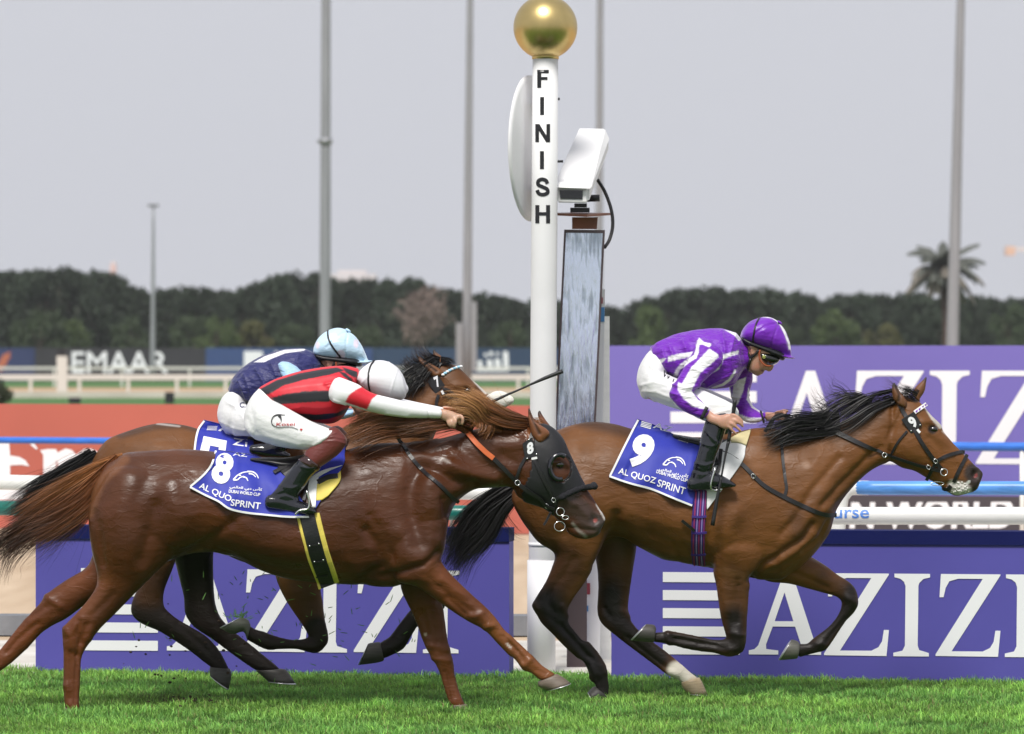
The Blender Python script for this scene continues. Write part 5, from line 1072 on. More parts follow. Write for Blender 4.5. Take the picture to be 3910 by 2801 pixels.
HC8 = ((.10, .075, .055), (.19, .15, .12))
hoof(I, [(358, 1398, 528, 1328, .042), (364, 1440, 590, 1365, .05), (440, 1476, 648, 1412, .056)], Y8, -.14, h8, HC8)
hoof(F, [(322, 1560, 400, 1572, .038), (316, 1578, 408, 1590, .045), (306, 1600, 412, 1606, .053)], Y8, -.14, h8, HC8)
hoof(G, [(1866, 1122, 1956, 1116, .038), (1866, 1140, 1968, 1135, .045), (1866, 1158, 1985, 1156, .053)], Y8, .12, h8, HC8)
hoof(F, [(-128, 1392, -84, 1448, .038), (-150, 1410, -95, 1480, .045), (-185, 1440, -110, 1510, .053)], Y8, .13, h8, HC8)
eye(E, 1146, 945, bv8, .024, h8, Y8)
ear([(985, 780, 1050, 775, .026, -.075), (958, 740, 1082, 735, .034), (938, 660, 1062, 700, .034), (931, 600, 988, 650, .022), (934, 552, 946, 564, .007)], E, Y8, h8, (.20, .07, .026), (938, 556), [(1010, 730), (985, 680), (950, 600)])
ear([(1030, 690, 1090, 695, .026, .07), (1020, 665, 1084, 675, .026), (1000, 610, 1057, 640, .022), (1001, 580, 1030, 600, .012), (1011, 571, 1019, 578, .006)], E, Y8, h8, (.15, .05, .02), (1014, 574))
OR, OR2, DB = (.42, .16, .045), (.24, .08, .023), (.020, .009, .006)
hair('tail', [(F, [(612, 312, 0), (500, 360, 0), (380, 430, 0), (220, 530, 0), (60, 640, 0)], 20, 80, 380, Y8, .05, .0034, OR, (.13, .045, .015)), (F, [(600, 330, 0), (500, 430, 0), (400, 530, 0), (260, 620, 0), (100, 690, 0)], 60, 120, 380, Y8-.01, .05, .0034, OR2, (.10, .034, .013)),
    (F, [(540, 400, 0), (450, 510, 0), (370, 600, 0), (240, 670, 0), (60, 760, 0)], 60, 120, 300, Y8, .05, .0034, (.24, .085, .025), (.05, .018, .009)), (F, [(400, 480, 0), (260, 580, 0), (120, 680, 0), (0, 760, 0), (-60, 840, 0)], 90, 90, 240, Y8+.02, .06, .0036, (.09, .034, .013), DB),
    (F, [(330, 560, 0), (180, 680, 0), (70, 800, 0), (30, 880, 0), (10, 960, 0)], 110, 60, 50, Y8, .05, .0022, (.06, .02, .01), DB), (F, [(420, 540, 0), (330, 660, 0), (230, 730, 0), (120, 800, 0)], 110, 70, 40, Y8, .05, .0022, (.10, .035, .014), DB), (F, [(420, 570, 0), (380, 650, 0), (340, 720, 0)], 50, 40, 16, Y8, .05, .002, (.08, .03, .012), DB)], h8, 9)
GI, GI2, GD = (.30, .12, .04), (.52, .27, .10), (.12, .042, .015)
hair('mane', [(E, [(930, 655, 0), (800, 612, -.04), (690, 560, -.05), (580, 495, -.05), (470, 452, -.04)], 40, 55, 190, Y8, .05, .0028, GD, GI2), (E, [(930, 662, 0), (800, 645, -.06), (680, 600, -.08), (580, 545, -.08), (500, 510, -.07)], 45, 75, 200, Y8-.02, .05, .0028, GD, GI),
    (E, [(760, 670, 0), (640, 640, -.07), (560, 560, -.09), (440, 520, -.09), (340, 545, -.08)], 70, 90, 180, Y8-.04, .05, .0028, GD, GI2), (E, [(700, 690, 0), (620, 640, -.08), (600, 680, -.11), (560, 720, -.13)], 90, 80, 130, Y8-.02, .04, .0028, GD, GI), (E, [(560, 690, 0), (440, 640, -.06), (300, 650, -.1), (150, 680, -.12), (0, 715, -.12)], 70, 70, 200, Y8-.04, .04, .0028, GD, (.16, .06, .022)),
    (DD, [(1700, 770, 0), (1500, 770, -.08), (1350, 790, -.12), (1200, 850, -.14), (1120, 890, -.14)], 90, 70, 240, Y8-.04, .05, .003, GD, (.20, .075, .027)), (DD, [(1500, 740, 0), (1350, 720, -.05), (1200, 760, -.08), (1110, 800, -.1)], 80, 60, 160, Y8-.02, .05, .0028, GD, GI2), (E, [(930, 660, -.02), (990, 650, -.03), (1040, 665, -.04)], 30, 20, 50, Y8, .04, .0024, GD, GI)], h8, 11)
# ------------------------------------------------------------------ tack
def polyline(P, u):
    P = np.asarray(P, float); 
    if len(P) > 2: P = catmull(P, 8)
    s = np.r_[0, np.cumsum(np.hypot(*np.diff(P, axis=0).T))]; s /= s[-1]
    return np.stack([np.interp(u, s, P[:, 0]), np.interp(u, s, P[:, 1])], -1)
def cloth_mesh(name, z, L_, R_, T_, B_, bvh, Yc, lift=.012, nu=46, nv=40, ripple=None, far=True, it=6, Ymin=None):
    L_, R_, T_, B_ = [[z(*p) for p in q] for q in (L_, R_, T_, B_)]
    u = np.linspace(0, 1, nu); v = np.linspace(0, 1, nv)
    l, r, t, b = polyline(L_, v), polyline(R_, v), polyline(T_, u), polyline(B_, u)
    U, V_ = np.meshgrid(u, v)
    P = (1-V_)[..., None]*t[None]+V_[..., None]*b[None]+(1-U)[..., None]*l[:, None]+U[..., None]*r[:, None]
    P -= ((1-U)*(1-V_))[..., None]*t[0]+(U*(1-V_))[..., None]*t[-1]+((1-U)*V_)[..., None]*b[0]+(U*V_)[..., None]*b[-1]
    Y = np.full((nv, nu), np.nan)
    for j in range(nv):
        for i in range(nu):
            h, n = cast(bvh, P[j, i, 0], P[j, i, 1])
            if h is not None and h.y < Yc+.05: Y[j, i] = h.y
    for j in range(nv-2, -1, -1):                    # above the back: keep to the spine
        for i in range(nu):
            if np.isnan(Y[j, i]): Y[j, i] = min(Yc-.01, (Y[j+1, i] if not np.isnan(Y[j+1, i]) else Yc-.2)+.05)
    Y[np.isnan(Y)] = np.nanmean(Y)
    for _ in range(it):
        Z = Y.copy(); Z[1:-1] = (Y[:-2]+Y[1:-1]*2+Y[2:])/4; Z[:, 1:-1] = (Z[:, :-2]+Z[:, 1:-1]*2+Z[:, 2:])/4; Y = np.minimum(Z, Y)*.5+Z*.5
    Y = Y-lift
    if ripple is not None: Y = Y-ripple(U, V_)
    d = Y+CAMD
    pts = np.stack([(P[..., 0]-CX)/FPX*d, Y, CAMH-(P[..., 1]-HOR)/FPX*d], -1).reshape(-1, 3)
    F_ = [(j*nu+i, (j+1)*nu+i, (j+1)*nu+i+1, j*nu+i+1) for j in range(nv-1) for i in range(nu-1)]
    near = mesh_of(name, [(pts, F_)])
    if far:
        q = pts.copy(); q[:, 1] = 2*Yc-q[:, 1]
        # bridge over the spine
        top = [(i, nu*nv+i, nu*nv+i+1, i+1) for i in range(nu-1)]
        full = mesh_of(name, [(np.concatenate([pts, q]), F_+[tuple(nu*nv+k for k in reversed(f)) for f in F_]+top)])
    else: full = near
    return full, bvh_of(near)
def thick(o, t=.004):
    m = o.modifiers.new('thickness', 'SOLIDIFY'); m.thickness = t; m.offset = 0
def pdecal(name, vf, z, bvh, mt, parent, lift=.004, Y=None, cuts=0):  # flat pieces given straight in photo coordinates
    return link(name, decal(vf, z, (0, 0), (1, 0), (0, 1), bvh, lift, Y, cuts), mt, parent)
def label_on(name, s, z, p0, p1, hvec, bvh, mt, parent, lift=.004, bold=.02, Y=None):
    v, f, wd = fit2(text2(s, bold))
    v = [(a/wd, b) for a, b in v]
    return link(name, decal((v, f), z, p0, p1, (p0[0]+hvec[0], p0[1]+hvec[1]), bvh, lift, Y, 1), mt, parent)
ARAB = ''.join(reversed('\ufedb\ufe84\ufeb1 \ufea9\ufe91\ufef2 \ufe8d\ufedf\ufecc\ufe8e\ufedf\ufee4\ufef2'))
WF = MT['white_flat']
# cloth nine
rip9 = lambda U, V: .004+.010*V*np.sin(U*15+V*3)*(U > .15)+.012*np.exp(-((U-.82-.08*np.sin(V*4))/.07)**2)+.006*np.sin(U*9+V*12)*V
me, bc9 = cloth_mesh('cloth', C, [(215, 730), (130, 905), (40, 1088)], [(640, 905), (600, 1000), (560, 1272)], [(215, 730), (330, 770), (440, 822), (530, 862), (640, 905)], [(40, 1088), (160, 1130), (300, 1166), (430, 1222), (560, 1272)], bv9, Y9, ripple=rip9)
sc9 = thing('saddle_cloth', 'royal blue saddle cloth with a white nine, hanging on the leading bay horse', 'saddle cloth', W(*C(300, 1000), Y9))
o = link('cloth', me, MT['blue_cloth'], sc9); thick(o)
for pts in ([(222, 735), (135, 905), (47, 1084)], [(45, 1086), (160, 1126), (300, 1162), (430, 1217), (556, 1266)]):
    link('piping', mesh_of('piping', [strap(pts, C, 8, bc9, .003, .004, Y9-.3)], False), MT['white_cloth'], sc9)
label_on('number', '9', C, (138, 1012), (268, 1052), (78, -205), bc9, WF, sc9, .007, .055)
label_on('lettering', 'AL QUOZ', C, (95, 1074), (325, 1138), (12, -44), bc9, WF, sc9, .006, .012); label_on('lettering', 'SPRINT', C, (337, 1146), (508, 1200), (12, -44), bc9, WF, sc9, .006, .012)
label_on('lettering', 'DUBAI WORLD CUP', C, (333, 1064), (524, 1122), (6, -21), bc9, WF, sc9, .006, .02)
label_on('lettering', ARAB, C, (348, 1052), (530, 1104), (8, -30), bc9, WF, sc9, .006, .02)
LOGO = [[(376, 1012), (400, 985), (430, 970), (455, 968)], [(376, 1012), (398, 1014), (412, 1002), (428, 996)], [(428, 996), (448, 1008), (456, 1028)], [(455, 966), (485, 972), (505, 992), (514, 1018)], [(462, 980), (484, 988), (500, 1008)], [(408, 985), (420, 988)]]
for l in LOGO: pdecal('logo_stroke', ribbon2(l, 9, 5), C, bc9, WF, sc9, .006)
for k in range(4): pdecal('stripe', ([(244-k*2, 742+k*9), (306-k*2+2, 760+k*9), (305-k*2, 765+k*9), (242-k*2, 747+k*9)], [(0, 1, 2, 3)]), C, bc9, WF, sc9, .006)
label_on('lettering', 'AZ', C, (312, 783), (425, 815), (14, -34), bc9, WF, sc9, .006, .01); label_on('lettering', 'ZI', C, (466, 858), (530, 880), (10, -26), bc9, WF, sc9, .006, .01)
# white under pad with cream top
me, bp9 = cloth_mesh('pad', C, [(640, 905), (650, 1000), (648, 1285)], [(922, 792), (890, 900), (858, 1010), (650, 1290)], [(640, 905), (780, 860), (922, 792)], [(648, 1285), (649, 1288), (650, 1290)], bv9, Y9, lift=.009, nu=30, nv=30)
pd9 = thing('saddle_pad', 'white pad with cream chamois top before the boot on the leading horse', 'saddle pad', W(*C(800, 1000), Y9))
o = link('pad', me, MT['white_cloth'], pd9); thick(o, .006)
me, _ = cloth_mesh('chamois', C, [(790, 850), (795, 862), (800, 872)], [(922, 793), (908, 845), (893, 892)], [(790, 850), (850, 815), (922, 793)], [(800, 872), (850, 876), (893, 892)], bv9, Y9, lift=.019, nu=16, nv=10)
o = link('chamois', me, MT['cream_pad'], pd9); thick(o, .005)
# girths
def girth(label, z, pts, wpx, bvh, Yc, layers, parent_label):
    t = thing('girth', label, 'girth', W(*z(*pts[len(pts)//2]), Yc-.28))
    for nm, off, wd, mt, lf in layers:
        P = [(x+off, y) for x, y in pts]; link(nm, mesh_of(nm, [strap(P, z, wd, bvh, lf, .004, Yc-.25)], False), mt, t)
    return t
PG, PMG, PLV = mat('purple_webbing', (.045, .018, .20), .7), mat('magenta_webbing', (.26, .02, .12), .7), mat('lilac_webbing', (.30, .24, .55), .7)
gp = [(1008, 470), (1002, 560), (996, 660), (994, 760), (1000, 850)]
g9 = girth('purple and magenta striped girth round the leading horse', A, gp, 50, bv9, Y9, [('webbing', 0, 52, PG, .003), ('stripe', -22, 6, PMG, .0075), ('stripe', -8, 4, PLV, .0075), ('stripe', 4, 6, PMG, .0075), ('stripe', 16, 4, PLV, .0075), ('stripe', 27, 4, PMG, .0075)], None)
for yy in (612, 690, 795): link('keeper', mesh_of('keeper', [strap([(962, yy), (1000, yy+3), (1034, yy-1)], A, 9, bv9, .012, .004, Y9-.27)], False), PG, g9)
link('loose_end', mesh_of('loose_end', [strap([(912, 630), (940, 652), (975, 680)], A, 12, bv9, .016, .004, Y9-.28)], False), MT['leather'], g9)
gp8 = [(1085, 95), (1110, 200), (1140, 310), (1172, 400), (1200, 475)]
g8 = girth('black elastic girth over yellow pads round the dark chestnut horse', G, gp8, 60, bv8, Y8, [('pad', 16, 88, MT['yellow_pad'], .002), ('webbing', 10, 58, MT['hood'], .010)], None)
for xx, yy in ((1135, 252), (1160, 340), (1178, 415)): link('keeper', mesh_of('keeper', [strap([(xx-30, yy+4), (xx, yy), (xx+28, yy-4)], G, 6, bv8, .018, .003, Y8-.28)], False), MT['leather'], g8)
for xx, yy in ((1110, 260), (1160, 248), (1136, 345), (1184, 336)):
    p, n = cast(bv8, *G(xx, yy))
    if p: link('rivet', mesh_of('rivet', [ellipsoid(p+Vector((0, -.02, 0)), (.005, .004, .005), 10, 6)]), MT['steel'], g8)
# saddles
def saddle(label, z, rows, Yc, flap, bvh):
    t = thing('saddle', label, 'saddle', W(*z(rows[0][0], rows[0][1]), Yc))
    link('seat', fixn(mesh_of('seat', [loft(rows, z, Yc, 20, 4)])), MT['leather'], t)
    for s, w_ in flap: link('flap', mesh_of('flap', [strap(s, z, w_, bvh, .020, .006, Yc-.26)], False), MT['leather'], t)
    return t
s9 = saddle('small black racing saddle under the rider in purple', C, [(440, 822, 440, 850, .10, 0), (520, 835, 520, 885, .14), (620, 850, 620, 920, .15), (720, 850, 730, 920, .13), (800, 830, 815, 890, .09)], Y9, [([(640, 880), (660, 960), (690, 1030)], 50), ([(735, 930), (720, 1040), (700, 1080)], 14)], bv9)
s8 = saddle('small black racing saddle under the rider in red and black', DD, [(470, 985, 470, 1010, .10, 0), (600, 985, 600, 1040, .14), (720, 985, 720, 1080, .15), (850, 960, 860, 1070, .13), (960, 930, 980, 1010, .09)], Y8, [([(690, 1030), (720, 1080), (780, 1130)], 60), ([(620, 1105), (680, 1078), (720, 1070)], 16), ([(870, 1090), (850, 1200), (830, 1290)], 12)], bv8)
s7 = saddle('small black racing saddle under the rider in navy', DD, [(450, 840, 450, 860, .1, 0), (520, 840, 520, 880, .14), (620, 840, 620, 890, .15), (760, 830, 760, 890, .12)], Y7, [], bv7)
# cloth eight and front part
rip8 = lambda U, V: .005+.010*V*np.sin(U*13+V*4)+.016*np.exp(-((U-.27-.1*V)/.05)**2)*(1-V*.5)+.007*np.sin(U*22-V*5)*(.3+V)
me, bc8 = cloth_mesh('cloth', DD, [(222, 932), (215, 1000), (160, 1085), (42, 1190)], [(720, 1040), (740, 1130), (800, 1250), (905, 1402)], [(222, 932), (340, 948), (460, 965), (600, 1005), (720, 1040)], [(42, 1190), (140, 1245), (240, 1292), (340, 1352), (560, 1387), (740, 1400), (905, 1402)], bv8, Y8, ripple=rip8)
sc8 = thing('saddle_cloth', 'rumpled royal blue saddle cloth with a folded white eight on the dark chestnut horse', 'saddle cloth', W(*DD(400, 1150), Y8))
o = link('cloth', me, MT['blue_cloth'], sc8); thick(o)
for pts in ([(224, 945), (210, 1003), (158, 1088), (48, 1188)], [(46, 1190), (140, 1241), (240, 1287), (340, 1347), (560, 1382), (740, 1395), (900, 1398)]):
    link('piping', mesh_of('piping', [strap(pts, DD, 8, bc8, .003, .004, Y8-.3)], False), MT['white_cloth'], sc8)
label_on('number', '8', DD, (178, 1140), (300, 1185), (65, -205), bc8, WF, sc8, .007, .05)
label_on('lettering', 'AL QUO', DD, (103, 1202), (320, 1300), (18, -46), bc8, WF, sc8, .006, .015); label_on('lettering', 'SPRINT', DD, (325, 1318), (530, 1344), (6, -46), bc8, WF, sc8, .006, .015)
label_on('lettering', 'DUBAI WORLD CUP', DD, (312, 1228), (528, 1254), (3, -22), bc8, WF, sc8, .006, .02); label_on('lettering', ARAB, DD, (318, 1204), (542, 1226), (3, -32), bc8, WF, sc8, .006, .02)
for l in LOGO: pdecal('logo_stroke', ribbon2([(345+(x-376)*1.25+(y-1012)*.05, 1140+(y-1012)*1.05-(x-376)*.12) for x, y in l], 11, 6), DD, bc8, WF, sc8, .006)
label_on('lettering', 'AZ', DD, (340, 972), (440, 982), (6, -24), bc8, WF, sc8, .006, .01)
me, bf8 = cloth_mesh('cloth_front', DD, [(905, 950), (875, 1110), (868, 1160), (905, 1330)], [(1122, 862), (1112, 960), (1096, 1050), (908, 1345)], [(905, 950), (1010, 905), (1122, 862)], [(905, 1330), (906, 1338), (908, 1345)], bv8, Y8, lift=.014, nu=26, nv=26)
o = link('cloth_front', me, MT['blue_cloth'], sc8); thick(o)
me, _ = cloth_mesh('lining', DD, [(868, 1130), (858, 1200), (880, 1290), (890, 1330)], [(1096, 1040), (1000, 1080), (930, 1130), (912, 1330)], [(868, 1130), (960, 1075), (1096, 1040)], [(890, 1330), (900, 1330), (912, 1330)], bv8, Y8, lift=.022, nu=20, nv=20, far=False)
o = link('lining', me, MT['white_cloth'], sc8); thick(o)
me, _ = cloth_mesh('pad', DD, [(895, 1180), (900, 1220), (905, 1285)], [(1085, 1075), (1080, 1150), (1000, 1250)], [(895, 1180), (990, 1120), (1085, 1075)], [(905, 1285), (950, 1282), (1000, 1250)], bv8, Y8, lift=.010, nu=16, nv=14)
p8 = thing('saddle_pad', 'yellow foam pad in front of the boot on the dark chestnut horse', 'saddle pad', W(*DD(990, 1200), Y8))
o = link('pad', me, MT['yellow_pad'], p8); thick(o, .012)
link('strap', mesh_of('strap', [strap([(925, 1165), (1000, 1130), (1068, 1120)], DD, 22, bv8, .016, .004, Y8-.28)], False), MT['leather'], p8)
# cloth seven
me, bc7 = cloth_mesh('cloth', DD, [(140, 728), (100, 790), (80, 860), (68, 1000)], [(480, 852), (486, 900), (490, 960), (492, 1080)], [(140, 728), (230, 750), (330, 778), (400, 815), (480, 852)], [(68, 1000), (200, 1040), (340, 1070), (492, 1080)], bv7, Y7, ripple=lambda U, V: .004+.012*np.exp(-((U-.58)/.06)**2)+.006*np.sin(U*14+V*6))
sc7 = thing('saddle_cloth', 'royal blue saddle cloth with part of a white seven, behind the dark chestnut horse', 'saddle cloth', W(*DD(280, 850), Y7))
o = link('cloth', me, MT['blue_cloth'], sc7); thick(o)
link('piping', mesh_of('piping', [strap([(146, 734), (106, 790), (86, 860), (76, 950)], DD, 8, bc7, .003, .004, Y7-.25)], False), MT['white_cloth'], sc7)
pdecal('number', ([(140, 838), (300, 870), (285, 985), (235, 975), (245, 915), (185, 903), (165, 990), (105, 980)], [tuple(t) for t in tessellate_polygon([[Vector((x, y, 0)) for x, y in [(140, 838), (300, 870), (285, 985), (235, 975), (245, 915), (185, 903), (165, 990), (105, 980)]]])]), DD, bc7, WF, sc7, .007, None, 1)
for k in range(4): pdecal('stripe', ([(168-k*2, 768+k*8), (236-k*2, 770+k*8), (235-k*2, 774+k*8), (166-k*2, 772+k*8)], [(0, 1, 2, 3)]), DD, bc7, WF, sc7, .006)
label_on('lettering', 'A', DD, (240, 800), (328, 828), (10, -46), bc7, WF, sc7, .006, .01); label_on('lettering', 'ZI', DD, (338, 898), (438, 912), (6, -48), bc7, WF, sc7, .006, .01)

# bridles
LE = MT['leather']
def ring(z, x, y, R, r, Y, parent, nm='ring', sq=1.0):
    p = W(*z(x, y), Y); link(nm, mesh_of(nm, [torus(p, (R, R*sq), r, (1, .15, 0), (0, .1, 1), 24, 6)]), MT['steel'], parent)
def buckle(z, x, y, bvh, parent, s=.011, Y=None):
    p, n = cast(bvh, *z(x, y)); 
    if p is None: p = W(*z(x, y), Y)
    q = p+Vector((0, -.016, 0)); link('buckle', mesh_of('buckle', [torus(q, (s, s*1.2), .0022, (1, 0, .5), (-.5, 0, 1), 8, 5)]), MT['steel'], parent)
def plate(z, cor, bvh, parent, num, no, nr, nu, Y, holes=()):
    cx, cy = np.mean(cor, axis=0); p, n = cast(bvh, *z(cx, cy)); Yp = (p.y if p else Y)-.016
    pts = [W(*z(x, y), Yp) for x, y in cor]; back = [q+Vector((0, .008, 0)) for q in pts]
    me = mesh_of('number_plate', [([tuple(q) for q in pts+back], [(0, 1, 2, 3), (7, 6, 5, 4), (0, 4, 5, 1), (1, 5, 6, 2), (2, 6, 7, 3), (3, 7, 4, 0)])], False)
    bm = bmesh.new(); bm.from_mesh(me); bmesh.ops.recalc_face_normals(bm, faces=bm.faces); bmesh.ops.bevel(bm, geom=[e for e in bm.edges], offset=.003, segments=2, affect='EDGES'); bm.to_mesh(me); bm.free()
    o = link('number_plate', me, MT['rubber'], parent)
    v, f, wd = fit2(text2(num, .05)); v = [(a/wd, b) for a, b in v]
    m2 = decal((v, f), z, no, nr, nu, None, .002, Yp, 0); d = link('number', m2, WF, o); d.matrix_parent_inverse = Matrix()
    for hx, hy in holes:
        q = W(*z(hx, hy), Yp-.002); h = link('stud', mesh_of('stud', [ellipsoid(q, (.005, .003, .005), 10, 6)]), MT['steel'], o); h.matrix_parent_inverse = Matrix()
    return Yp
def straps(lst, z, bvh, parent, Y, lift=.005):
    for nm, pts, wd in lst: link(nm, mesh_of(nm, [strap(pts, z, wd, bvh, lift, .004, Y)], False), LE, parent)
b9 = thing('bridle', 'black leather bridle with reins and a purple and white browband on the leading horse', 'bridle', W(*B(1100, 700), Y9))
straps([('cheek_strap', [(930, 400), (985, 500), (1060, 620), (1130, 745), (1235, 890), (1300, 965)], 16), ('throat_strap', [(1005, 640), (930, 730), (878, 825)], 9), ('noseband', [(1240, 890), (1340, 842), (1420, 820), (1480, 812)], 14), ('noseband', [(1500, 835), (1440, 950), (1390, 1062)], 14), ('chin_strap', [(1235, 910), (1200, 980), (1165, 1045)], 13), ('head_strap', [(960, 330), (935, 380), (950, 430)], 15), ('chin_strap', [(1300, 1110), (1340, 1120), (1370, 1090)], 16)], B, bv9, b9, Y9-.1)
link('browband', mesh_of('browband', [strap([(1062, 490), (1110, 455), (1165, 415)], B, 15, bv9, .006, .005, Y9-.09)], False), MT['white_cloth'], b9)
BPU = mat('purple_print', (.16, .02, .42), .5)
for k in range(4):
    x, y = 1072+k*25, 484-k*17; pdecal('triangle', ([(x, y-9), (x+22, y-24), (x+15, y+2)], [(0, 1, 2)]), B, bv9, BPU, b9, .016, Y9-.1)
plate(B, [(955, 545), (1040, 662), (1132, 592), (1062, 478)], bv9, b9, '9', (1060, 620), (1105, 590), (1000, 540), Y9-.1, ((1038, 638), (1112, 590)))
link('keeper', mesh_of('keeper', [strap([(1085, 628), (1098, 645), (1108, 655)], B, 10, bv9, .014, .004, Y9-.1)], False), MT['white_cloth'], b9)
ring(B, 1310, 980, .020, .0028, Y9-.085, b9, 'bit_ring'); ring(B, 818, 838, .013, .0025, Y9-.13, b9); ring(B, 1255, 1075, .038, .0022, Y9-.06, b9, 'bit_ring', .28)
for x, y in ((1238, 888), (1180, 938)): buckle(B, x, y, bv9, b9)
link('rein', mesh_of('rein', [strap([(150, 560, 19), (400, 648, 20), (650, 760, 17), (760, 800, 12), (820, 828, 11), (900, 852, 12), (1090, 915, 13), (1180, 940, 14), (1275, 968, 14)], B, 16, bv9, .010, .004, Y9-.13)], False), LE, b9)
link('rein', mesh_of('rein', [strap([(2080, 500, 14), (1850, 480, 15), (1720, 560, 16), (1640, 690, 16), (1560, 800, 14), (1530, 840, 14)], K, 15, None, .0, .004, Y9-.10, free=True)], False), LE, b9)
br9 = thing('breastplate', 'black breastplate straps across the shoulder and chest of the leading horse', 'breastplate', W(*C(1150, 1200), Y9-.25))
straps([('chest_strap', [(735, 935), (800, 965), (870, 1015), (940, 1085), (1010, 1148), (1130, 1215), (1300, 1295), (1380, 1322), (1450, 1325)], 17), ('neck_strap', [(1105, 830), (1118, 980), (1135, 1110), (1142, 1160), (1128, 1215)], 12)], C, bv9, br9, Y9-.28)
buckle(C, 935, 1083, bv9, br9, .012)
# foam at the mouth of horse nine
fm = []
for k in range(46):
    x, y = random.gauss(1440, 45), random.gauss(1115, 28); p, n = cast(bv9, *B(x, y))
    if p is not None: fm.append(ellipsoid(p+n*.002, (random.uniform(.003, .008),)*3, 7, 5))
o = link('foam', mesh_of('foam', fm), mat('white_foam', (.62, .61, .58), .5), h9); o['kind'] = 'stuff'
# hood, bridle of horse eight
def hood(me, z, poly, holes, Yc, off, mt, parent, name='hood', hw=.16):
    v = co(me); n = normals(me); px, py = proj(v); pol = Zp(z, *poly)
    ok = inside(px, py, pol) & (abs(v[:, 1]-Yc) < hw)
    for hx, hy, rx, ry in holes:
        x, y = z(hx, hy); s = z(1, 0)[0]-z(0, 0)[0]; ok &= ((px-x)/(rx*s))**2+((py-y)/(ry*s))**2 > 1
    idx = {}; V = []; Fc = []
    for p in me.polygons:
        q = tuple(p.vertices)
        if all(ok[i] for i in q):
            Fc.append(tuple(idx.setdefault(i, len(idx)) for i in q))
    inv = sorted(idx, key=idx.get); V = v[inv]+n[inv]*off
    m2 = mesh_of(name, [(V, Fc)]); o = link(name, m2, mt, parent); s = o.modifiers.new('thickness', 'SOLIDIFY'); s.thickness = .004; s.offset = -1
    return o
b8 = thing('bridle', 'black hood and bridle with a sheepskin noseband and eye cup on the dark chestnut horse', 'bridle', W(*E(1100, 950), Y8))
o = hood(me8, E, [(1005, 640), (960, 745), (965, 860), (940, 1010), (900, 1090), (888, 1150), (900, 1190), (1000, 1245), (1110, 1300), (1150, 1200), (1230, 1150), (1390, 1070), (1330, 1020), (1280, 900), (1200, 700), (1090, 620)], [(1152, 968, 74, 92)], Y8, .006, MT['hood'], b8)
bh8 = bvh_of(o.data, me8)
straps([('cheek_strap', [(968, 895), (1000, 960), (1040, 1050), (1085, 1130), (1115, 1190), (1125, 1240)], 13), ('throat_strap', [(915, 895), (880, 960), (850, 1040)], 12), ('noseband_strap', [(1110, 1185), (1150, 1165), (1180, 1150)], 12), ('chin_strap', [(1090, 1270), (1060, 1330), (1040, 1362)], 9), ('head_strap', [(985, 680), (958, 740), (945, 790)], 14)], E, bh8, b8, Y8-.1)
p, n = cast(bh8, *E(1145, 965)); a = W(*E(1150, 962), p.y-.022)
a = a+Vector((0, -.012, 0)); cup = torus(a, (.056, .068), .014, (1, .25, 0), (0, 0, 1), 26, 8, math.radians(58), math.radians(285)); link('eye_cup', mesh_of('eye_cup', [cup]), MT['patent'], b8)
a2 = W(*E(1152, 968), p.y-.006); link('eye_hole_rim', mesh_of('eye_hole_rim', [torus(a2, (.060, .074), .003, (1, .1, 0), (0, 0, 1), 30, 6)]), MT['rubber'], b8)
sp = []
for k in range(15):
    u = k/14; x, y = 1165+(1392-1165)*u, 1170+(1095-1170)*u-18*math.sin(PI*u); p, n = cast(bv8, *E(x, y)); q = W(*E(x, y), (p.y if p else Y8-.05)-.012)
    sp.append(ellipsoid(q, (.019, .020, .017+.004*math.sin(k*2.3)), 12, 8))
sp += [ellipsoid(W(*E(1385, 1085), Y8-.04+.02*k), (.02, .02, .018), 12, 8) for k in range(5)]
link('sheepskin_noseband', fuse('sheepskin_noseband', sp, .006, 1), MT['black_fleece'], b8)
plate(E, [(893, 800), (913, 915), (1000, 880), (960, 755)], bh8, b8, '8', (928, 880), (972, 862), (922, 800), Y8-.1, ((926, 903), (990, 873), (938, 772)))
link('keeper', mesh_of('keeper', [strap([(962, 905), (985, 900), (995, 897)], E, 9, bh8, .008, .004, Y8-.1)], False), MT['white_cloth'], b8)
ring(E, 1155, 1270, .022, .0028, Y8-.075, b8, 'bit_ring'); ring(E, 860, 1070, .014, .0025, Y8-.135, b8); ring(E, 1150, 1370, .030, .0022, Y8-.07, b8, 'bit_ring', .9); ring(E, 1190, 1310, .018, .0024, Y8-.075, b8, 'bit_ring', .6)
for x, y in ((1108, 1188), (1060, 1230)): buckle(E, x, y, bh8, b8)
link('rein', mesh_of('rein', [strap([(430, 650, 20), (470, 690, 20), (560, 780, 20), (640, 860, 20), (693, 902, 20)], E, 20, bv8, .020, .005, Y8-.14)], False), MT['orange'], b8)
link('rein', mesh_of('rein', [strap([(690, 900, 17), (780, 985, 17), (860, 1062, 16), (930, 1120, 16), (1010, 1170, 13), (1060, 1222, 12), (1120, 1245, 12)], E, 17, bh8, .014, .004, Y8-.14)], False), LE, b8)
link('rein', mesh_of('rein', [strap([(350, 560, 10), (420, 570, 14), (490, 590, 12), (530, 580, 12)], E, 12, None, 0, .004, Y8-.1, free=True)], False), MT['orange'], b8)
br8 = thing('breastplate', 'black breastplate straps across the shoulder of the dark chestnut horse', 'breastplate', W(*E(200, 950), Y8-.25))
straps([('neck_strap', [(18, 722), (60, 800), (150, 925), (230, 1010), (330, 1095), (400, 1165), (455, 1205)], 15)], E, bv8, br8, Y8-.25)
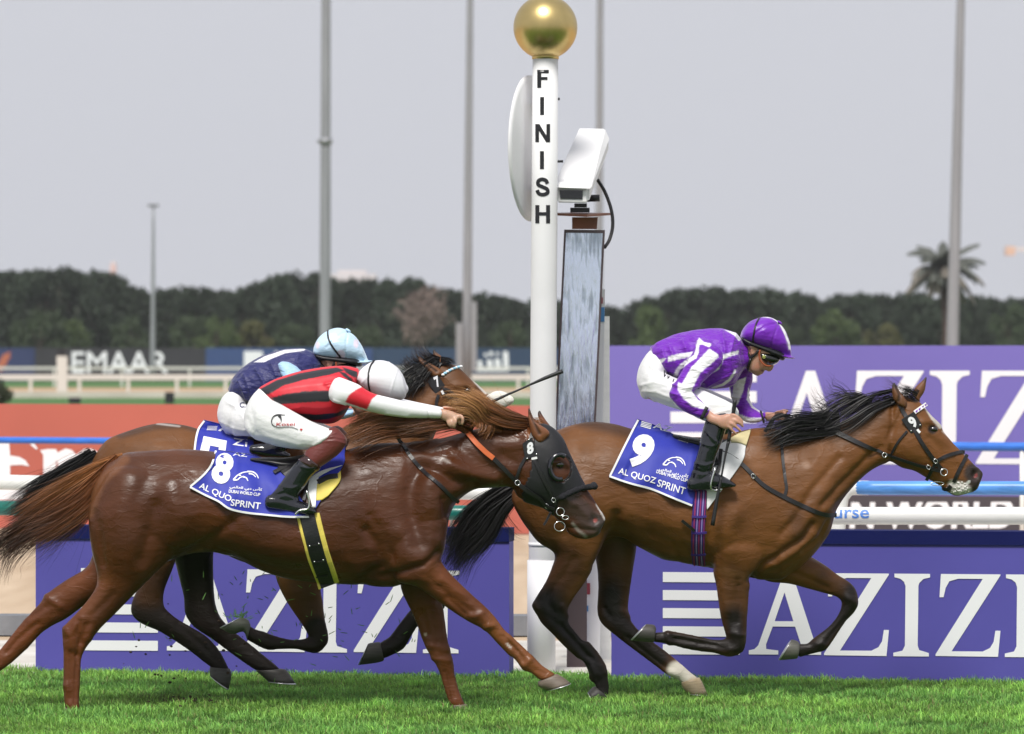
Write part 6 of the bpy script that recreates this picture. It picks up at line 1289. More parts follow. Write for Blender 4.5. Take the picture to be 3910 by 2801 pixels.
# bridle seven
b7 = thing('bridle', 'black bridle with a light blue braided browband and white sheepskin noseband on the rear horse', 'bridle', W(*E(400, 400), Y7))
straps([('cheek_strap', [(340, 440), (390, 480), (450, 500), (520, 560)], 14), ('cheek_strap', [(345, 420), (400, 440), (455, 500)], 10), ('throat_strap', [(315, 465), (300, 510), (298, 560)], 12), ('head_strap', [(330, 240), (310, 290), (300, 330)], 14)], E, bv7, b7, Y7-.1)
plate(E, [(238, 372), (295, 462), (360, 400), (302, 312)], bv7, b7, '7', (305, 415), (335, 400), (278, 345), Y7-.1, ())
link('keeper', mesh_of('keeper', [strap([(338, 436), (346, 450), (350, 460)], E, 9, bv7, .010, .004, Y7-.1)], False), MT['white_cloth'], b7)
LB = mat('light_blue_braid', (.32, .62, .80), .6)
for k in range(9):
    u = k/8; x, y = 345+(470-345)*u, 325+(268-325)*u-10*math.sin(PI*u); p, n = cast(bv7, *E(x, y)); q = W(*E(x, y), (p.y if p else Y7-.03)-.006)
    link('braid', mesh_of('braid', [ellipsoid(q, (.011, .009, .008), 10, 6)]), LB if k % 2 else MT['white_cloth'], b7)
sp = []
for k in range(13):
    u = k/12; x, y = 672+(800-672)*u, 492+(500-492)*u; p, n = cast(bv7, *E(x, y)); q = W(*E(x, y), (p.y if p else Y7-.06)-.01)
    sp.append(ellipsoid(q, (.032, .030, .052*(1-.5*(2*u-1)**2)), 12, 8))
link('sheepskin_noseband', fuse('sheepskin_noseband', sp, .007, 1), MT['fleece'], b7)
# ------------------------------------------------------------------ riders
SKIN, SKIN2, LIP = (.50, .27, .19), (.44, .20, .14), (.36, .11, .085)
def rot_tpl(cx, cy, ang, tx, ty, s=1.0):    # places photo points of the first rider's head onto another head
    ca, sa = math.cos(ang), math.sin(ang)
    def f(x, y):
        x, y = J(x, y); x -= cx; y -= cy
        return (tx+(x*ca-y*sa)*s, ty+(x*sa+y*ca)*s)
    return f
HEAD = [(2040, 880, 1320, 560, .068, 0), (2010, 960, 1320, 720, .076), (1900, 1030, 1325, 850, .074), (1800, 1090, 1330, 980, .068), (1730, 1170, 1345, 1090, .060), (1655, 1245, 1375, 1170, .049), (1580, 1288, 1440, 1215, .033)]
NOSE = [(1850, 1040, 1770, 1010, .010, 0), (1842, 1110, 1750, 1090, .013), (1822, 1175, 1700, 1150, .017), (1800, 1212, 1690, 1180, .016)]
NECK = [(1300, 720, 1300, 1110, .062, 0), (1380, 800, 1400, 1190, .062), (1450, 850, 1480, 1190, .055)]
def head_parts(zf, Y):
    return [loft(HEAD, zf, Y, 20, 3, cap=.3), loft(NOSE, zf, Y, 12, 3), loft(NECK, zf, Y, 18, 2), loft([(1700, 1205, 1600, 1195, .020, 0), (1672, 1235, 1590, 1220, .022), (1650, 1252, 1580, 1240, .019)], zf, Y, 12, 2),
            loft([(1530, 780, 1400, 770, .012, -.070), (1520, 850, 1420, 840, .012), (1480, 920, 1430, 915, .010)], zf, Y, 12, 2), loft([(1530, 780, 1400, 770, .012, .070), (1520, 850, 1420, 840, .012), (1480, 920, 1430, 915, .010)], zf, Y, 12, 2)]
def finger(z, pts, r, Y): 
    P = [W(*z(x, y), Y+dy) for x, y, dy in pts]; P = [Vector(p) for p in catmull([tuple(p) for p in P], 4)]
    return tube(P, [r*(1.0-.25*i/(len(P)-1)) for i in range(len(P))], 10)
def body_mesh(parts, headz, Y, extra=None, voxel=.0066):
    me = fuse('body', parts, voxel, 2); v = co(me); n = normals(me); px, py = proj(v)
    for pts, r, dep in (([(1640, 1205), (1690, 1215)], 6, -.006), ([(1430, 820), (1500, 830), (1460, 890)], 5, -.006), ([(1790, 1195), (1760, 1200)], 4, -.005), ([(1700, 1130), (1680, 1180)], 5, -.003), ([(1820, 1000), (1700, 990)], 10, -.006)):
        k = np.exp(-(pdist(px, py, Zp(headz, *pts))/r)**2); v = v+n*(k*dep)[:, None]
    setco(me, v); c = np.tile(np.array(SKIN), (len(v), 1)); 
    paint(c, px, py, Zp(headz, (1560, 1130), (1640, 1090)), 22, (.56, .22, .16), .9, .7); paint(c, px, py, Zp(headz, (1560, 1230), (1480, 1210), (1640, 1190)), 14, (.36, .21, .16), .9, .5)
    paint(c, px, py, Zp(headz, (1610, 1200), (1690, 1235), (1640, 1255)), 6, LIP, .5, .8); paint(c, px, py, Zp(headz, (1635, 1205), (1680, 1222)), 3.2, (.03, .012, .012), .5, .9); paint(c, px, py, Zp(headz, (1800, 1190), (1825, 1160)), 9, (.55, .21, .16), .8, .6)
    paint(c, px, py, Zp(headz, (1430, 830), (1470, 870)), 6, (.30, .11, .08), .7, .6); paint(c, px, py, Zp(headz, (1300, 740), (1400, 700)), 12, (.05, .03, .02), .6, .9)
    if extra: extra(c, px, py, v)
    setcol(me, np.clip(c, 0, 1)); return me
def silk(name, parts, base, polys, mt, parent, voxel=.0055, wr=.004, sm=3, folds=(), seed=1, sc=26):
    me = fuse(name, parts, voxel, sm); v = co(me); n = normals(me); px, py = proj(v)
    dsp = nz(v*np.array((1, 1.3, 1)), sc, seed, wr)+np.abs(nz(v, sc*1.8, seed+9, wr*.8))
    for z, pts, r, dep in folds: dsp += np.exp(-np.abs(pdist(px, py, Zp(z, *pts))/(r*.75))**1.3)*dep*1.5
    setco(me, v+n*dsp[:, None]); v = co(me); px, py = proj(v)
    c = np.tile(np.array(base), (len(v), 1))
    for p in polys:
        m = inside(px, py, Zp(p[0], *p[1])); c[m] = p[2]
    c = smooth_col(me, c, 1); setcol(me, np.clip(c, 0, 1)); return link(name, me, mt, parent)
def shell(name, parts, mt, parent, voxel=.006, sm=3, folds=(), wr=0, seed=1):
    me = fuse(name, parts, voxel, sm)
    if wr or folds:
        v = co(me); n = normals(me); px, py = proj(v); d = nz(v, 30, seed, wr)
        for z, pts, r, dep in folds: d = d+np.exp(-(pdist(px, py, Zp(z, *pts))/r)**2)*dep
        setco(me, v+n*d[:, None])
    return link(name, me, mt, parent)
def free_strap(name, z, pts, wd, Ys, mt, parent, bvh=None, lift=.003):
    return link(name, mesh_of(name, [strap(pts, z, wd, bvh, lift, .004, Ys)]), mt, parent)
PUR, WHT = (.155, .012, .42), (.78, .77, .80)
# ================= rider nine
z = C; Y = Y9
tors = [(322, 268, 360, 425, .13, 0), (345, 252, 395, 455, .155), (430, 220, 470, 482, .165), (520, 192, 570, 517, .175), (610, 175, 660, 537, .185), (700, 171, 745, 534, .19), (780, 184, 810, 514, .18), (835, 212, 848, 460, .135), (870, 250, 872, 425, .085)]
slv = [(598, 228, 765, 335, .068, -.15), (575, 285, 738, 385, .075, -.195), (528, 370, 692, 435, .070, -.225), (478, 455, 630, 495, .064, -.255), (430, 540, 578, 548, .06, -.28), (418, 592, 560, 578, .058, -.29)]
fore = [(418, 572, 560, 560, .058, -.29), (450, 642, 578, 580, .054, -.30), (510, 684, 612, 612, .049, -.31), (570, 714, 642, 645, .042, -.32), (618, 730, 664, 668, .036, -.325)]
fslv = [(770, 430, 935, 430, .07, .14), (782, 520, 928, 498, .064, .17), (802, 600, 910, 570, .058, .19), (815, 650, 905, 610, .055, .19)]
ffor = [(808, 630, 908, 585, .055, .19), (846, 704, 932, 645, .05, .16), (890, 748, 972, 672, .044, .12), (965, 752, 1012, 690, .036, .08)]
pelv = [(330, 275, 415, 455, .135, 0), (272, 330, 402, 520, .16), (226, 410, 382, 595, .168), (212, 495, 335, 628, .148), (232, 565, 290, 606, .10)]
thi = [(300, 390, 262, 590, .095, -.08), (400, 448, 340, 628, .098, -.12), (500, 492, 430, 660, .092, -.165), (600, 536, 530, 695, .084, -.21), (700, 582, 620, 738, .074, -.25), (780, 618, 715, 762, .064, -.27), (832, 655, 790, 775, .055, -.275)]
boot = [(640, 735, 802, 735, .052, -.285), (625, 780, 768, 790, .055, -.29), (605, 870, 740, 880, .055, -.295), (585, 950, 708, 960, .05, -.30), (560, 1030, 688, 1032, .044, -.305), (545, 1090, 685, 1085, .04, -.305), (537, 1145, 700, 1110, .038, -.305)]
foot = [(540, 1095, 545, 1182, .036, -.305), (640, 1058, 640, 1176, .042), (725, 1072, 718, 1166, .042), (790, 1106, 780, 1157, .038), (830, 1133, 824, 1148, .026)]
calf = [(680, 640, 830, 690, .055, -.275), (660, 700, 805, 745, .055, -.285), (635, 770, 790, 790, .054, -.29)]
S_ = dict(shrink=.86)
def mir(rows, sx, sy): return [((r[0]+sx, r[1]+sy, r[2]+sx, r[3]+sy, r[4]) if len(r) == 5 else (r[0]+sx, r[1]+sy, r[2]+sx, r[3]+sy, r[4], r[5])) for r in rows]
hand_n = [loft([(330, 368, 268, 590, .022, -.33), (450, 455, 330, 640, .022, -.34), (600, 470, 480, 700, .022, -.355), (720, 440, 610, 770, .020, -.368), (850, 480, 720, 800, .016, -.368)], K, Y, 14, 3),
    finger(K, [(790, 470, -.37), (900, 490, -.38), (1000, 565, -.38), (1068, 655, -.37)], .0115, Y), finger(K, [(790, 570, -.372), (880, 590, -.385), (985, 650, -.385), (1070, 735, -.375)], .0118, Y),
    finger(K, [(730, 650, -.372), (820, 660, -.385), (920, 740, -.385), (1025, 835, -.375)], .0115, Y), finger(K, [(680, 720, -.368), (750, 725, -.38), (830, 810, -.38), (925, 895, -.372)], .0105, Y), finger(K, [(560, 500, -.31), (720, 470, -.30), (850, 520, -.295), (930, 640, -.30)], .012, Y)]
hand_f = [loft([(1560, 400, 1590, 620, .022, .075), (1700, 415, 1720, 610, .027, .06), (1850, 410, 1850, 590, .027, .05), (1950, 430, 1930, 570, .02)], K, Y, 14, 3)]+[finger(K, [(1830+k*10, 440+k*38, .03), (1950, 445+k*38, .01), (1960, 470+k*36, -.02), (1880, 490+k*34, -.03)], .0105, Y) for k in range(4)]+[finger(K, [(1760, 430, .03), (1880, 400, .0), (1980, 375, -.005), (2045, 400, .0)], .0115, Y)]
zh9 = lambda x, y: J(x, y)
prt = [loft(r, C, Y, 18, 3, **S_) for r in (tors, slv, fore, fslv, ffor, pelv, thi, calf, boot, foot)]+[loft(mir(r, 30, -8), C, Y, 18, 3, mirror=True, **S_) for r in (thi, calf, boot, foot)]+head_parts(zh9, Y)+hand_n+hand_f
def nails(c, px, py, v):
    for x, y in ((1075, 660), (1078, 725), (1030, 830), (930, 895)): paint(c, px, py, Zp(K, (x, y)), 3.5, (.66, .42, .36), .6, .7)
    for x, y in ((830, 440), (800, 540), (740, 650), (700, 720), (950, 560), (940, 640), (880, 720), (800, 800)): paint(c, px, py, Zp(K, (x, y)), 5, (.47, .17, .13), .8, .45)
me = body_mesh(prt, zh9, Y, nails)
r9 = thing('person', 'rider in purple and white silks and purple cap, leaning over the leading horse', 'person', W(*C(560, 900), Y))
link('body', me, MT['skin'], r9)
WP = [(J, [(720, 815), (870, 915), (880, 960), (800, 1040), (560, 1240), (480, 1400), (410, 1545), (200, 1600), (205, 1480), (290, 1350), (400, 1150), (500, 1050)], WHT), (J, [(545, 625), (620, 700), (760, 730), (880, 830), (965, 920), (945, 1060), (880, 1180), (740, 1260), (690, 1275), (800, 1210), (870, 1120), (890, 1000), (870, 910), (720, 800), (600, 745), (545, 750), (530, 900), (490, 990), (400, 1040), (300, 1120), (200, 1200), (130, 1400), (60, 1400), (130, 1200), (200, 1100), (320, 1010), (450, 930), (480, 830), (500, 700)], WHT)]
WT = WP[1:]+[(J, [(950, 930), (1100, 880), (1235, 848), (1215, 915), (1050, 960), (945, 1020)], WHT), (J, [(0, 960), (150, 915), (470, 865), (455, 940), (300, 980), (150, 1010), (0, 1050)], WHT), (J, [(1190, 1180), (1170, 1250), (1085, 1375), (980, 1455), (800, 1510), (740, 1495), (950, 1420), (1055, 1340), (1130, 1240), (1145, 1190)], WHT), (J, [(970, 488), (1200, 545), (1280, 575), (1265, 660), (1230, 690), (1150, 590)], WHT), (C, [(340, 362), (440, 345), (400, 352), (350, 398)], WHT)]
fold9 = [(C, [(740, 190), (760, 300), (740, 400)], 9, .008), (C, [(500, 250), (560, 400), (640, 500)], 14, .008), (C, [(420, 290), (470, 420)], 12, .008), (C, [(820, 210), (790, 330), (800, 420)], 9, .007), (C, [(650, 520), (740, 470), (820, 440)], 10, .008), (C, [(370, 300), (400, 400)], 9, .007), (C, [(560, 230), (640, 260)], 10, .006)]
jk = silk('jacket', [loft(tors, C, Y, 22, 3, grow=.004)], PUR, WT, MT['attr_silk'], r9, folds=fold9, wr=.006)
silk('sleeve', [loft(slv, C, Y, 18, 3), loft(fore, C, Y, 18, 3)], PUR, [WP[0], (J, [(420, 1120), (560, 1240), (400, 1560), (360, 1660), (210, 1560), (290, 1350)], WHT), (C, [(470, 500), (545, 540), (590, 605), (650, 650), (662, 672), (630, 668), (560, 652), (500, 598), (465, 545)], WHT), (C, [(415, 590), (470, 652), (530, 702), (615, 735), (600, 760), (500, 720), (430, 660)], WHT), (J, [(545, 625), (620, 700), (760, 730), (720, 800), (600, 745), (545, 750), (530, 900), (490, 990), (400, 1040), (300, 1120), (200, 1200), (130, 1400), (60, 1400), (130, 1200), (200, 1100), (320, 1010), (450, 930), (480, 830), (500, 700)], WHT)], MT['attr_silk'], r9, folds=[(C, [(440, 520), (520, 540), (600, 520)], 8, .007), (C, [(430, 570), (500, 590), (570, 590)], 7, .007), (C, [(520, 400), (640, 450)], 9, .005), (C, [(520, 620), (580, 660)], 7, .005)], wr=.005, seed=4)
silk('sleeve', [loft(fslv, C, Y, 18, 3), loft(ffor, C, Y, 18, 3)], PUR, [(C, [(815, 500), (892, 470), (872, 560), (840, 640), (800, 620)], WHT), (C, [(905, 535), (935, 600), (962, 650), (1005, 680), (990, 695), (930, 662), (895, 610)], WHT), (C, [(830, 690), (900, 720), (985, 722), (1010, 750), (880, 745), (820, 700)], WHT), (C, [(765, 520), (790, 520), (815, 640), (780, 620)], WHT)], MT['attr_silk'], r9, folds=[(C, [(810, 590), (860, 600), (910, 580)], 7, .006), (C, [(830, 650), (900, 640)], 6, .006)], wr=.005, seed=5)
shell('breeches', [loft(pelv, C, Y, 22, 3), loft(thi, C, Y, 20, 3), loft(mir(thi, 30, -8), C, Y, 20, 3, mirror=True)], MT['breeches'], r9, folds=[(C, [(250, 560), (330, 560), (430, 600)], 6, .004), (C, [(240, 520), (320, 500), (400, 520)], 6, .004), (C, [(600, 640), (700, 640), (800, 640)], 7, .004), (C, [(640, 720), (720, 690), (790, 670)], 6, .004), (C, [(280, 600), (420, 640), (560, 700)], 7, -.004), (C, [(300, 400), (370, 470)], 8, .004), (C, [(500, 660), (600, 640)], 6, .004)], wr=.002)
shell('gaiter', [loft([(670, 668, 840, 680, .056, -.275), (648, 720, 812, 742, .056, -.285), (640, 770, 800, 770, .054, -.288)], C, Y, 18, 3)], MT['navy_cloth'], r9)
for mirr, sx in ((False, 0), (True, 30)):
    shell('boot', [loft(mir(boot, sx, -8 if mirr else 0), C, Y, 20, 3, mirror=mirr), loft(mir(foot, sx, -8 if mirr else 0), C, Y, 18, 3, mirror=mirr)], MT['patent'], r9, voxel=.005, folds=[(C, [(560, 1040), (620, 1060), (680, 1050)], 6, -.004), (C, [(570, 1000), (640, 1020), (690, 1000)], 6, .004), (C, [(610, 880), (680, 900), (730, 880)], 6, .003), (C, [(640, 800), (700, 870)], 6, .004), (C, [(545, 1160), (640, 1165), (720, 1155), (820, 1145)], 4, .003)] if not mirr else (), wr=.0015)
bJ = bvh_of(jk.data)
def cap_parts(zf, Y, grow=0.0):
    rows = [(1262, 590, 1262, 640, .05, 0), (1290, 505, 1310, 690, .085), (1380, 385, 1400, 740, .105), (1500, 312, 1530, 790, .115), (1650, 270, 1680, 840, .118), (1790, 282, 1820, 890, .112), (1920, 358, 1940, 930, .1), (2030, 500, 2030, 950, .082), (2100, 680, 2090, 965, .06), (2130, 850, 2120, 960, .035)]
    peak = [(1960, 900, 1950, 965, .088, 0), (2080, 945, 2070, 985, .074), (2160, 962, 2150, 992, .054), (2215, 974, 2210, 988, .02)]
    return [loft(rows, zf, Y, 26, 4, grow=grow)], [loft(peak, zf, Y, 18, 3, cap=.2)]
def helmet(zf, Y, parent, colf, colp, mt, rowsA=None, strap_pts=((1595, 285), (1530, 400), (1490, 560), (1475, 680), (1500, 745)), seams=True, peak=True, spots=()):
    a, b = cap_parts(zf, Y)
    me = fuse('helmet_cover', a+(b if peak else []), .0055, 3); v = co(me); n = normals(me); px, py = proj(v)
    d = np.abs(nz(v, 34, 3, .003))
    if seams:
        for pts in ([(1930, 370), (1850, 560), (1790, 800), (1760, 880)], [(1930, 370), (1700, 420), (1500, 560)], [(1930, 370), (2050, 600), (2110, 900)]): d = d-.004*np.exp(-(pdist(px, py, Zp(zf, *pts))/4)**2)
    d = d-.005*np.exp(-(pdist(px, py, Zp(zf, (1262, 620), (1400, 720), (1600, 800), (1850, 890), (2050, 945)))/4)**2)
    setco(me, v+n*d[:, None]); c = np.tile(np.array(colf), (len(v), 1)); colp(c, px, py, v)
    c = smooth_col(me, c, 1); setcol(me, c); o = link('helmet_cover', me, mt, parent); bv = bvh_of(me)
    link('button', mesh_of('button', [ellipsoid(W(*zf(1935, 365), Y), (.018, .02, .008), 12, 8, Matrix.Rotation(.6, 3, 'Y'))]), mat('button', colf, .4), parent)
    shell('skull_cap', [loft([(1285, 600, 1300, 720, .085, 0), (1400, 650, 1390, 790, .098), (1560, 720, 1570, 850, .1), (1750, 780, 1750, 930, .098), (1900, 830, 1900, 1000, .088), (2010, 880, 1990, 1030, .066)], zf, Y, 22, 3)], MT['black_vinyl'], parent)
    free_strap('goggle_strap', zf, strap_pts, 7, Y-.1, MT['leather'], parent, bv, .002)
    return bv, o
def cp9(c, px, py, v):
    m = inside(px, py, Zp(J, (1935, 380), (2000, 420), (2140, 800), (2140, 850), (2100, 835), (2080, 700), (2010, 540))); c[m] = WHT
    m = inside(px, py, Zp(J, (1590, 270), (1700, 255), (1900, 330), (1960, 370), (1900, 360), (1800, 300), (1700, 285))); c[m] = WHT
hb9, ho9 = helmet(zh9, Y, r9, PUR, cp9, MT['attr_helmet'])
def goggles(zf, Y, parent):
    link('goggles', fuse('goggles', [loft([(1585, 830, 1625, 1060, .083, 0), (1700, 850, 1725, 1115, .092), (1820, 890, 1805, 1118, .090), (1945, 960, 1885, 1080, .068)], zf, Y, 20, 4, cap=.2)], .005, 2), MT['goggle'], parent)
    link('goggle_rim', mesh_of('goggle_rim', [tube(catmull([tuple(W(*zf(x, y), Y+dy)) for x, y, dy in ((1598, 840, -.084), (1582, 940, -.086), (1608, 1030, -.088), (1690, 1108, -.092), (1790, 1122, -.088))], 5), .005, 8)]), mat('orange_rim', (.30, .065, .02), .4), parent)
    q = W(*zf(1665, 960), Y-.094); link('stud', mesh_of('stud', [torus(q, .0085, .0022, (1, 0, 0), (0, 0, 1), 18, 6), ellipsoid(q, (.0075, .003, .0075), 14, 8)]), mat('yellow_green_metal', (.33, .36, .10), .35, .5), parent)
goggles(zh9, Y, r9)
bB = bvh_of(me)
for pts in ([(1290, 735), (1340, 850), (1420, 960), (1440, 985)], [(1585, 835), (1530, 900), (1470, 950), (1440, 985)], [(1440, 985), (1405, 1080), (1400, 1150), (1415, 1215)]): free_strap('chin_strap', J, pts, 10, Y-.07, LE, r9, bB, .006)
free_strap('wrist_band', C, [(650, 655), (632, 690), (615, 730)], 14, Y-.365, MT['rubber'], r9, None, .0); 
link('wrist_band', mesh_of('wrist_band', [torus(W(*C(634, 692), Y-.322), (.028, .042), .004, (.9, .1, .45), (0, 1, 0), 20, 6)]), MT['rubber'], r9)
link('wrist_band', mesh_of('wrist_band', [torus(W(*C(992, 716), Y+.075), (.034, .04), .006, (-.25, .1, .95), (0, 1, 0), 20, 6)]), MT['rubber'], r9)
bbr = bvh_of([o for o in r9.children if o.name.startswith('breeches')][0].data)
for s, p0, p1, h in (('W I', (368, 462), (440, 500), (14, -36)), ('X', (560, 556), (606, 540), (14, -28))): label_on('lettering', s, C, p0, p1, h, bbr, MT['black_vinyl'], r9, .005, .01)
# stirrup and whip
st = [W(*C(x, y), Y-.36) for x, y in ((720, 930), (705, 1040), (675, 1160), (720, 1175), (745, 1100))]
link('stirrup', mesh_of('stirrup', [tube(catmull([tuple(p) for p in (W(*C(700, 1030), Y-.355), W(*C(672, 1140), Y-.36), W(*C(690, 1172), Y-.35), W(*C(740, 1165), Y-.345))], 5), .006, 8)]), MT['steel'], s9)
def whip(label, z, pts, Ys, parent_loc):
    t = thing('whip', label, 'whip', parent_loc); P = [(z(p[0], p[1]), p[2], p[3]) for p in pts]
    for nm, a, b in (('handle', 0, 3), ('shaft', 2, 5), ('flap', 4, 7)):
        seg = P[a:b]; pt = catmull([(*W(*q, Ys+dy),) for q, r, dy in seg], 6); rr = np.interp(np.linspace(0, 1, len(pt)), np.linspace(0, 1, len(seg)), [r for q, r, dy in seg])
        if nm == 'handle': rr = rr*(1+.07*np.sign(np.sin(np.arange(len(pt))*2.4)))
        link(nm, mesh_of(nm, [tube([Vector(p) for p in pt], list(rr), 10)]), MT['rubber'], t)
    return t
whip('black padded whip hanging from the hand of the rider in purple', C, [(823, 612, .012, -.352), (808, 720, .0115, -.345), (782, 870, .0095, -.352), (762, 960, .006, -.36), (738, 1090, .0055, -.37), (718, 1190, .009, -.375), (683, 1390, .012, -.375)], Y9, W(*C(780, 800), Y9-.33))
whip('thin black whip pointing up to the right across the finish post', E, [(640, 530, .009, .0), (720, 494, .008, .0), (800, 458, .0065, .0), (880, 424, .0055, .0), (950, 392, .006, .0), (1050, 348, .010, .0), (1172, 300, .012, .0)], Y8+.05, W(*E(700, 500), Y8+.05))

# ================= rider eight
z = DD; Y = Y8
RD8, BK8 = (.62, .018, .035), (.022, .022, .028)
tors = [(535, 500, 690, 650, .13, 0), (600, 463, 742, 692, .155), (700, 424, 822, 716, .17), (820, 391, 920, 742, .18), (950, 367, 1020, 746, .19), (1060, 356, 1090, 712, .18), (1135, 357, 1150, 620, .14), (1190, 370, 1195, 500, .09)]
slv = [(1075, 430, 1003, 585, .074, -.16), (1135, 452, 1050, 612, .070, -.195), (1210, 484, 1130, 625, .063, -.215), (1300, 540, 1248, 660, .057, -.215), (1420, 572, 1390, 692, .053, -.20), (1560, 606, 1540, 712, .047, -.18), (1690, 633, 1680, 716, .040, -.165), (1775, 652, 1768, 716, .036, -.155)]
pelv = [(525, 505, 690, 660, .135, 0), (468, 570, 655, 765, .16), (425, 660, 605, 862, .168), (418, 755, 520, 872, .14), (450, 812, 492, 852, .09)]
thi = [(520, 555, 500, 862, .105, -.08), (640, 600, 600, 898, .105, -.13), (760, 668, 720, 924, .098, -.185), (880, 733, 820, 932, .086, -.235), (980, 775, 905, 925, .075, -.265), (1035, 795, 955, 895, .064, -.28)]
gai = [(925, 872, 1072, 792, .062, -.275), (890, 905, 1128, 868, .06, -.285), (846, 940, 1082, 950, .057, -.288), (838, 968, 1005, 1010, .055, -.29), (832, 990, 942, 1052, .052, -.29)]
boot = [(832, 968, 942, 1060, .056, -.29), (790, 1010, 922, 1085, .056), (740, 1062, 882, 1122, .053), (690, 1130, 838, 1190, .049), (640, 1200, 800, 1250, .045), (600, 1245, 800, 1300, .042)]
foot = [(586, 1245, 583, 1342, .036, -.29), (680, 1235, 670, 1357, .042), (780, 1275, 772, 1377, .043), (860, 1300, 850, 1386, .04), (918, 1345, 906, 1380, .026)]
zh8 = rot_tpl(*J(1690, 600), math.radians(20), *M(1440, 1010), 1.06)
hand8 = [loft([(640, 450, 610, 735, .020, -.155), (780, 470, 700, 790, .024), (960, 520, 850, 830, .027, -.15), (1180, 600, 980, 830, .026), (1235, 640, 1060, 840, .02)], L, Y, 14, 3), finger(L, [(1170, 640, -.165), (1250, 700, -.175), (1265, 820, -.175), (1225, 930, -.165)], .0112, Y), finger(L, [(1020, 730, -.17), (1055, 790, -.182), (1040, 900, -.182), (1010, 1010, -.168)], .0112, Y), finger(L, [(920, 790, -.17), (930, 850, -.18), (920, 930, -.178), (900, 975, -.168)], .0105, Y), finger(L, [(830, 810, -.165), (840, 860, -.172), (850, 920, -.17), (850, 950, -.165)], .0095, Y), finger(L, [(1050, 620, -.12), (1180, 720, -.115), (1200, 840, -.13), (1150, 900, -.145)], .0115, Y)]
prt = [loft(r, DD, Y, 18, 3, **S_) for r in (tors, slv, pelv, thi, gai, boot, foot)]+[loft(mir(r, 20, -10), DD, Y, 18, 3, mirror=True, **S_) for r in (slv, thi, gai, boot, foot)]+head_parts(zh8, Y)+hand8
sx8 = lambda x, y: (L(x, y)[0]+10, L(x, y)[1]-12)
prt += [loft([(640, 450, 610, 735, .020, .155), (780, 470, 700, 790, .024), (960, 520, 850, 830, .027), (1235, 640, 1060, 840, .02)], sx8, Y, 14, 3)]+[finger(sx8, [(1000+50*k, 640+20*k, .15), (1060+50*k, 720, .14), (1050+40*k, 820, .13), (1000+40*k, 880, .12)], .0105, Y) for k in range(4)]+[finger(sx8, [(1050, 560, .12), (1200, 600, .10), (1260, 700, .09)], .0115, Y)]
me = body_mesh(prt, zh8, Y, lambda c, px, py, v: paint(c, px, py, Zp(L, (600, 600), (1250, 900)), 60, (.50, .32, .22), .7, .6))
r8 = thing('person', 'rider in red and black stripes with white sleeves and white cap, crouched nearest', 'person', W(*DD(700, 950), Y))
link('body', me, MT['skin'], r8)
jk = silk('jacket', [loft(tors, DD, Y, 22, 3, grow=.003)], RD8, [(DD, [(520, 520), (640, 455), (800, 406), (960, 377), (1060, 366), (1110, 385), (1010, 415), (830, 450), (690, 490), (600, 545), (560, 560)], BK8), (DD, [(600, 575), (700, 550), (850, 528), (1015, 524), (1012, 600), (850, 606), (655, 620)], BK8), (DD, [(660, 665), (780, 682), (920, 690), (1060, 678), (1170, 625), (1100, 690), (1000, 722), (900, 728), (760, 705)], BK8), (DD, [(1095, 362), (1200, 395), (1200, 440), (1160, 425), (1120, 400)], BK8), (DD, [(1060, 385), (1120, 405), (1170, 450), (1160, 470), (1110, 430)], BK8)], MT['attr_glossy'], r8, wr=.003, folds=[(DD, [(1090, 450), (1040, 470), (980, 480)], 6, .005), (DD, [(1080, 470), (1000, 500)], 6, .004), (DD, [(650, 660), (800, 640)], 8, .004), (DD, [(1150, 430), (1180, 470)], 5, .005), (DD, [(600, 540), (680, 640)], 10, .004)], sc=14)
WH8 = (.78, .78, .80)
silk('sleeve', [loft(slv, DD, Y, 20, 3)], WH8, [(M, [(1150, 1120), (1260, 1170), (1385, 1245), (1290, 1330), (1225, 1475), (885, 1360), (950, 1240), (1060, 1160)], RD8)], MT['attr_glossy'], r8, wr=.0015, folds=[(DD, [(1690, 640), (1688, 712)], 4, -.004), (DD, [(1400, 680), (1550, 700)], 6, .003), (DD, [(1040, 590), (1120, 620)], 5, .004)], sc=12, seed=2)
silk('sleeve', [loft(mir(slv, 20, -10), DD, Y, 20, 3, mirror=True)], WH8, [], MT['attr_glossy'], r8, wr=.0015, sc=12, seed=3)
br = shell('breeches', [loft(pelv, DD, Y, 22, 3), loft(thi, DD, Y, 20, 3), loft(mir(thi, 20, -10), DD, Y, 20, 3, mirror=True)], MT['breeches'], r8, folds=[(DD, [(880, 760), (960, 830), (940, 900)], 8, .004), (DD, [(440, 720), (480, 800), (600, 880)], 10, -.004), (DD, [(900, 900), (980, 850), (1030, 800)], 6, .005), (DD, [(930, 910), (1000, 870), (1050, 810)], 5, .004), (DD, [(540, 560), (640, 620), (680, 690)], 8, .004), (DD, [(520, 830), (640, 860), (800, 900)], 8, .003)], wr=.002)
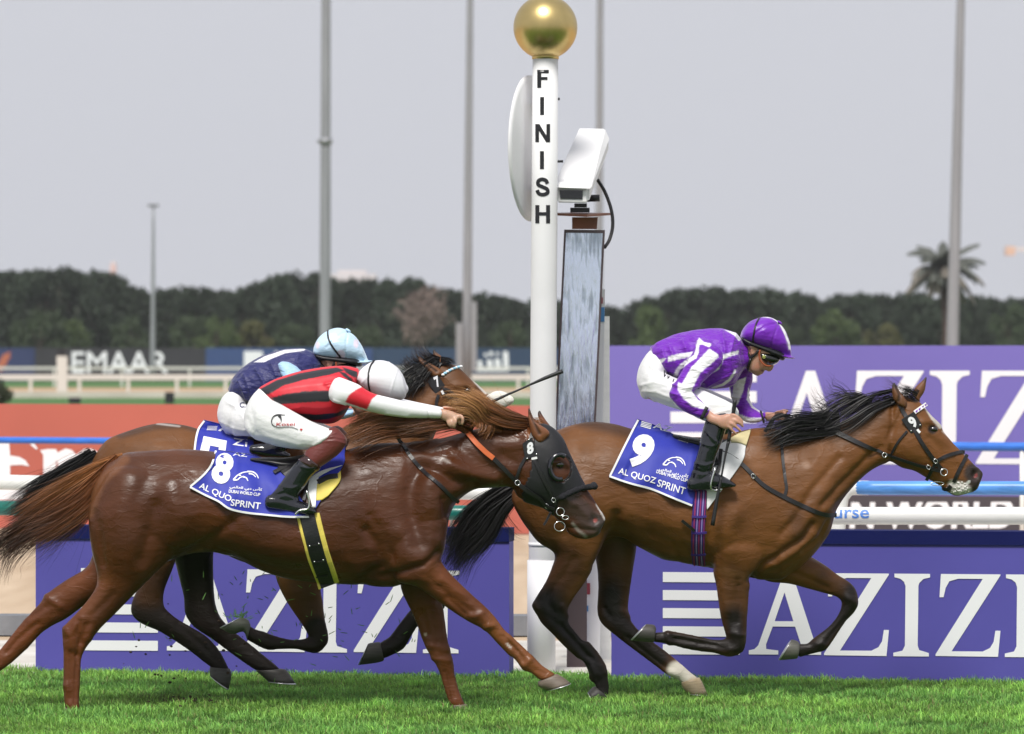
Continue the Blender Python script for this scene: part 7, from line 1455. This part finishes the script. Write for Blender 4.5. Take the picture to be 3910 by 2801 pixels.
for mirr, sx, sy in ((False, 0, 0), (True, 20, -10)):
    shell('gaiter', [loft(mir(gai, sx, sy), DD, Y, 20, 3, mirror=mirr, grow=.003)], MT['burgundy'], r8, voxel=.005, folds=[(DD, [(960, 860), (1040, 840), (1110, 860)], 4, .003), (DD, [(940, 880), (1050, 870), (1120, 890)], 4, .003), (DD, [(980, 840), (1060, 815), (1100, 840)], 4, .003)])
    shell('boot', [loft(mir(boot, sx, sy), DD, Y, 20, 3, mirror=mirr), loft(mir(foot, sx, sy), DD, Y, 18, 3, mirror=mirr)], MT['patent'], r8, voxel=.005, wr=.0015, folds=[(DD, [(790, 1040), (850, 1060), (910, 1060)], 5, .004), (DD, [(620, 1250), (700, 1230), (780, 1260)], 6, -.004), (DD, [(660, 1180), (740, 1200), (820, 1180)], 6, .003), (DD, [(590, 1325), (700, 1340), (850, 1365)], 4, .003)])
link('boot_top', fixn(mesh_of('boot_top', [loft([(842, 962, 950, 1055, .057, -.29), (790, 1000, 930, 1085, .059, -.29)], DD, Y, 20, 3, cap=.05)])), mat('brown_patent', (.035, .012, .012), .15, coat=.5), r8)
# helmet eight: seen from behind, cap tipped forward
rows8 = [(1050, 950, 1095, 1060, .07, 0), (1120, 860, 1165, 1160, .1), (1230, 770, 1275, 1232, .118), (1350, 714, 1415, 1290, .128), (1480, 712, 1550, 1325, .126), (1610, 758, 1670, 1335, .117), (1730, 858, 1760, 1325, .097), (1800, 978, 1812, 1290, .068), (1838, 1085, 1838, 1215, .035)]
me = fuse('helmet_cover', [loft(rows8, M, Y, 28, 4)], .0055, 3); v = co(me); n = normals(me); px, py = proj(v); d = np.zeros(len(v))
for pts in ([(1130, 1080), (1300, 880), (1560, 750)], [(1690, 850), (1620, 1100), (1560, 1290)], [(1560, 750), (1760, 950), (1810, 1250)]): d += .003*np.exp(-(pdist(px, py, Zp(M, *pts))/3.5)**2)
setco(me, v+n*d[:, None]); setcol(me, np.tile((.76, .76, .80), (len(v), 1))); o = link('helmet_cover', me, MT['attr_glossy'], r8); hb8 = bvh_of(me)
free_strap('goggle_strap', M, [(1335, 718), (1275, 820), (1245, 960), (1250, 1080), (1272, 1190)], 7, Y-.1, LE, r8, hb8, .002)
bbr = bvh_of(br.data)
label_on('lettering', 'Kosei', DD, (640, 768), (768, 766), (3, -22), bbr, mat('red_print', (.42, .02, .03), .5), r8, .005, .01)
KS = [[(660, 692), (625, 700), (608, 730), (615, 760), (650, 778), (700, 776), (750, 778), (790, 792)], [(625, 700), (650, 690), (702, 692)], [(660, 695), (672, 715), (675, 738)]]
for l, w0, w1 in zip(KS, (7, 10, 22), (4, 4, 3)): pdecal('logo_stroke', ribbon2(l, w0, w1), DD, bbr, MT['black_vinyl'], r8, .005)
pdecal('heart', poly2([[(812, 802), (803, 792), (806, 785), (812, 788), (818, 784), (823, 790)]]), DD, bbr, mat('red_heart', (.5, .02, .03), .5), r8, .005)
link('stirrup', mesh_of('stirrup', [tube(catmull([tuple(W(*DD(x, y), Y-.345)) for x, y in ((850, 1215), (868, 1290), (858, 1340), (800, 1352), (770, 1380))], 5), .006, 8)]), MT['steel'], s8)

# ================= rider seven
Y = Y7
NV, LBL = (.020, .022, .12), (.40, .62, .86)
tors = [(318, 495, 440, 592, .13, 0), (345, 438, 500, 622, .155), (420, 363, 600, 642, .168), (520, 303, 700, 662, .178), (620, 265, 780, 642, .186), (720, 245, 850, 602, .18), (805, 240, 898, 522, .155), (870, 253, 925, 425, .105), (912, 288, 942, 382, .078)]
slv = [(650, 340, 830, 400, .075, -.15), (680, 430, 820, 470, .07, -.19), (760, 555, 865, 525, .06, -.22), (800, 610, 870, 560, .058, -.23)]
fore = [(790, 580, 865, 540, .056, -.23), (950, 690, 985, 612, .05, -.21), (1080, 725, 1110, 655, .043, -.19), (1160, 706, 1175, 655, .035, -.17)]
pelv = [(325, 515, 450, 595, .135, 0), (268, 570, 470, 685, .16), (238, 650, 450, 785, .168), (238, 722, 400, 832, .14), (275, 792, 350, 830, .09)]
thi = [(380, 600, 350, 838, .1, -.09), (520, 650, 470, 842, .095, -.15), (640, 700, 600, 852, .085, -.21), (740, 740, 700, 872, .072, -.25), (810, 780, 770, 880, .058, -.26)]
boot = [(690, 790, 820, 850, .055, -.265), (640, 850, 760, 900, .052, -.27), (560, 890, 680, 960, .046, -.28), (500, 905, 590, 985, .042, -.28)]
foot = [(468, 900, 470, 965, .034, -.28), (560, 890, 560, 985, .042), (650, 925, 640, 990, .042), (740, 960, 730, 990, .03)]
zh7 = rot_tpl(*J(1690, 600), math.radians(-14), *M(770, 505), 1.0)
prt = [loft(r, DD, Y, 18, 3, **S_) for r in (tors, slv, fore, pelv, thi, boot, foot)]+[loft(mir(r, 20, -8), DD, Y, 18, 3, mirror=True, **S_) for r in (slv, fore, thi, boot, foot)]+head_parts(zh7, Y)
for mirr, sgn in ((False, -1), (True, 1)):
    prt += [loft([(1160, 700, 1172, 650, .02, -.17), (1190, 690, 1205, 645, .025), (1220, 685, 1225, 650, .018)], DD, Y, 12, 3, mirror=mirr)]+[finger(DD, [(1200, 655+k*9, sgn*.17), (1226, 658+k*9, sgn*.175), (1230, 668+k*8, sgn*.165), (1214, 676+k*7, sgn*.155)], .0095, Y) for k in range(4)]+[finger(DD, [(1190, 650, sgn*.15), (1215, 646, sgn*.145), (1232, 655, sgn*.15)], .0105, Y)]
me = body_mesh(prt, zh7, Y, lambda c, px, py, v: paint(c, px, py, Zp(zh7, (1480, 800), (1600, 1000)), 40, (.36, .17, .12), .7, .6))
r7 = thing('person', 'rider in navy and light blue silks with light blue spotted cap', 'person', W(*DD(480, 850), Y))
link('body', me, MT['skin'], r7)
silk('jacket', [loft(tors, DD, Y, 22, 3, grow=.004)], NV, [(DD, [(485, 330), (560, 288), (700, 243), (845, 236), (830, 250), (700, 268), (620, 300), (560, 328)], WHT), (DD, [(905, 330), (960, 330), (945, 400), (900, 390)], (.05, .06, .2))], MT['attr_silk'], r7, wr=.006, folds=[(DD, [(800, 260), (780, 330), (820, 380)], 8, .007), (DD, [(500, 380), (560, 480)], 10, .008), (DD, [(420, 420), (470, 560)], 9, .007), (DD, [(600, 330), (640, 420)], 9, .006), (DD, [(380, 460), (430, 570)], 7, .006)], seed=8)
for mirr, sx, sy in ((False, 0, 0), (True, 20, -8)):
    silk('sleeve', [loft(mir(slv, sx, sy), DD, Y, 18, 3, mirror=mirr), loft(mir(fore, sx, sy), DD, Y, 16, 3, mirror=mirr)], LBL, [(DD, [(1080, 600), (1200, 600), (1200, 740), (1120, 740)], LBL)], MT['attr_silk'], r7, wr=.005, seed=6)
    shell('boot', [loft(mir(boot, sx, sy), DD, Y, 18, 3, mirror=mirr), loft(mir(foot, sx, sy), DD, Y, 18, 3, mirror=mirr)], MT['patent'], r7, voxel=.005, wr=.002)
br = shell('breeches', [loft(pelv, DD, Y, 22, 3), loft(thi, DD, Y, 20, 3), loft(mir(thi, 20, -8), DD, Y, 20, 3, mirror=True)], MT['breeches'], r7, folds=[(DD, [(300, 600), (380, 660), (430, 740)], 7, .004), (DD, [(260, 740), (330, 780), (420, 800)], 7, .004), (DD, [(330, 620), (420, 650)], 6, .004)], wr=.002)
label_on('lettering', 'C.H', DD, (387, 640), (462, 642), (3, -36), bvh_of(br.data), mat('navy_print', (.02, .03, .12), .5), r7, .005, .012)
def cp7(c, px, py, v):
    for x, y, rx, ry in ((705, 338, 66, 48), (815, 620, 74, 70), (1055, 450, 42, 70), (458, 475, 34, 56)):
        X, Yy = M(x, y); s = 1/4.062; m = ((px-X)/(rx*s))**2+((py-Yy)/(ry*s))**2 < 1; c[m] = (.74, .68, .80)
hb7, ho7 = helmet(zh7, Y, r7, (.52, .72, .88), cp7, MT['attr_helmet'], strap_pts=((1595, 285), (1570, 420), (1600, 560), (1650, 680), (1700, 790)))
goggles(zh7, Y, r7)
bB7 = bvh_of(me)
for pts in ([(1290, 735), (1340, 850), (1420, 960), (1440, 985)], [(1585, 835), (1530, 900), (1470, 950), (1440, 985)]): free_strap('chin_strap', zh7, pts, 10, Y-.07, LE, r7, bB7, .006)
# ------------------------------------------------------------------ turf and flying bits
def grass(n, x0, x1, y0, y1, seed, lmin, lmax, wd):
    r = np.random.default_rng(seed); x = r.uniform(x0, x1, n); y = r.uniform(y0, y1, n)
    k = y < 2.12-.155*x                                   # in front of the boards' line
    x, y = x[k], y[k]; m = len(x)
    cl = np.sin(x*5.1+np.sin(y*4)*1.3)+np.sin(y*7.3+x*2.1)+np.sin(x*11.7-y*9.1)*.7
    cl2 = np.sin(x*17+2*np.sin(y*9))+np.sin(y*23+x*13+np.sin(x*7)*2)+np.sin(x*29-y*11)
    L_ = r.uniform(lmin, lmax, m)*(1+.14*cl+.10*cl2); az = r.uniform(0, 2*PI, m); lean = r.uniform(.3, 1.25, m)
    dx, dy = np.cos(az), np.sin(az); dx = dx*.95-.12; 
    b = np.stack([x, y, np.full(m, -.006)], 1); s = np.stack([-np.sin(az+r.normal(size=m)*.6), np.cos(az), np.zeros(m)], 1)*(wd*r.uniform(.6, 1.3, m))[:, None]
    up = np.array((0, 0, 1.0)); d = np.stack([dx, dy, np.zeros(m)], 1)
    mid = b+(up*(L_*(.62-.2*lean))[:, None])+d*(L_*lean*.28)[:, None]; tip = b+up*(L_*(1-.42*lean))[:, None]+d*(L_*lean*.85)[:, None]
    V = np.stack([b-s, b+s, mid+s*.75, mid-s*.75, tip], 1).reshape(-1, 3)
    i = np.arange(m)*5
    me = bpy.data.meshes.new('grass'); me.vertices.add(len(V)); me.vertices.foreach_set('co', V.ravel())
    q = np.stack([i, i+1, i+2, i+3], 1); t = np.stack([i+3, i+2, i+4], 1)
    loops = np.concatenate([np.concatenate([q, t], 1).ravel()]); me.loops.add(len(loops)); me.loops.foreach_set('vertex_index', loops)
    me.polygons.add(2*m); st = np.stack([np.arange(m)*7, np.arange(m)*7+4], 1).ravel(); tot = np.tile([4, 3], m)
    me.polygons.foreach_set('loop_start', st); me.update(calc_edges=True); me.validate()
    tone = r.uniform(.6, 1.35, m)*(1+.16*cl+.20*cl2); dry = r.random(m) < .04
    yel = r.uniform(0, 1, m)+.25*np.sin(x*1.9+y*3.1)
    c = np.stack([(.17+.09*yel)*tone, (.375+.085*yel)*tone, .088*tone], 1); c[dry] = (.30, .27, .12)
    # scuffed soil patch under the rear hooves
    k2 = np.exp(-(((x-(-3.0+1.05))/.33)**2+((y+.05)/.28)**2))[:, None]*.8*(r.random(m) < .75)[:, None]; c = c*(1-k2)+np.array((.05, .035, .018))*k2
    c = np.repeat(c[:, None, :], 5, 1); c[:, :2] *= .92; setcol(me, np.clip(c, 0, 1).reshape(-1, 3)); return me
gm = mat('grass_blade', attr='col', rough=.55, spec=.3)
n = gm.node_tree; tr = n.nodes.new('ShaderNodeBsdfTranslucent'); mx = n.nodes.new('ShaderNodeMixShader'); mx.inputs[0].default_value = .38
at = [q for q in n.nodes if q.type == 'ATTRIBUTE'][0]; n.links.new(at.outputs['Color'], tr.inputs['Color']); n.links.new(n.nodes['Principled BSDF'].outputs[0], mx.inputs[1]); n.links.new(tr.outputs[0], mx.inputs[2])
n.links.new(mx.outputs[0], n.nodes['Material Output'].inputs['Surface'])
o = link('grass', grass(340000, -4.9, 4.9, -4.2, 2.8, 5, .026, .060, .0028), gm); o['kind'] = 'stuff'; o['label'] = 'bright green cropped turf with tufts along the boards'
def bits(name, n, gen, mt, mk, lab):
    P = [mk(gen()) for _ in range(n)]; o = link(name, mesh_of(name, P, False), mt); o['kind'] = 'stuff'; o['label'] = lab; return o
def clod(p):
    r = random.uniform(.003, .008); e = ellipsoid(p, (r*random.uniform(.8, 1.8), r, r*random.uniform(.6, 1.1)), 6, 4); return ([tuple(Vector(v)+Vector((random.uniform(-1, 1), 0, random.uniform(-1, 1)))*r*.3) for v in e[0]], e[1])
def blade(p):
    a = random.uniform(0, PI); L_ = random.uniform(.015, .05); d = Vector((math.cos(a), random.uniform(-.3, .3), math.sin(a)))*L_; s = Vector((-math.sin(a), 0, math.cos(a)))*.0022
    q = Vector(p); return ([tuple(q-s), tuple(q+s), tuple(q+d*.6+s), tuple(q+d), tuple(q+d*.6-s)], [(0, 1, 2, 3, 4)])
soil = mat('flying_soil', (.035, .02, .012), .9)
bits('flying_clods', 42, lambda: W(*D(random.gauss(440, 75), random.gauss(1440, 42)), random.uniform(-.3, .7)), soil, clod, 'small dark clods of soil thrown up behind the hooves')
bits('scuffed_soil', 70, lambda: (lambda q: (q.x, q.y, random.uniform(.005, .03)))(W(*D(random.gauss(430, 50), HOR/DS), random.gauss(-.25, .12))), soil, clod, 'dark scuffed soil in the turf under the rear hooves')
GB = mat('flying_grass', (.09, .22, .04), .6)
bits('flying_grass', 110, lambda: W(*D(random.gauss(640, 160), random.gauss(1365, 60)), random.uniform(-.4, .9)), GB, blade, 'loose bits of grass flying behind the hooves')
tuft = []
for (zf, x, y, Yy) in ((F, 1180, 1112, Y7-.14), (I, 425, 1480, Y8-.14), (G, 720, 645, Y7-.16)):
    for k in range(14):
        q = W(*zf(x+random.gauss(0, 26), y+random.gauss(0, 7)), Yy); tuft.append(blade(q))
o = link('grass_on_hooves', mesh_of('grass_on_hooves', tuft, False), GB); o['kind'] = 'stuff'; o['label'] = 'cut grass stuck to the lifted hooves'
